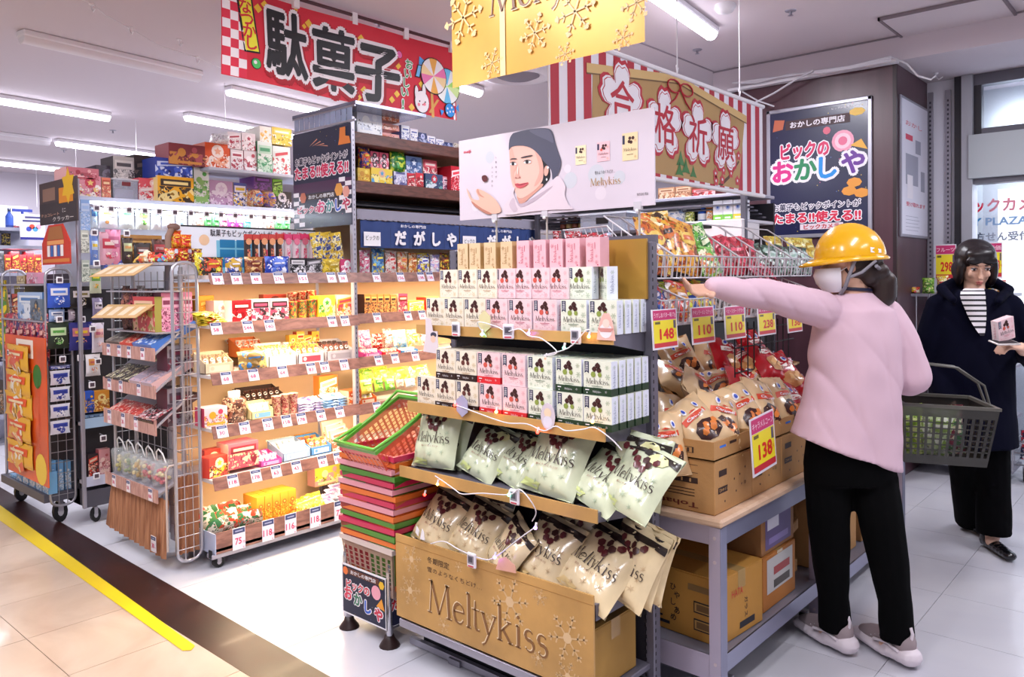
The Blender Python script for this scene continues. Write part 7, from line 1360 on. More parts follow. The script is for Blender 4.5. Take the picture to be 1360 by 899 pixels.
# ================================================================ work table with cartons and bags
TX, TY0, TY1, TZ = -1.19, 2.36, 3.27, .645
tb_ = thing('display_table', 'grey steel table with pale wood top stacked with snack cartons', 'table', (0, 0, 0)); LW = wmat('#c9a588', '#dbbb9e', 3, (1, 5, 14)); LEG = mat('#b3a8ba', .4, .2)
def table(par, y0, y1, x1=TX, x0=-1.95):
    m = MB(); m.bbox(x0, y0-.01, TZ-.028, x1+.01, y1, TZ, LW, .008); m.build('table_top', par)
    m = MB(); m.box(x0, y0, TZ-.09, x1-.0, y0+.02, TZ-.028, LEG); m.box(x1-.02, y0, TZ-.09, x1, y1, TZ-.028, mat('#7f8096', .35, .4)); m.build('apron', par)
    for x in (x1-.0, x0+.04):
        for y in (y0, y1-.04):
            m = MB(); m.bbox(x-.042, y-.002, 0, x, y+.002, TZ-.03, LEG, .001); m.bbox(x-.002, y-.002, 0, x+.002, y+.042, TZ-.03, mat('#8f90a8', .35, .4), .001)
            for z in (.06, .16, .5, .58): m.disc(0, 0, 0, LEG) if False else m.cyl((x-.02, y-.004, z), (x-.02, y-.0015, z), .006, mat('#c9b8bc', .4), 8)
            m.build('leg', par)
    zl = ony(878, 849, y0).z if y0 < 2.6 else .14
    m = MB(); m.box(x0, y0+.006, zl-.012, x1-.004, y1, zl, mat('#8a8a9a', .4, .3)); m.box(x0, y0+.004, zl-.085, x1-.04, y0+.01, zl, LEG); m.box(x1-.008, y0+.04, zl-.06, x1-.002, y1, zl, mat('#9a9cb4', .35, .4)); m.build('lower_shelf', par)
    for y in (y0+.15, y1-.08): piece('caster', cst, par, (x1-.05, y, 0))
    return zl
ZL = table(tb_, TY0, TY1)
t2 = thing('display_table', 'second grey steel table beyond, seen between the worker legs', 'table', (0, 0, 0)); table(t2, 3.33, 4.45)
m = MB(); m.box(-1.98, TY0, .0, -1.955, TY1, 1.25, mat('#1c1a20', .6)); m.build('rear_panel', tb_); m = MB(); m.box(-1.98, 3.33, .0, -1.955, 4.45, 1.25, mat('#1c1a20', .6)); m.build('rear_panel', t2)
# printed cartons on the table
def tohato(b, w, d, h):
    b.M = Matrix.Translation((0, 0, 0)); BR = mat('#6a2a20', .5); DK_ = mat('#3a2620', .5)
    b.text('Tohato', w*.26, h*.13, h*.1, BR, .001, rot=PI, off=.02, w=w*.28); b.rect(w*.02, h*.55, w*.4, h*.66, DK_, .001); b.text('11442-1', w*.21, h*.605, h*.07, mat('#c79a62', .5), .002, rot=PI, w=w*.3)
    for k in range(3): b.rect(w*.02, h*(.3+.06*k), w*.38, h*(.315+.06*k), DK_, .0008)
    b.rect(w*.03, h*.75, w*.4, h*.76, DK_, .0008); b.rect(w*.03, h*.9, w*.4, h*.91, DK_, .0008); b.text('キャラメルコーン', w*.2, h*.83, h*.06, BR, .001, rot=PI, w=w*.3)
    for a, q in ((-.35, .45), (-.1, .5), (-.2, .3)): b.disc(a*w, q*h, h*.05, DK_, .0008, 8)
    b.star(-w*.3, h*.8, h*.13, BR, .0008, 5, .6); b.poly([(-w*.1, h*.25), (-w*.03, h*.12), (w*.0, h*.28)], DK_, .0008)
    b.M = Matrix.Translation((w/2, d/2, 0)) @ Matrix.Rotation(RZ, 4, 'Z')
    b.rect(-d*.4, h*.7, -d*.2, h*.82, DK_, .001); b.rect(-d*.42, h*.38, -d*.18, h*.5, DK_, .001); b.text('11442', -d*.3, h*.44, h*.06, mat('#c79a62', .5), .002, rot=PI, w=d*.2); b.text('←10', d*.25, h*.4, h*.09, DK_, .001, w=d*.14)
    for a, q in ((0, .55), (.15, .6), (.05, .3), (-.25, .2), (.3, .7)): b.disc(a*d, q*h, h*.025, DK_, .001, 6)
def caramel(b, w, d, h):
    BR = mat('#6a2a20', .5); DK_ = mat('#3a2620', .5); b.text('Caramel Corn', -w*.28, h*.75, h*.2, BR, .001, off=.015, w=w*.4); b.rect(w*.08, h*.3, w*.38, h*.62, DK_, .001); b.rect(w*.09, h*.33, w*.37, h*.59, CARD, .002)
    for k in range(9): b.rect(w*(.1+.03*k), h*.35, w*(.115+.03*k), h*.57, DK_, .003)
    b.disc(-w*.4, h*.35, h*.16, DK_, .001, 10); b.disc(-w*.15, h*.4, h*.06, DK_, .001, 8)
    b.M = Matrix.Translation((w/2, d/2, 0)) @ Matrix.Rotation(RZ, 4, 'Z'); b.rect(-d*.36, h*.6, -d*.2, h*.72, mat('#3a78d8', .5), .001); b.rect(-d*.1, h*.65, d*.08, h*.8, DK_, .001)
bz_ = [onx(949, 640, TX-.03).y, onx(999, 640, TX-.03).y, onx(1038, 640, TX-.03).y, onx(1078, 640, TX-.03).y]; zz1 = ony(950.4, 614, bz_[0]).z; zz2 = ony(954, 589, bz_[0]).z
def openbox(name, w, d, h, lab, M, art=None):
    t = thing(name, lab, 'cardboard box', (0, 0, 0)); t.matrix_world = M; b = MB(); q = .004
    b.box(-w/2, 0, 0, w/2, d, .004, CARD); b.box(-w/2, 0, 0, w/2, q, h, CARD); b.box(-w/2, d-q, 0, w/2, d, h, CARD); b.box(-w/2, q, 0, -w/2+q, d-q, h, CARD); b.box(w/2-q, q, 0, w/2, d-q, h, CARD); b.build('carton_body', t)
    if art: b = MB(); art(b, w, d, h); b.build('print', t)
    return t
lb = ['nearest closed snack carton on the table, printed upside down', 'second closed snack carton along the table side', 'third closed snack carton partly behind the pink coat']
lo_ = ['open snack tray carton holding the beige bags, nearest on the table', 'open snack tray carton with blue sticker, second along the table', 'open snack tray carton beside the red bags']
for i in range(3):
    y0, y1 = bz_[i]+.002, bz_[i+1]-.002; carton('snack_carton', .62, y1-y0, zz1-TZ-.005, lb[i], frame((TX-.03-.31, y0, TZ+.001)), CARD, tohato, tape=False, grp='closed snack cartons on the table')
    openbox('snack_tray_carton', .62, y1-y0, zz2-zz1-.0, lo_[i], frame((TX-.03-.31, y0-.004, zz1+.001)), caramel)
# piled bags
def corn_art(kind):
    def art(mb, f, w, h):
        OR_ = mat('#e0823a' if kind == 'beige' else '#e8b878', .35, coat=.4); RD_ = mat('#d84a2a' if kind == 'beige' else '#f4e8e0', .35); DKN = mat('#3a1c18', .35, coat=.4); BLU = mat('#2a4ab8', .35)
        fpatch(mb, f, circ(0, h*.33, w*.3, 9, .75), DKN if kind == 'beige' else mat('#c88a50', .3, coat=.4), .003)
        for k in range(6): fpatch(mb, f, circ(w*(-.14+.07*k+.02*(k % 2)), h*(.3+.05*(k % 3)), w*.07, 6), OR_, .005)
        fpatch(mb, f, [(-w*.35, h*.55), (w*.3, h*.6), (w*.28, h*.68), (-w*.33, h*.66)], RD_, .003); mb.text('Caramel', -w*.02, h*.61, h*.05, WHITE if kind == 'beige' else RED, .005, off=.02, w=w*.45, f=f)
        for s in (-1, 1): fpatch(mb, f, circ(s*w*.17, h*.77, w*.06, 8, 1.4), WHITE, .003); fpatch(mb, f, circ(s*w*.17, h*.77, w*.035, 7, 1.5), BLU, .0045)
        fpatch(mb, f, [(-w*.1, h*.7), (w*.1, h*.7), (0, h*.73)], RD_, .0035)
    return art
BB = mat('#e3c295', .25, coat=.5, noise=.1, ns=10); RB = mat('#b8101e', .22, coat=.6, noise=.12, ns=10)
BGM = [bag_mesh(.18, .22, .085, BB, art=corn_art('beige'), seed=s, nx=10, nz=12) for s in (11, 12, 13)]; RGM = [bag_mesh(.18, .22, .085, RB, art=corn_art('red'), seed=s, nx=10, nz=12) for s in (21, 22, 23)]
def toss(px, py, x, me, lab, rz, rx, ry, grp, s=1):
    p = onx(px, py, x); M = frame(p, R(rz), R(rx), R(ry)) @ Matrix.Translation((0, 0, -.11)) @ Matrix.Scale(s, 4); inst('caramel_bag', me, lab, 'snack bag', M, grp)
G = 'beige snack bags heaped in the tray cartons'
for i, a in enumerate(((892, 560, -1.5, 70, -25, 15, 'beige snack bag standing at the left edge of the heap'), (893, 505, -1.62, 60, -60, 30, 'beige snack bag at the upper left of heap'), (925, 520, -1.45, 50, -62, 55, 'large beige snack bag lying sideways on top of the heap'), (927, 566, -1.33, 70, -45, -25, 'beige snack bag leaning left at the tray front'),
    (955, 560, -1.30, 60, -35, 20, 'beige snack bag at the tray corner with chocolate picture'), (985, 548, -1.29, 75, -30, -10, 'beige snack bag with two blue eyes left of the card'), (1010, 540, -1.29, 80, -25, 14, 'beige snack bag above the yellow price card'), (1035, 535, -1.29, 85, -28, 5, 'rightmost beige snack bag touching the pink coat'),
    (960, 515, -1.5, 40, -50, -20, 'beige snack bag folded in the middle of the heap'), (905, 480, -1.75, 65, -30, -15, 'small beige snack bag peeking at the top left'), (938, 482, -1.72, 80, -25, 25, 'small beige snack bag peeking below the price cards'), (1000, 515, -1.42, 70, -45, -30, 'beige snack bag behind the blue eyed one'), (880, 590, -1.38, 60, -20, 0, 'lowest beige snack bag beside the rack post'))):
    toss(a[0], a[1], a[2], BGM[i % 3], a[6], a[3], a[4], a[5], G, 1.0)
G = 'red snack bags heaped behind the beige ones'
for i, a in enumerate(((965, 478, -1.55, 70, -40, 20, 'leftmost red snack bag of the red heap'), (990, 485, -1.48, 60, -55, -20, 'red snack bag with blue eyes in the middle of red heap'), (1015, 482, -1.42, 75, -45, 15, 'red snack bag at the upper middle of red heap'), (1040, 500, -1.36, 70, -40, -15, 'red snack bag near the pink coat'), (985, 515, -1.42, 55, -60, 40, 'red snack bag lying flat above the beige bags'),
    (1050, 540, -1.28, 85, -25, 10, 'red snack bag hanging over the tray at right'), (1025, 515, -1.4, 60, -50, -30, 'crumpled dark red snack bag in the heap centre'), (1000, 465, -1.62, 80, -30, 0, 'topmost red snack bag at the back of the heap'), (1058, 515, -1.34, 80, -35, 25, 'rightmost red snack bag beside the coat'))):
    toss(a[0], a[1], a[2], RGM[i % 3], a[6], a[3], a[4], a[5], G, 1.0)
I('tray', 'X', -1.35, ony(1040, 500, 3.0).z, 1034, 1062, 480, ('#a8865a', '#d8b888', '#d83a5a', '#f4c8d8'), 'shallow box of pink packets behind the red bags', .12)
# price cards
def pcard(txt, w, h, top):
    m = MB(); m.box(-w/2, 0, 0, w/2, .003, h, mat('#e9e4ec', .3, coat=.3)); m.rect(-w*.46, h*.12, w*.46, h*.72, mat('#f0dc28', .4), .0008); m.rect(-w*.46, h*.73, w*.46, h*.97, mat('#c82a6a', .4), .0008); m.rect(-w*.46, h*.05, w*.46, h*.16, mat('#c8303a', .4), .0012)
    m.text(top, 0, h*.85, h*.12, mat('#f4c8d8', .4), .0016, off=.02, w=w*.86); m.text(txt, w*.05, h*.38, h*.26, mat('#d8201e', .4), .0016, off=.03, w=w*.55); m.text('円', w*.38, h*.36, h*.07, mat('#d8201e', .4), .0016); m.rect(w*.33, h*.5, w*.43, h*.7, mat('#5a5060', .4), .0014); m.rect(-w*.4, h*.63, -w*.2, h*.69, mat('#6a6020', .4), .0014)
    return m.mesh('price_card')
XP = -1.35
for px0, px1, pt, pb, tx, tp, lb in ((868, 901, 409, 463, '148', 'うすしおバター味 77g', 'yellow price card reading 148 beside the rack post'), (920, 950, 406, 456, '110', 'チキンラーメン スナック', 'yellow price card reading 110, left of its twin'), (964, 991, 405, 450, '110', 'ベビースター ドデカイ', 'yellow price card reading 110 under the outstretched arm'), (1008, 1031, 404, 445, '238', 'おつまみ おかき', 'yellow price card reading 238 near the pink coat'), (1047, 1066, 405, 441, '138', 'カリカリ', 'yellow price card edge just left of the pink coat')):
    a, b = onx(px0, pb, XP), onx(px1, pb, XP); h = onx(px0, pt, XP).z-a.z; inst('price_card', pcard(tx, b.y-a.y, h, tp), lb, 'price card', frame((XP, (a.y+b.y)/2, (a.z+b.z)/2), RZ, R(-3)), 'yellow price cards on the wire baskets')
a, b = onx(999, 632, -1.16), onx(1030, 612, -1.16); inst('price_card', pcard('138', b.y-a.y, .2, 'キャラメルコーン'), 'tilted yellow price card reading 138 on the snack cartons', 'price card', frame((-1.155, (a.y+b.y)/2, a.z), RZ, R(-2), R(-4)))
# boxes on the lower shelf
def hata(b, w, d, h):
    RR = mat('#c82a28', .5); K = mat('#1a1820', .5); b.text('HATA', -w*.32, h*.78, h*.13, RR, .001, off=.015, w=w*.26); b.text('Hata', -w*.2, h*.55, h*.1, mat('#b08a50', .5), .001)
    for i, c in enumerate('ひやしあめ'): b.text(c, w*(.02+.04*(i % 2)), h*(.72-.12*i), h*.11, K, .001, off=.01)
    b.rect(-w*.45, h*.2, -w*.1, h*.23, K, .001); b.rect(-w*.4, h*.1, -w*.02, h*.15, K, .001)
    for z in (.15, .42): b.rect(w*.24, h*z, w*.42, h*(z+.18), K, .001); b.rect(w*.25, h*(z+.02), w*.41, h*(z+.16), mat('#b98f4e', .6), .0015); b.rect(w*.27, h*(z+.04), w*.4, h*(z+.14), mat('#7a5a34', .6), .002)
    b.rect(w*.18, h*.75, w*.44, h*.85, mat('#8a6a40', .5), .001)
    b.M = Matrix.Translation((w/2, d/2, 0)) @ Matrix.Rotation(RZ, 4, 'Z'); b.text('HATA', -d*.1, h*.7, h*.12, RR, .001, w=d*.25); b.text('ガラス', d*.1, h*.4, h*.1, K, .001, rot=-PI/2); b.rect(-d*.05, h*.1, d*.3, h*.2, K, .001)
CY_ = mat('#c08a3c', .7, noise=.1, ns=5, bump=.1); hx0 = ony(882, 830, 2.45).x
carton('drink_carton', .38, .30, .225, 'orange brown drink carton with red letters on the lower shelf', frame((-1.42, 2.44, ZL+.001), R(-4)), CY_, hata)
def lab2(b, w, d, h): b.rect(-w*.1, h*.4, w*.15, h*.85, mat('#c8c0c8', .5), .001); b.rect(w*.2, h*.45, w*.42, h*.9, mat('#b8b0ba', .5), .001); b.rect(-w*.07, h*.5, w*.1, h*.6, BLACK, .002); b.rect(w*.23, h*.6, w*.4, h*.64, BLACK, .002)
carton('dark_carton', .42, .3, .42, 'dark brown carton with two white labels behind the post', frame((-1.86, 2.75, ZL+.001)), CARDD, lab2)
def whi(b, w, d, h): b.rect(-w*.45, h*.35, w*.4, h*.95, mat('#b8b0a8', .6), .001); b.rect(-w*.1, h*.3, w*.35, h*.7, BLACK, .0015); b.rect(-w*.06, h*.34, w*.31, h*.66, mat('#a87a40', .6), .002); b.M = Matrix.Translation((w/2, d/2, 0)) @ Matrix.Rotation(RZ, 4, 'Z'); b.rect(-d*.4, h*.3, d*.4, h*.95, mat('#c8c4c0', .6), .001); b.rect(-d*.2, h*.6, d*.3, h*.75, mat('#a84a4a', .6), .0015); b.rect(-d*.2, h*.35, d*.3, h*.5, mat('#5a5450', .6), .0015)
carton('snack_carton', .34, .3, .2, 'orange and white carton on lower shelf beyond the leg', frame((-1.40, 2.78, ZL+.001)), mat('#b87434', .7), whi)
def pur(b, w, d, h): b.M = Matrix.Translation((w/2, d/2, 0)) @ Matrix.Rotation(RZ, 4, 'Z'); b.rect(-d*.4, h*.1, d*.4, h*.9, mat('#6a5a88', .6), .001); b.rect(-d*.35, h*.55, -d*.0, h*1.1, mat('#dcd8e4', .5), .0025); b.rect(-d*.3, h*.2, d*.3, h*.35, mat('#8a7ab0', .6), .002)
carton('violet_carton', .34, .3, .16, 'violet printed carton with a white note on top of it', frame((-1.41, 2.79, ZL+.206)), mat('#9a6a3c', .7), pur)
carton('flat_carton', .3, .2, .05, 'flattened carton pieces at back of the lower shelf', frame((-1.45, 3.08, ZL+.001)), CARD, None, tape=False)
carton('small_carton', .3, .2, .04, 'small torn carton lying on the lower shelf near far end', frame((-1.42, 3.07, ZL+.18), R(8)), CARD, None, tape=False)
def redl(b, w, d, h): b.M = Matrix.Translation((w/2, d/2, 0)) @ Matrix.Rotation(RZ, 4, 'Z'); b.rect(-d*.45, h*.02, -d*.32, h*.98, mat('#c8303a', .5), .001); b.rect(-d*.32, h*.1, -d*.2, h*.95, mat('#d8d0cc', .5), .001)
carton('tall_carton', .3, .42, .36, 'tall carton with a red stripe on the second table shelf', frame((-1.40, 3.45, .142)), CARD, redl)
carton('tall_carton', .3, .35, .28, 'plain tall carton farther along the second table shelf', frame((-1.40, 3.95, .142)), CARD, None)
carton('snack_carton', .5, .35, .22, 'closed carton on second table hidden behind the pink coat', frame((-1.5, 3.5, TZ+.001)), CARD, None)

# ================================================================ two-tier wire basket rack above the table
br = thing('wire_basket_rack', 'dark rack carrying two tiers of white wire baskets', 'basket rack', (0, 0, 0)); m = MB()
for y in (2.5, 3.0, 3.7): m.box(-1.93, y-.015, 0, -1.90, y+.015, 1.6, BLACK)
for z in (1.45, 1.27): [m.box(-1.92, y-.01, z-.02, -1.42, y+.01, z-.005, BLACK) for y in (2.5, 3.0, 3.7)]
m.build('upright_post', br); WW_ = mat('#d9d6dc', .3, .2)
def wbasket(par, y0, y1, x0, x1, zb, zf, zk, step=.028):
    m = MB(); r = .0032; q = .0022
    m.tube([(x1, y0, zf), (x1, y1, zf), (x0, y1, zk), (x0, y0, zk)], r, WW_, 5, closed=True); m.tube([(x1-.01, y0+.004, zb), (x1-.01, y1-.004, zb), (x0, y1-.004, zb), (x0, y0+.004, zb)], r, WW_, 5, closed=True); m.tube([(x1-.003, y0, (zb+zf)/2), (x1-.003, y1, (zb+zf)/2)], q, WW_, 4)
    n = max(3, int((y1-y0)/step))
    for k in range(n+1): y = y0+(y1-y0)*k/n; m.tube([(x1, y, zf), (x1-.01, y, zb)], q, WW_, 4)
    for y in (y0, y1):
        for k in range(1, 6): u = k/6; m.tube([(x0+(x1-x0)*u, y, zk+(zf-zk)*u), (x0+(x1-x0)*u, y, zb)], q, WW_, 4)
    for k in range(1, 7): u = k/7; m.tube([(x0+(x1-x0)*u, y0, zb), (x0+(x1-x0)*u, y1, zb)], q, WW_, 4)
    m.build('wire_basket', par)
XK = -1.38; up = [onx(px, 340, XK).y for px in (866, 895, 982, 1018, 1053, 1080)]; up[0] = 2.3
for i in range(5): wbasket(br, up[i]+.004, up[i+1]-.004, XK-.22, XK, 1.437, 1.515, 1.66)
XK2 = -1.37; lo = [onx(px, 405, XK2).y for px in (868, 910, 957, 1000, 1040, 1085)]; lo[0] = 2.3
for i in range(5): wbasket(br, lo[i]+.004, lo[i+1]-.004, XK2-.2, XK2, 1.275, 1.362, 1.44)
# bags in the baskets
def bk(px, py, x, z, w, h, cols, lab, rz=80, rx=-18, ry=0, grp=None, sd=0, t=.06):
    y = onx(px, py, x).y; inst('snack_bag', product('bag', w, h, t, tuple(cols), sd), lab, 'snack bag', frame((x, y, z), R(rz), R(rx), R(ry)), grp)
G = 'snack bags in the upper wire baskets'; YO = ('#e8a83a', '#d86a2a', '#f4d060', '#8a3a1a')
for i, a in enumerate(((872, 330, 1.45, .16, .21, YO, 'yellow orange snack bag next to the rack post in upper basket', 8), (893, 320, 1.46, .16, .24, ('#f0b83a', '#3a2418', '#e87a2a', '#f8e8a0'), 'large yellow orange snack bag standing tallest in upper basket', -6), (912, 330, 1.45, .15, .22, YO, 'yellow orange snack bag with dark lettering band', 12), (930, 340, 1.445, .13, .17, ('#e8b040', '#c85a2a', '#f4e0a0'), 'smaller yellow orange snack bag sloping down right', 22))):
    bk(a[0], a[1], XK-.09-.03*(i % 2), a[2], a[3], a[4], a[5], a[6], ry=a[7], grp=G, sd=i)
bk(950, 335, XK-.08, 1.445, .1, .22, ('#6ac03a', '#e8f0c8', '#2a7a2a'), 'bright green snack bag standing in upper basket', ry=-14, grp=G, sd=1, t=.04); bk(944, 360, XK-.05, 1.44, .1, .12, ('#7ac84a', '#f0f0d0', '#d87a3a'), 'light green packet low in upper basket', ry=6, grp=G, sd=2, t=.03)
for i, px in enumerate((966, 976, 988, 998)): bk(px, 345, XK-.09, 1.445, .11, .17, ('#c8283a', '#e8506a', '#8a1422'), 'red snack bag, %s in the middle upper baskets' % ordn(i, 4), ry=(-10, 8, -5, 12)[i], grp='red bags in the upper baskets', sd=i, t=.04)
for i, px in enumerate((1005, 1014, 1024)): bk(px, 350, XK-.05, 1.44, .12, .08, ('#e04a6a', '#f4a8b8', '#c8203a'), 'pink red long packet, %s lying in the upper baskets' % ['left', 'middle', 'right'][i], rx=-50, ry=25, grp='pink red packets', sd=i, t=.02)
for i, px in enumerate((1012, 1028, 1044, 1058, 1070)): bk(px, 345, XK-.1, 1.445, .12, .14, ('#3a5a4a', '#a8c8b8', '#d8e8e0', '#5a2a2a'), 'dark green glittering packet, %s in right upper baskets' % ordn(i, 5), ry=(-12, 5, 10, -8, 4)[i], grp='dark green packets', sd=i, t=.04)
for i, px in enumerate((1035, 1062, 1078)): bk(px, 330, XK-.2, 1.5, .14, .14, ('#e8d04a', '#f4ec9a', '#c8a02a'), 'pale yellow bag, %s behind the right wire baskets' % ['left', 'middle', 'right'][i], grp='pale yellow bags', sd=i, t=.04)
G = 'snack bags in the lower wire baskets'
for i, a in enumerate(((876, 400, ('#c8384a', '#e8e0ea', '#3a5aa8', '#f0a84a'), 'red white and blue candy bag in the lower basket'), (893, 398, ('#b8d040', '#e0503a', '#f0ecec', '#5a6ac0'), 'lime and red candy bag in lower basket'), (903, 408, ('#d84a4a', '#f4e8e8', '#e8a03a'), 'red and white candy bag low in lower basket'), (920, 398, ('#e8902a', '#d8e03a', '#2a4a9a', '#f4d080'), 'orange noodle snack bag with lime band in lower basket'), (938, 402, ('#d8e040', '#2a4a9a', '#e8a04a'), 'lime yellow noodle snack bag in lower basket'), (960, 410, ('#3a3034', '#8a7a7a', '#c8b8b8'), 'dark bag in the lower basket under the sleeve'), (985, 415, ('#c82a3a', '#f0d0d0', '#5a1420'), 'red bag in the lower basket under the sleeve'), (1005, 415, ('#a8a0a0', '#5a5050', '#d8d0d0'), 'grey bag in the lower basket under the sleeve'), (1035, 418, ('#b82a34', '#4a2a2a', '#e0c0a0'), 'dark red bag in the lower basket near the coat'))):
    bk(a[0], a[1], XK2-.08-.02*(i % 2), 1.28, .13, .15, a[2], a[3], ry=(i*37 % 25)-12, grp=G, sd=i, t=.05)
m = MB()
for k in range(10): m.tube([(-1.42, 2.95+.06*k, .98), (-1.42, 2.95+.06*k, 1.25)], .003, BLACK, 4)
for z in (1.05, 1.15, 1.22): m.tube([(-1.42, 2.95, z), (-1.42, 3.55, z)], .003, BLACK, 4)
m.build('dark_grid', br)
# ================================================================ gondola at the back, facing the camera side (-Y)
YG = 4.5; b_x0, b_x1 = -3.74, ony(990.7, 255, YG).x
g3_ = thing('sweets_gondola', 'dark louvred shelf unit standing before the brown column', 'shelf rack', (0, 0, 0))
m = MB(); m.box(b_x0, YG+.4, 0, b_x1, YG+.42, 1.9, mat('#2c2a32', .6)); m.build('back_panel', g3_)
m = MB(); m.bbox(b_x0, YG, 1.925, b_x1, YG+.42, 1.945, mat('#a9a8b8', .4), .003); m.build('top_shelf', g3_)
m = MB(); 
for k in range(5): m.bbox(b_x0, YG+.06*k, 1.87-.018*k, b_x1, YG+.06*k+.05, 1.88-.018*k, DSTEEL, .002)
m.build('dark_louvre', g3_)
ZS = ony(950, 293, YG).z; m = MB(); m.bbox(b_x0, YG+.02, ZS-.02, b_x1, YG+.42, ZS, mat('#d8d4dc', .4), .003); m.build('shelf_board', g3_)
for x in (b_x0, b_x1-.03): m = MB(); m.box(x, YG-.01, 0, x+.03, YG+.02, 1.93, DSTEEL); m.build('upright_post', g3_)
for z in (1.3, .95, .6, .2): m = MB(); m.box(b_x0, YG+.02, z-.02, b_x1, YG+.42, z, mat('#8a8894', .4)); m.build('shelf_board', g3_)
x0, x1 = ony(912, 300, YG).x, ony(990, 300, YG).x; m = MB(); m.bbox(x0, YG-.05, ony(950, 318, YG-.05).z, x1, YG+.2, ZS-.001, mat('#e6e0e2', .45), .004); m.rect(0, 0, 0, 0, WHITE) if False else None; m.box(x0+.08, YG-.0515, ZS-.05, x0+.2, YG-.05, ZS-.025, BLACK); m.build('white_header_box', g3_)
Y3 = YG+.08; G = 'goods on the shelf before the brown column'
for a in (('box', 838, 869, 283, ('#f0c828', '#f4e070', '#ffffff'), 'yellow box behind the wire baskets at left of column shelf'), ('box', 870, 884, 279, ('#e8b02a', '#f4d860', '#ffffff'), 'golden yellow box left of white packs'), ('bag', 885, 912, 276, ('#e8ecf4', '#8aa0c8', '#ffffff'), 'crumpled white packs on the column shelf'), ('bag', 912, 922, 280, ('#b8c03a', '#5a7a2a', '#f0f0c0'), 'small olive bag on the column shelf'), ('bottle', 924, 937, 272, ('#2a5ac0', '#1a2a6a', '#f0f4fa'), 'blue and white bottle pack on the column shelf'), ('box', 938, 946, 275, ('#e8882a', '#f4c88a', '#ffffff'), 'orange box beside the blue pack')):
    item(a[0], 'Y', Y3, ZS, a[1], a[2], a[3], a[4], a[5], .08, grp=G)
for i in range(3):
    p0, p1 = ony(947+i*13.3, 267-i*.8, YG+.03), ony(959.5+i*13.3, 267, YG+.03); w = p1.x-p0.x; h = p0.z-ZS; m = MB(); m.box(-w/2, 0, 0, w/2, .1, h, mat('#eef0f8', .4)); m.rect(-w/2, 0, w/2, h*.3, mat(['#7ac040', '#7ac040', '#e8c83a'][i], .4), .0008); m.disc(0, h*.65, w*.25, mat('#b8c8e8', .4), .0008, 10); m.rect(-w*.1, h*.6, w*.1, h*.75, mat('#4a6ac0', .4), .0016); m.rect(-w*.3, h*.1, w*.3, h*.18, WHITE, .0016)
    o = m.build('white_carton'); o.location = ((p0.x+p1.x)/2, YG+.03, ZS); tag(o, '%s white box with a coloured foot band on the column shelf' % ['left green banded', 'middle green banded', 'right yellow banded'][i], 'snack box', 'white boxes with coloured foot bands')
for i, a in enumerate(((874, 896, 249, ('#b88a68', '#8a5a40', '#d8b898'), 'lower left brown carton on the dark unit top'), (897, 918, 247, ('#b08264', '#8a5a40', '#d8b898'), 'lower right brown carton on the dark unit top'), (919, 950, 250, ('#a83a3a', '#6a2020', '#d8a0a0'), 'dark red carton on the dark unit top'))): item('box', 'Y', YG+.1, 1.946, a[0], a[1], a[2], a[3], a[4], .15, grp='cartons on the dark unit top', sd=1)
for i in range(4): item('bottle', 'Y', YG+.15, ony(760, 305, YG+.15).z, 742+i*8, 749+i*8, 286+(i % 2)*3, [('#6a3a30', '#2a2024', '#a85a40'), ('#4a3a3a', '#1a181c', '#b89a60')][i % 2], 'small dark bottle, %s on the back shelf' % ordn(i, 4), .05, grp='small dark bottles')
for i in range(8): item('bag', 'Y', YG-.1, ony(760, 323, YG-.1).z, 734+i*9.5, 743+i*9.5, 307, ('#c02434', '#f0e0e4', '#7a1420'), 'dark red candy packet, %s behind the slim boxes' % ordn(i, 8), .03, grp='dark red candy packets', sd=i)
p0, p1 = ony(771, 309, 4.2), ony(832, 309, 4.2); w = p1.x-p0.x; zq = p0.z; m = MB(); m.box(-w/2, 0, 0, w/2, .004, .11, CP); m.box(-w/2, .25, 0, w/2, .254, .11, CP); m.box(-w/2, 0, 0, -w/2+.004, .25, .11, CP); m.box(w/2-.004, 0, 0, w/2, .25, .11, CP); m.box(-w/2-.01, -.008, .11, w/2+.01, .26, .122, mat('#dfe6f4', .3, alpha=.8)); m.rect(-w*.15, .05, w*.12, .09, BLACK, .001); m.box(-w/2+.01, .01, .002, w/2-.01, .24, .07, mat('#a8b4cc', .5)); o = m.build('plastic_bin'); o.location = ((p0.x+p1.x)/2, 4.2, zq); tag(o, 'pale blue clear plastic bin behind the slim pink boxes', 'plastic bin')
m = MB(); m.bbox(-w/2-.02, -.02, -.02, w/2+.1, .3, -.001, DSTEEL, .003); o = m.build('bin_shelf', g3_); o.location = ((p0.x+p1.x)/2, 4.2, zq)
# extra wire basket at the end of the rack
wb = thing('wire_basket', 'white wire basket end showing above the slim pink boxes', 'wire basket', (0, 0, 0)); yy = 3.5; a, b = ony(748, 306, yy), ony(806, 300, yy); m = MB()
m.tube([a, b, ony(826, 322, yy-.1), ony(760, 330, yy-.1)], .005, WW_, 5, closed=True)
for k in range(9): p = a.lerp(b, k/8); m.tube([p, p+Vector((.05, -.02, -.1))], .003, WW_, 4)
m.build('basket_wires', wb); m = MB(); m.cyl((a.x, 3.5, 0), (a.x, 3.5, a.z), .012, DSTEEL, 8); m.box(a.x, 3.4, 1.6, b.x+.3, 3.6, 1.615, DSTEEL); m.build('support_post', wb)
for i in range(6): item('bag', 'Y', yy-.03, 1.62, 752+i*10, 763+i*10, 312-i % 2*3, ('#c82838', '#f0e8ec', '#8a1c28') if i < 5 else ('#a8c8e8', '#f0f4fa', '#c83a4a'), 'red and white packet, %s in the end wire basket' % ordn(i, 6), .04, grp='packets in the end wire basket', sd=i)
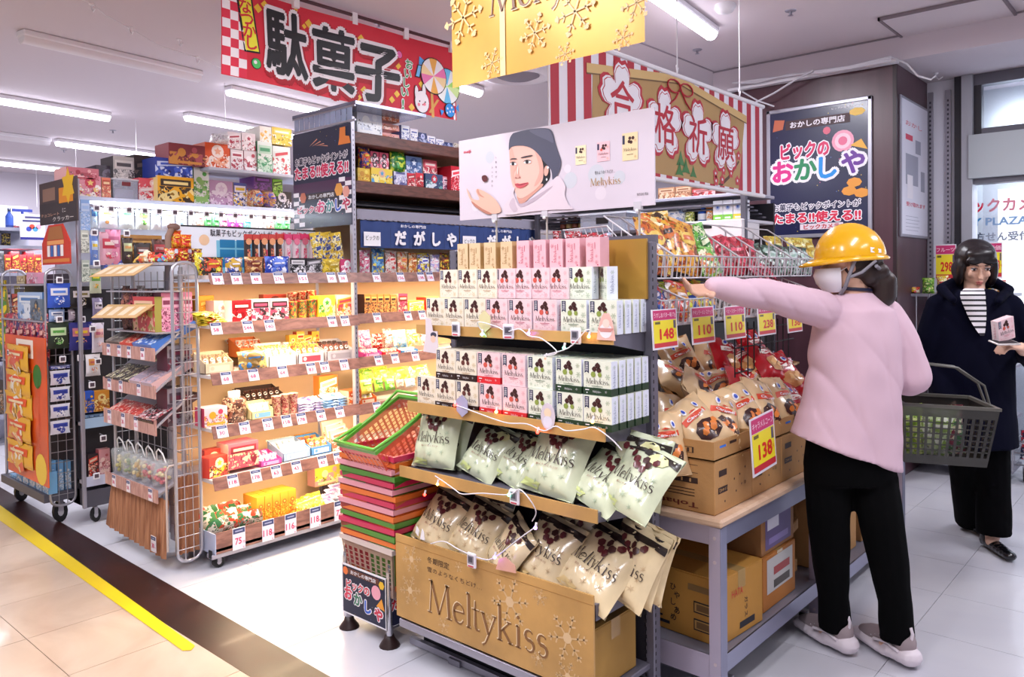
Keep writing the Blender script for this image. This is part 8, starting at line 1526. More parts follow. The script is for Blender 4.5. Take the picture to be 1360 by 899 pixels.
for i in range(3): bk(835+i*10, 325, -1.5-.03*i, 1.44, .13, .13, ('#d8384a', '#f4e4e0', '#e8903a', '#8a2030'), 'red and white crinkled bag, %s above the gold board' % ['left', 'middle', 'right'][i], grp='crinkled bags above the gold board', sd=i, ry=-15+12*i)
# ================================================================ posters on the brown column
YP = 5.755; a, b = ony(1018, 148, YP), ony(1158, 124, YP); w = b.x-a.x; zt_ = a.z; zb_ = ony(1019, 318, YP).z; h = zt_-zb_
t = thing('framed_poster', 'navy framed poster with colourful kana on the brown column', 'poster', ((a.x+b.x)/2, YP, zb_))
m = MB(); fw = .028
m.bbox(-w/2, -.006, 0, w/2, .012, fw, STEEL, .004); m.bbox(-w/2, -.006, h-fw, w/2, .012, h, STEEL, .004); m.bbox(-w/2, -.006, 0, -w/2+fw, .012, h, STEEL, .004); m.bbox(w/2-fw, -.006, 0, w/2, .012, h, STEEL, .004); m.build('frame', t)
m = MB(); m.box(-w/2+fw*.8, .0, fw*.8, w/2-fw*.8, .01, h-fw*.8, mat('#171b44', .35, coat=.4)); shop_art(m, w, h); m.M = Matrix.Translation((0, 0, 0)); w_ = w-2*fw
m.rect(-w_*.33, h*.83, w_*.33, h*.90, mat('#43242c', .5), .0015); m.text('おかしの専門店', 0, h*.865, h*.045, FL, .003, off=.03, w=w_*.56); m.poly([(-w_*.47, h*.83), (-w_*.36, h*.84), (-w_*.34, h*.91), (-w_*.45, h*.92)], mat('#c86a4a', .4), .002); m.disc(w_*.4, h*.9, w_*.08, mat('#f0c030', .4), .002, 7, h*.03)
m.text('ビッグが贈るスイーツ', w_*.3, h*.945, h*.014, FL, .002, w=w_*.3)
out_text(m, 'ビックの', -w_*.13, h*.665, h*.115, '#d82a60', d=.002, w=w_*.5, off=.045); m.disc(w_*.26, h*.70, w_*.11, mat('#f4a0b8', .4), .002, 16); m.disc(w_*.26, h*.70, w_*.08, mat('#f8d0dc', .4), .003, 14); m.disc(w_*.26, h*.70, w_*.045, mat('#e86a90', .4), .004, 12); m.rect(w_*.25, h*.57, w_*.275, h*.63, mat('#8ac8f0', .4), .002); m.disc(w_*.1, h*.79, w_*.04, mat('#e0607a', .4), .002, 8); m.poly([(w_*.33, h*.66), (w_*.5, h*.62), (w_*.44, h*.7)], mat('#f0b030', .4), .003)
for c, a_, b__, q in zip('おかしや', (-.36, -.12, .11, .36), (.515, .52, .52, .54), ('#e0308a', '#2a8a5a', '#1a90e0', '#6a2a98')): out_text(m, c, w_*a_, h*b__, h*.16, q, d=.004, off=.04, o2=.15)
for cx, cz in ((.32, .33), (.44, .31), (.37, .39)): m.disc(w_*cx, h*cz, w_*.075, mat('#e89a3a', .4), .002+cx*.001, 8, h*.035)
out_text(m, 'お菓子もビックポイントが', -w_*.02, h*.24, h*.05, '#2a2a4a', d=.002, w=w_*.9, off=.02); out_text(m, 'たまる!!使える!!', -w_*.02, h*.155, h*.075, '#d8284a', d=.002, w=w_*.9, off=.045); m.rect(-w_*.18, h*.06, w_*.26, h*.105, mat('#e8d8e0', .4), .002); m.text('ビックカメラ', w_*.04, h*.082, h*.035, mat('#c82030', .4), .003, off=.03, w=w_*.36)
m.build('poster_sheet', t)
XPp = -1.592; a, b = onx(1195, 125, XPp), onx(1231, 150, XPp); y0, y1 = a.y, b.y; zt_ = a.z; zb_ = onx(1195, 314, XPp).z; h = zt_-zb_; w = y1-y0
t = thing('framed_poster', 'narrow white framed notice on the side of brown column', 'poster', (XPp, (y0+y1)/2, zb_), RZ)
m = MB(); m.bbox(-w/2, -.008, 0, w/2, .01, h, STEEL, .004); m.build('frame', t)
m = MB(); m.rect(-w/2+.02, .02, w/2-.02, h-.02, mat('#eceaf6', .4), .0085); RZ_ = mat('#e0506a', .5); G_ = mat('#a8a8b8', .5)
m.text('おかし', -w*.05, h*.82, h*.035, RZ_, .0095, w=w*.6); m.rect(-w*.35, h*.7, -w*.1, h*.74, RZ_, .0095); m.rect(-w*.35, h*.38, w*.1, h*.6, G_, .0095); m.rect(w*.0, h*.62, w*.2, h*.72, G_, .0095); m.rect(w*.2, h*.35, w*.35, h*.5, G_, .0095); m.rect(-w*.3, h*.28, -w*.1, h*.45, FL, .0105); m.text('受け取れます', w*.02, h*.24, h*.03, RZ_, .0095, off=.02, w=w*.7)
for k in range(5): m.rect(-w*.35, h*(.05+.025*k), w*(.1+.05*(k % 2)), h*(.053+.025*k), G_, .0095)
m.build('poster_sheet', t)
# odds and ends behind the two people
def rcard(px0, px1, pt, pb, y, lab, txt): a, b = ony(px0, pb, y), ony(px1, pb, y); h = ony(px0, pt, y).z-a.z; inst('price_card', pcard('298', b.x-a.x, h, txt), lab, 'price card', frame(((a.x+b.x)/2, y, a.z)))
rcard(1242, 1270, 325, 372, 6.2, 'red and yellow price card left of dark haired woman', 'フルーツ'); rcard(1312, 1331, 322, 370, 6.2, 'red and yellow price card right of dark haired woman', '特価')
m = MB(); y = 6.15; x0, x1 = ony(1200, 500, y).x, ony(1345, 500, y).x; cz = ony(1250, 390, y).z
for k in range(9): xx = x0+(x1-x0)*k/8; m.tube([(xx, y, .1), (xx, y, cz)], .004, WIRE, 4)
for z in (.1, .45, .8, cz): m.box(x0, y, z-.02, x1, y+.35, z, mat('#8f8d99', .4))
o = m.build('store_shelf'); tag(o, 'low wire fronted shelf behind the dark haired woman', 'shelf rack')
for i in range(7): item('bag', 'Y', y+.05, cz, 1206+i*19, 1222+i*19, 372-(i % 3)*3 if i else 381, [('#d82a30', '#f0e0d0', '#e8c030'), ('#8ac83a', '#e8f0a0', '#4a8a2a'), ('#e8c830', '#c83a30', '#f4f0c0')][i % 3], 'bright bag, %s on the low shelf behind the woman' % ordn(i, 7), .06, grp='bright bags behind the woman', sd=i)
ct = thing('wire_trolley', 'wire trolley with dark packets at right picture edge', 'trolley', (0, 0, 0)); p = onz(1352, 640, 0); cx0, cy0 = p.x, p.y; m = MB()
for z in (.12, .2, .28): m.tube([(cx0-.02, cy0, z), (cx0+.5, cy0, z), (cx0+.5, cy0+.4, z), (cx0-.02, cy0+.4, z)], .006, WIRE, 5, closed=True)
for k in range(8): m.tube([(cx0-.02+.07*k, cy0, .12), (cx0-.02+.07*k, cy0, .28)], .003, WIRE, 4)
m.build('wire_frame', ct); piece('caster', cst, ct, (cx0+.05, cy0+.03, 0)).scale = (1.6, 1.6, 1.8); piece('caster', cst, ct, (cx0+.4, cy0+.03, 0)).scale = (1.6, 1.6, 1.8)
for i in range(4): inst('snack_bag', product('bag', .13, .2, .05, [('#2a3050', '#e8e4ec', '#c83a4a'), ('#1a1a20', '#d8d8e0', '#5a7ac0')][i % 2], i), 'dark packet, %s standing in the wire trolley' % ordn(i, 4), 'snack bag', frame((cx0+.06+.12*i, cy0+.1, .14), 0, R(-12)), 'dark packets in the trolley')
# ================================================================ people
def bake(mb, name, vox, sm=4):
    me = mb.mesh('raw'); o = bpy.data.objects.new('raw', me); COL.objects.link(o)
    r = o.modifiers.new('r', 'REMESH'); r.mode = 'VOXEL'; r.voxel_size = vox; r.use_smooth_shade = True
    if sm: s = o.modifiers.new('s', 'SMOOTH'); s.iterations = sm; s.factor = .5
    out = bpy.data.meshes.new_from_object(o.evaluated_get(bpy.context.evaluated_depsgraph_get())); out.name = name
    bpy.data.objects.remove(o); bpy.data.meshes.remove(me); return out
def cap(m, p0, r0, p1, r1, mt, n=12):
    m.cyl(p0, p1, r0, mt, n, r1); m.ball(p0, r0, mt, n, 8); m.ball(p1, r1, mt, n, 8)
def limb(m, pts, mt, end=None):
    if end: m.cyl(pts[-1][0], end[0], pts[-1][1], mt, 14, end[1])
    for (a, ra), (b, rb) in zip(pts, pts[1:]): cap(m, a, ra, b, rb, mt)
def loft(m, rings, mt, n=24, ndir=None):
    """rings: centre, half width, half depth, right vector, forward vector, slope"""
    V = []
    for c, rx, ry, rt, fw, sl in rings:
        for i in range(n):
            a = 2*PI*i/n; q = c+rt*rx*math.cos(a)+fw*ry*math.sin(a); V.append(q+Vector((0, 0, sl*math.cos(a)*rx)))
    k = len(rings); m.add(V, [(j*n+i, j*n+(i+1) % n, (j+1)*n+(i+1) % n, (j+1)*n+i) for j in range(k-1) for i in range(n)]+[tuple(range(n-1, -1, -1)), tuple((k-1)*n+i for i in range(n))], mt)
SKIN = mat('#e3b59c', .5); FWD = Vector((-math.sin(YAW), math.cos(YAW), 0)); RGT = Vector((math.cos(YAW), math.sin(YAW), 0)); UP = Vector((0, 0, 1))
def head(m, c, look, s, mt):
    """skull, jaw, nose, ears; c = head centre, look = unit vector of the face"""
    look = look.normalized(); rt = look.cross(UP).normalized(); up = rt.cross(look)
    M0 = m.M; m.M = Matrix(((rt.x, look.x, up.x, c.x), (rt.y, look.y, up.y, c.y), (rt.z, look.z, up.z, c.z), (0, 0, 0, 1))) @ Matrix.Scale(s, 4); HM = m.M.copy()
    m.ball((0, -.012, .03), (.075, .092, .085), mt, 18, 12); m.ball((0, .025, -.035), (.058, .058, .07), mt, 16, 10); m.ball((0, .05, -.085), (.028, .026, .024), mt, 12, 8)
    m.cyl((0, .082, .015), (0, .098, -.028), .007, mt, 8, .012); m.ball((0, .1, -.03), (.014, .012, .01), mt, 10, 6)
    for q in (-1, 1): m.ball((q*.034, .066, -.02), (.02, .016, .022), mt, 10, 6); m.ball((q*.075, -.008, -.005), (.01, .018, .028), mt, 10, 6)
    m.ball((0, .082, -.058), (.02, .01, .006), mt, 10, 6); m.ball((0, .08, -.068), (.017, .01, .006), mt, 10, 6); m.ball((0, .078, .04), (.06, .01, .012), mt, 12, 6)
    m.M = M0; return HM
def face(par, HM):
    m = MB(); m.M = HM
    for q in (-1, 1): m.ball((q*.031, .077, .012), (.013, .009, .0075), WHITE, 10, 6); m.ball((q*.031, .083, .0115), (.0065, .005, .0068), mat('#2a1814', .3), 8, 6); m.tube([(q*.016, .084, .017), (q*.031, .089, .021), (q*.046, .08, .017)], .0022, mat('#2a1c1a', .5), 5); m.tube([(q*.014, .086, .034), (q*.032, .088, .039), (q*.05, .077, .034)], .0028, mat('#35241f', .6), 5)
    m.build('eyes', par); m = MB(); m.M = HM; m.ball((0, .0865, -.0565), (.019, .0075, .0045), mat('#b8605c', .4), 10, 6); m.ball((0, .0855, -.066), (.015, .0075, .005), mat('#c06a64', .4), 10, 6); m.build('lips', par)
def hand(m, w, d, nrm, s, mt, curl=.5, side=1):
    """palm at wrist w, fingers along d, palm normal nrm; five fingers curling towards -nrm"""
    d = d.normalized(); nrm = nrm.normalized(); x = d.cross(nrm).normalized()*side
    for k in (-.024, -.008, .008, .024): cap(m, w+d*.01*s+x*k*.8*s, .012*s, w+d*.08*s+x*k*1.1*s, .0105*s, mt, 8)
    for k, L in ((-.027, .058), (-.009, .072), (.009, .08), (.027, .07)):
        a = w+d*.085*s+x*k*s; b = a+(d*math.cos(curl)-nrm*math.sin(curl))*L*.5*s; c = b+(d*math.cos(curl*2.2)-nrm*math.sin(curl*2.2))*L*.5*s; cap(m, a, .0092*s, b, .0085*s, mt, 8); cap(m, b, .0085*s, c, .0072*s, mt, 8)
    a = w+d*.025*s+x*.03*s; b = a+(x*.7+d*.6-nrm*.2).normalized()*.035*s; c = b+(x*.2+d*.8-nrm*.5).normalized()*.03*s; cap(m, a, .0115*s, b, .0098*s, mt, 8); cap(m, b, .0098*s, c, .0082*s, mt, 8)
def wp_(px, py, d): return atd(px, py, d)
def cloth(mb, name, par, vox=.008, sm=3, label=None, disp=0, dscale=7):
    me = bake(mb, name, vox, sm)
    if disp:
        from mathutils import noise as nz
        n = len(me.vertices); co_ = np.empty(n*3); me.vertices.foreach_get('co', co_); co_ = co_.reshape(-1, 3); nr = np.empty(n*3); me.vertices.foreach_get('normal', nr); nr = nr.reshape(-1, 3)
        ang = co_[:, 0]*math.cos(YAW)+co_[:, 1]*math.sin(YAW); q = np.sin(ang*38+co_[:, 2]*16+2*np.sin(co_[:, 2]*9))*.5+np.sin(ang*22-co_[:, 2]*30+np.sin(ang*15))*.5+np.sin(co_[:, 2]*55+ang*18)*.25
        z_ = co_[:, 2]; q = q*.35-1.1*(1-np.abs(np.sin(ang*13+z_*7.5+.9*np.sin(z_*5))))**3*(.5+.5*np.sin(z_*8+ang*5))-.5*(1-np.abs(np.sin(ang*24+z_*11+np.sin(z_*9))))**3*(.5+.5*np.sin(z_*13-ang*9)); co_ += nr*(q*disp)[:, None]; me.vertices.foreach_set('co', co_.ravel()); me.update()
    o = bpy.data.objects.new(name, me); COL.objects.link(o); o.parent = par
    if label: o['label'] = label
    return o
# ---------------- worker in pink, seen from behind, reaching left into the baskets
D = 2.93; SKP = mat('#dfb096', .5)
def ringpx(px, py, hw, hd, d=D, rot=0, sl=0):
    c = wp_(px, py, d); a = R(rot); return (c, hw*d/F, hd, RGT*math.cos(a)+FWD*math.sin(a), FWD*math.cos(a)-RGT*math.sin(a), sl)
lookw = (-RGT*.93+FWD*.32-UP*.05); hc = wp_(1126, 352, 2.93)
b = MB(); HMw = head(b, hc, lookw, .98, SKP)
fL, fR = [onz(*p, 0) for p in ((1126, 858), (1206, 886))], None
shL, shR = wp_(1092, 408, 2.86), wp_(1180, 418, 3.0); elL, wrL = wp_(1018, 392, 2.78), wp_(950, 383, 2.70); elR, wrR = wp_(1212, 500, 2.96), wp_(1216, 500, 3.16)
hiL, knL, anL = wp_(1100, 600, 2.95), wp_(1103, 715, 2.96), wp_(1110, 828, 3.03); hiR, knR, anR = wp_(1160, 605, 2.95), wp_(1176, 725, 2.9), wp_(1192, 842, 2.93)
loft(b, [ringpx(1134, 395, 26, .05), ringpx(1136, 420, 48, .085), ringpx(1136, 470, 46, .09), ringpx(1132, 530, 42, .085), ringpx(1130, 600, 50, .1)], SKP)
cap(b, hc-UP*.06-lookw*.02, .05, wp_(1134, 405, D), .055, SKP); limb(b, [(shL, .05), (elL, .038), (wrL, .028)], SKP); limb(b, [(shR, .05), (elR, .038), (wrR, .028)], SKP)
hand(b, wrL, (wp_(925, 386, 2.68)-wrL), -UP*.6+FWD*.4, .95, SKP, .55, 1); hand(b, wrR, (FWD*.8+RGT*.5), -FWD*.2+UP, .95, SKP, 1.1, -1)
limb(b, [(hiL, .08), (knL, .055), (anL, .04)], SKP); limb(b, [(hiR, .08), (knR, .055), (anR, .04)], SKP)
for an in (anL, anR): cap(b, an, .034, Vector((an.x-.04, an.y+.01, .05)), .03, SKP)
pw_ = bpy.data.objects.new('person', bake(b, 'person', .0058, 3)); COL.objects.link(pw_); tag(pw_, 'person in pink coat and yellow helmet reaching into the wire baskets', 'person')
PK = mat('#d8b7c4', .85, bump=.35, bs=9, stretch=(1, 1, .5))
b = MB(); loft(b, [ringpx(1133, 388, 22, .055), ringpx(1134, 399, 42, .08), ringpx(1135, 412, 53, .105, rot=4), ringpx(1135, 440, 57, .12, rot=4), ringpx(1134, 490, 61, .13), ringpx(1130, 540, 65, .135), ringpx(1125, 580, 70, .14, sl=-.25), ringpx(1123, 601, 74, .145, sl=-.36)], PK, 32)
limb(b, [(wp_(1092, 412, 2.87), .068), (wp_(1060, 402, 2.83), .066), (elL, .058), (wp_(972, 385, 2.72), .05), (wp_(948, 381, 2.69), .036)], PK); limb(b, [(wp_(1176, 420, 2.98), .07), (wp_(1200, 460, 2.96), .066), (elR, .068), (wp_(1206, 505, 2.99), .064), (wp_(1214, 502, 3.1), .05)], PK)
coat = cloth(b, 'coat', pw_, .0085, 4, 'pale pink work coat with soft folds', .0085)
TR = mat('#020203', .95)
b = MB(); loft(b, [ringpx(1128, 575, 55, .11), ringpx(1128, 615, 60, .115), ringpx(1130, 640, 58, .1)], TR, 28)
limb(b, [(wp_(1099, 625, 2.95), .086), (wp_(1100, 680, 2.94), .080), (wp_(1103, 735, 2.96), .071), (wp_(1107, 790, 3.0), .058)], TR, (wp_(1109, 832, 3.03), .062)); limb(b, [(wp_(1160, 635, 2.94), .088), (wp_(1170, 690, 2.88), .08), (wp_(1180, 745, 2.9), .072), (wp_(1189, 800, 2.92), .06)], TR, (wp_(1191, 849, 2.93), .064))
cloth(b, 'trousers', pw_, .009, 3, 'black straight trousers', .003)
def shoe(par, heel, toe, L=.27, wd=.048, light='#e2d6dc', dark='#9a8a8c'):
    dr = (toe-heel); dr.z = 0; dr.normalize(); sd = Vector((-dr.y, dr.x, 0)); H0 = Vector((heel.x, heel.y, 0)); SM, UM = mat(light, .5), mat(dark, .6); b = MB()
    P = lambda u, v, z: H0+dr*u*L+sd*v+UP*z
    for k in range(9): u = .08+.86*k/8; r = wd*(.8+.35*math.sin(PI*min(1, u+.1))); b.ball(P(u, 0, .03+(.012 if u < .3 else 0)), (r, r, .03+(.006 if u < .3 else -.004)), SM, 12, 6)
    cloth(b, 'sole', par, .006, 2); b = MB()
    limb(b, [(P(.13, 0, .085), .038), (P(.45, 0, .075), .036), (P(.75, 0, .055), .032), (P(.9, 0, .045), .024)], UM); limb(b, [(P(.15, 0, .07), .04), (P(.2, 0, .115), .043)], UM)
    cloth(b, 'shoe_upper', par, .006, 2); b = MB()
    for k in range(4): b.tube([P(.4+.08*k, -.032, .09-.01*k), P(.4+.08*k, 0, .113-.01*k), P(.4+.08*k, .032, .09-.01*k)], .0035, WHITE, 5)
    b.tube([P(.04, 0, .1), P(.02, 0, .13), P(.05, 0, .15)], .006, SM, 5); b.tube([P(.1, -.042, .06), P(.3, -.046, .075), P(.55, -.044, .06)], .006, SM, 5); b.tube([P(.1, .042, .06), P(.3, .046, .075), P(.55, .044, .06)], .006, SM, 5); b.build('laces', par)
for an, hl, to in ((anL, onz(1127, 853, 0), onz(1085, 830, 0)), (anR, onz(1208, 880, 0), onz(1160, 852, 0))):
    dr = (to-hl).normalized(); hl = Vector((an.x, an.y, 0))-dr*.075; to = hl+dr
    t = bpy.data.objects.new('shoe', None); COL.objects.link(t); t.parent = pw_; t['label'] = 'chunky pale sneaker'; shoe(t, hl, to)
# helmet, strap, mask, hair
HY = mat('#f0b312', .22, coat=.7); m = MB(); m.M = HMw
def hp(a, th, s=1): return (.104*math.sin(a)*math.cos(th)*s, -.008+.128*math.cos(a)*s, .028+.128*math.sin(a)*math.sin(th)*s)
V = []; nA, nB = 16, 16
for i in range(nA+1):
    for j in range(nB+1):
        a = PI*i/nA; th = PI*j/nB; x, y, z = hp(a, th); r_ = 1+(.035 if abs(th-PI/2) < .24 and .5 < a < 2.8 else 0); V.append((x*r_, y, .028+(z-.028)*r_))
m.add(V, [(i*(nB+1)+j, i*(nB+1)+j+1, (i+1)*(nB+1)+j+1, (i+1)*(nB+1)+j) for i in range(nA) for j in range(nB)], HY, True)
n = 28; rim = lambda k, e, dz: (lambda a: ((.104+e)*math.cos(a), -.008+(.128+e+(.045*max(0, math.sin(a))**2 if e > .004 else 0))*math.sin(a), .028+dz-(.012*max(0, math.sin(a)) if e > .004 else 0)))(2*PI*k/n)
V = [rim(k, 0, .004) for k in range(n)]+[rim(k, .012, -.008) for k in range(n)]+[rim(k, .01, -.016) for k in range(n)]+[rim(k, -.004, -.012) for k in range(n)]
m.add(V, [(r*n+k, r*n+(k+1) % n, ((r+1) % 4)*n+(k+1) % n, ((r+1) % 4)*n+k) for r in range(4) for k in range(n)], HY, True); hm = m.build('helmet', pw_, 'glossy yellow safety helmet')
m = MB(); m.M = HMw; q = [hp(a, th, 1.012) for a, th in ((2.5, PI-.12), (2.1, PI-.12), (2.1, PI-.3), (2.5, PI-.3))]; m.add(q, [(0, 1, 2, 3)], WHITE); m.build('name_label', hm)
m = MB(); m.M = HMw; GS = mat('#8a8790', .6)
for q in (-1, 1): m.tube([(q*.09, -.02, .02), (q*.088, .0, -.03), (q*.07, .02, -.085), (q*.03, .04, -.115)], .007, GS, 6); m.tube([(q*.088, -.09, .01), (q*.092, -.04, -.03), (q*.085, .0, -.045)], .006, GS, 6)
m.tube([(-.085, -.09, -.01), (0, -.125, -.04), (.085, -.09, -.01)], .007, GS, 6); m.build('chin_strap', pw_)
m = MB(); m.M = HMw; MK = mat('#e9e6ec', .6); V = [(.066*math.cos(a)*s, .03+.085*math.sin(a)*s+.0, z) for z, s in ((-.008, 1.02), (-.035, 1.12), (-.065, 1.02), (-.1, .7)) for a in [PI*k/10 for k in range(11)]]
m.add(V, [(r*11+k, r*11+k+1, (r+1)*11+k+1, (r+1)*11+k) for r in range(3) for k in range(10)], MK, True); [m.tube([(q*.066, .03, -.02), (q*.078, -.005, .0)], .002, MK, 4) for q in (-1, 1)]; m.build('face_mask', pw_, 'white face mask')
face(pw_, HMw)
HR = mat('#2a1a16', .45, noise=.3, ns=60, stretch=(1, 1, .12)); b = MB(); b.M = HMw; b.ball((0, -.04, .01), (.088, .085, .075), HR, 16, 10); b.ball((0, -.07, -.03), (.075, .05, .06), HR, 14, 8); b.ball((-.03, -.11, -.03), (.03, .03, .03), HR, 10, 8)
b.M = Matrix(); hb = hc-lookw*.115; limb(b, [(hb-UP*.035, .03), (hb-UP*.07-lookw*.01, .044), (hb-UP*.12-lookw*.012, .042), (hb-UP*.165-lookw*.0, .018)], HR); cloth(b, 'hair', pw_, .006, 2, 'dark brown hair tied in a low ponytail', .0025)
m = MB(); cn = wp_(1134, 384, D); m.tube([cn+RGT*(.062*math.cos(a))+FWD*(.055*math.sin(a))-UP*(.004*math.cos(a)) for a in [2*PI*k/18 for k in range(18)]], .007, NAVY, 6, closed=True); m.build('lanyard', pw_)
# ---------------- grey basket carried on the forearm
gk = thing('shopping_basket', 'dark grey slotted shopping basket hanging from the pink sleeved arm', 'shopping basket', (0, 0, 0)); bc = wp_(1240, 607, 3.22); gk.matrix_world = frame(bc, YAW-R(8), R(2), R(3))
basket_parts(gk, .365, .28, .24, mat('#5f5d55', .35, coat=.3), mat('#2e2c26', .35, alpha=.9, coat=.3), nb=12)
m = MB()
for s in (-1, 1): m.tube([(-.19, s*.02, .23), (-.17, s*.03, .31), (-.08, s*.02, .385), (.06, s*.02, .375), (.16, s*.03, .31), (.19, s*.02, .23)], .005, mat('#5a5852', .4), 6)
m.build('handle', gk)
for i, (dx, cl, lb) in enumerate(((-.06, ('#b8d83a', '#8ab02a', '#e8f4a0'), 'lime green bag inside the carried grey basket'), (.06, ('#6a2030', '#3a6a3a', '#c8c0a0'), 'dark red and green packet inside the carried grey basket'), (-.01, ('#c8d8a0', '#e8ecd8', '#8aa84a'), 'pale green bag at the middle of carried grey basket'))):
    inst('snack_bag', product('bag', .14, .2, .05, cl, i), lb, 'snack bag', frame(bc+RGT*dx+UP*.012, YAW, R(-14+10*i), R(-10+9*i)))
# ---------------- woman in a dark coat looking at her phone
D2 = 4.1; lk = (-FWD*.86-RGT*.22-UP*.36).normalized(); hc2 = wp_(1296, 353, D2); b = MB(); HM2 = head(b, hc2, lk, 1.0, SKIN)
def rp2(px, py, hw, hd, d=D2, rot=8, sl=0): return ringpx(px, py, hw, hd, d, rot, sl)
loft(b, [rp2(1294, 388, 28, .05), rp2(1294, 405, 44, .08), rp2(1292, 450, 38, .085), rp2(1292, 520, 36, .085), rp2(1298, 580, 42, .1)], SKIN); cap(b, hc2-UP*.05-lk*.03, .048, wp_(1294, 395, D2), .052, SKIN)
sA, eA, wA = wp_(1245, 405, D2), wp_(1236, 480, D2+.02), wp_(1262, 535, D2-.12); sB, eB, wB = wp_(1342, 405, D2), wp_(1372, 478, D2-.02), wp_(1356, 462, D2-.26)
limb(b, [(sA, .045), (eA, .036), (wA, .028)], SKIN); limb(b, [(sB, .045), (eB, .036), (wB, .027)], SKIN)
hand(b, wB, (-RGT*.9+UP*.15-FWD*.2), UP*.9-FWD*.3, .92, SKIN, .5, 1); hand(b, wA, (-UP*.9+FWD*.1), RGT, .92, SKIN, .4, 1)
h1, k1, a1_ = wp_(1278, 585, D2), wp_(1282, 640, D2+.1), wp_(1290, 686, D2+.3); h2, k2, a2_ = wp_(1316, 585, D2), wp_(1320, 645, D2-.02), wp_(1318, 712, D2-.02)
limb(b, [(h1, .078), (k1, .052), (a1_, .036)], SKIN); limb(b, [(h2, .078), (k2, .052), (a2_, .036)], SKIN)
for an in (a1_, a2_): cap(b, an, .034, Vector((an.x, an.y-.02, .05)), .03, SKIN)
pb_ = bpy.data.objects.new('person', bake(b, 'person', .0058, 3)); COL.objects.link(pb_); tag(pb_, 'person in dark open coat over a striped top, looking down at a phone', 'person'); face(pb_, HM2)
CT = mat('#05061a', .95)
for q in (TR, CT): q.node_tree.nodes['Principled BSDF'].inputs['Specular IOR Level'].default_value = .12; b = MB()
loft(b, [rp2(1294, 384, 24, .06), rp2(1294, 394, 42, .085), rp2(1293, 408, 55, .115), rp2(1292, 450, 59, .135), rp2(1290, 500, 58, .14), rp2(1292, 550, 57, .15), rp2(1296, 592, 56, .15)], CT, 32)
limb(b, [(wp_(1247, 408, D2), .07), (wp_(1234, 450, D2), .068), (eA, .064), (wp_(1256, 528, D2-.1), .052)], CT); limb(b, [(wp_(1340, 408, D2), .07), (wp_(1358, 445, D2), .066), (eB, .062), (wp_(1364, 466, D2-.19), .052)], CT)
limb(b, [(wp_(1266, 398, D2-.13), .02), (wp_(1250, 383, D2-.02), .026), (wp_(1266, 376, D2+.07), .03), (wp_(1294, 378, D2+.11), .03), (wp_(1322, 376, D2+.07), .03), (wp_(1340, 385, D2-.02), .026), (wp_(1326, 400, D2-.13), .018)], CT)
cloth(b, 'coat', pb_, .009, 3, 'very dark navy coat with a wide raised collar', .004)
# striped top in the coat opening
m = MB(); ST = [mat('#e6e2e4', .7), mat('#17151c', .7)]; rows_ = [(383, 1281, 1307), (387, 1276, 1308), (393, 1275, 1309), (400, 1277, 1309), (407, 1280, 1310), (414, 1283, 1310), (421, 1286, 1310), (428, 1290, 1310), (436, 1295, 1310), (446, 1302, 1309)]
def fr(px, py): return wp_(px, py, D2-.145-.02*math.sin((py-370)/80)+.002*abs(px-1293)-(.0 if py > 390 else -.05*(390-py)/20))
for (y0, a0, b0), (y1, a1, b1) in zip(rows_, rows_[1:]):
    for fr0, fr1, mt in ((0, .62, ST[0]), (.62, 1, ST[1])):
        L = lambda u, v: fr(a0+(a1-a0)*v+(b0-a0+((b1-a1)-(b0-a0))*v)*u, y0+(y1-y0)*v); V = [L(i/5, v) for v in (fr0, fr1) for i in range(6)]; m.add(V, [(i, i+1, 7+i, 6+i) for i in range(5)], mt, True)
m.build('striped_top', pb_, 'white top with thin dark stripes'); m = MB()
for k in range(6): 
    y0 = 478+k*4; V = [fr(x, y) for x, y in ((1310, y0), (1322, y0), (1322, y0+4), (1310, y0+4))]; m.add(V, [(0, 1, 2, 3)], ST[k % 2])
m.build('top_hem', pb_, 'striped hem of the white top')
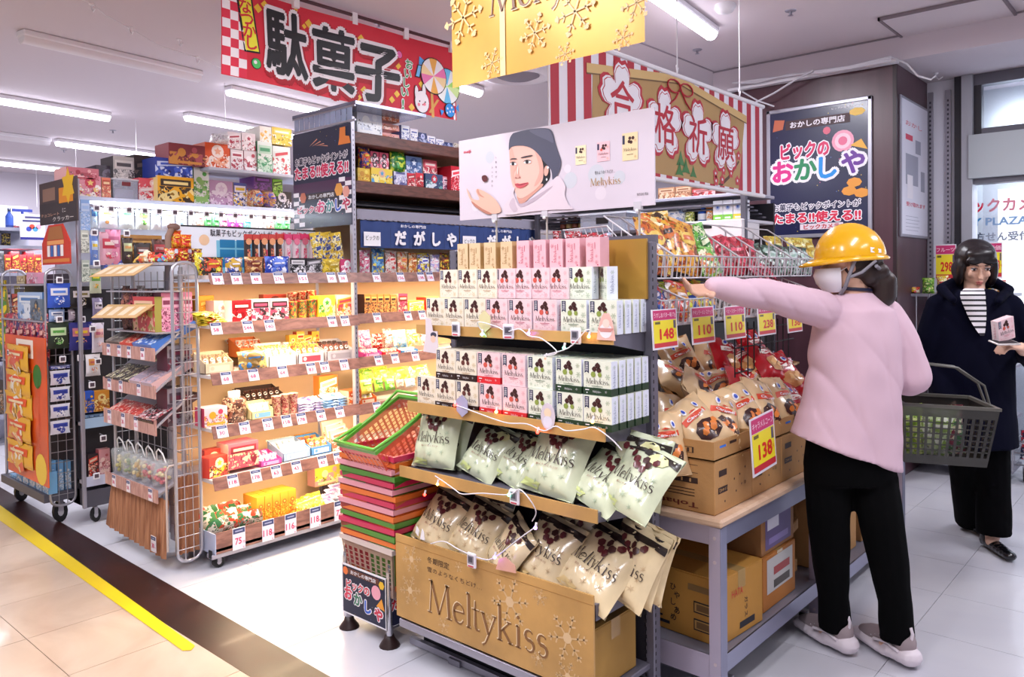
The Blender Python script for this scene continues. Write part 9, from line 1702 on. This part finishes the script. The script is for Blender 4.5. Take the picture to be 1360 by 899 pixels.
b = MB(); T2 = mat('#020204', .95); limb(b, [(wp_(1282, 585, D2), .1), (wp_(1283, 635, D2+.1), .078)], T2, (wp_(1288, 690, D2+.3), .076)); limb(b, [(wp_(1314, 585, D2), .1), (wp_(1319, 645, D2-.01), .08)], T2, (wp_(1320, 709, D2-.02), .085)); T2.node_tree.nodes['Principled BSDF'].inputs['Specular IOR Level'].default_value = .12; cloth(b, 'trousers', pb_, .009, 3, 'wide black trousers', .003)
for an, hl, to in ((a2_, onz(1300, 712, 0), onz(1334, 734, 0)), (a1_, onz(1268, 690, 0), onz(1300, 706, 0))):
    hl, to = Vector((an.x, an.y, 0))-(to-hl).normalized()*.07, Vector((an.x, an.y, 0))+(to-hl).normalized()
    t = bpy.data.objects.new('shoe', None); COL.objects.link(t); t.parent = pb_; t['label'] = 'black leather shoe'; dr = (to-hl).normalized(); b = MB(); B_ = mat('#0b0a0e', .25, coat=.4)
    for k in range(8): u = k/7; b.ball(hl+dr*(.02+.21*u)+UP*(.035-.008*u), (.04-.006*u, .04-.006*u, .034-.01*u), B_, 12, 6)
    b.ball(hl+dr*.03+UP*.06, (.04, .04, .05), B_, 12, 8); cloth(b, 'shoe_upper', t, .006, 2)
HR2 = mat('#1c1416', .35, noise=.3, ns=50, stretch=(1, 1, .1)); b = MB(); b.M = HM2; b.ball((0, -.03, .045), (.098, .105, .088), HR2, 18, 12); b.ball((0, -.055, -.04), (.1, .075, .085), HR2, 18, 10)
for q in (-1, 1): b.ball((q*.078, .005, -.03), (.026, .05, .085), HR2, 14, 10)
b.ball((0, .05, .085), (.07, .045, .035), HR2, 14, 8); b.ball((-.035, .078, .058), (.04, .018, .022), HR2, 12, 8); b.ball((.035, .078, .058), (.04, .018, .022), HR2, 12, 8); cloth(b, 'hair', pb_, .006, 2, 'dark bobbed hair with a fringe', .0006)
hp_ = wp_(1334, 456, D2-.32); m = MB(); m.bbox(-.06, -.036, 0, .06, .036, .009, mat('#d8d0cc', .3, .3), .003); m.box(-.052, -.031, .009, .052, .031, .0095, BLACK); o = m.build('phone'); o.matrix_world = frame(hp_, YAW+R(5), R(12)); tag(o, 'pale flat phone held by the dark coated person', 'phone')
inst('chocolate_box', mbx('pink'), 'white and pink chocolate box held up beside the phone', 'chocolate box', frame(wp_(1338, 452, D2-.3), YAW+R(18), R(6), R(-14)))
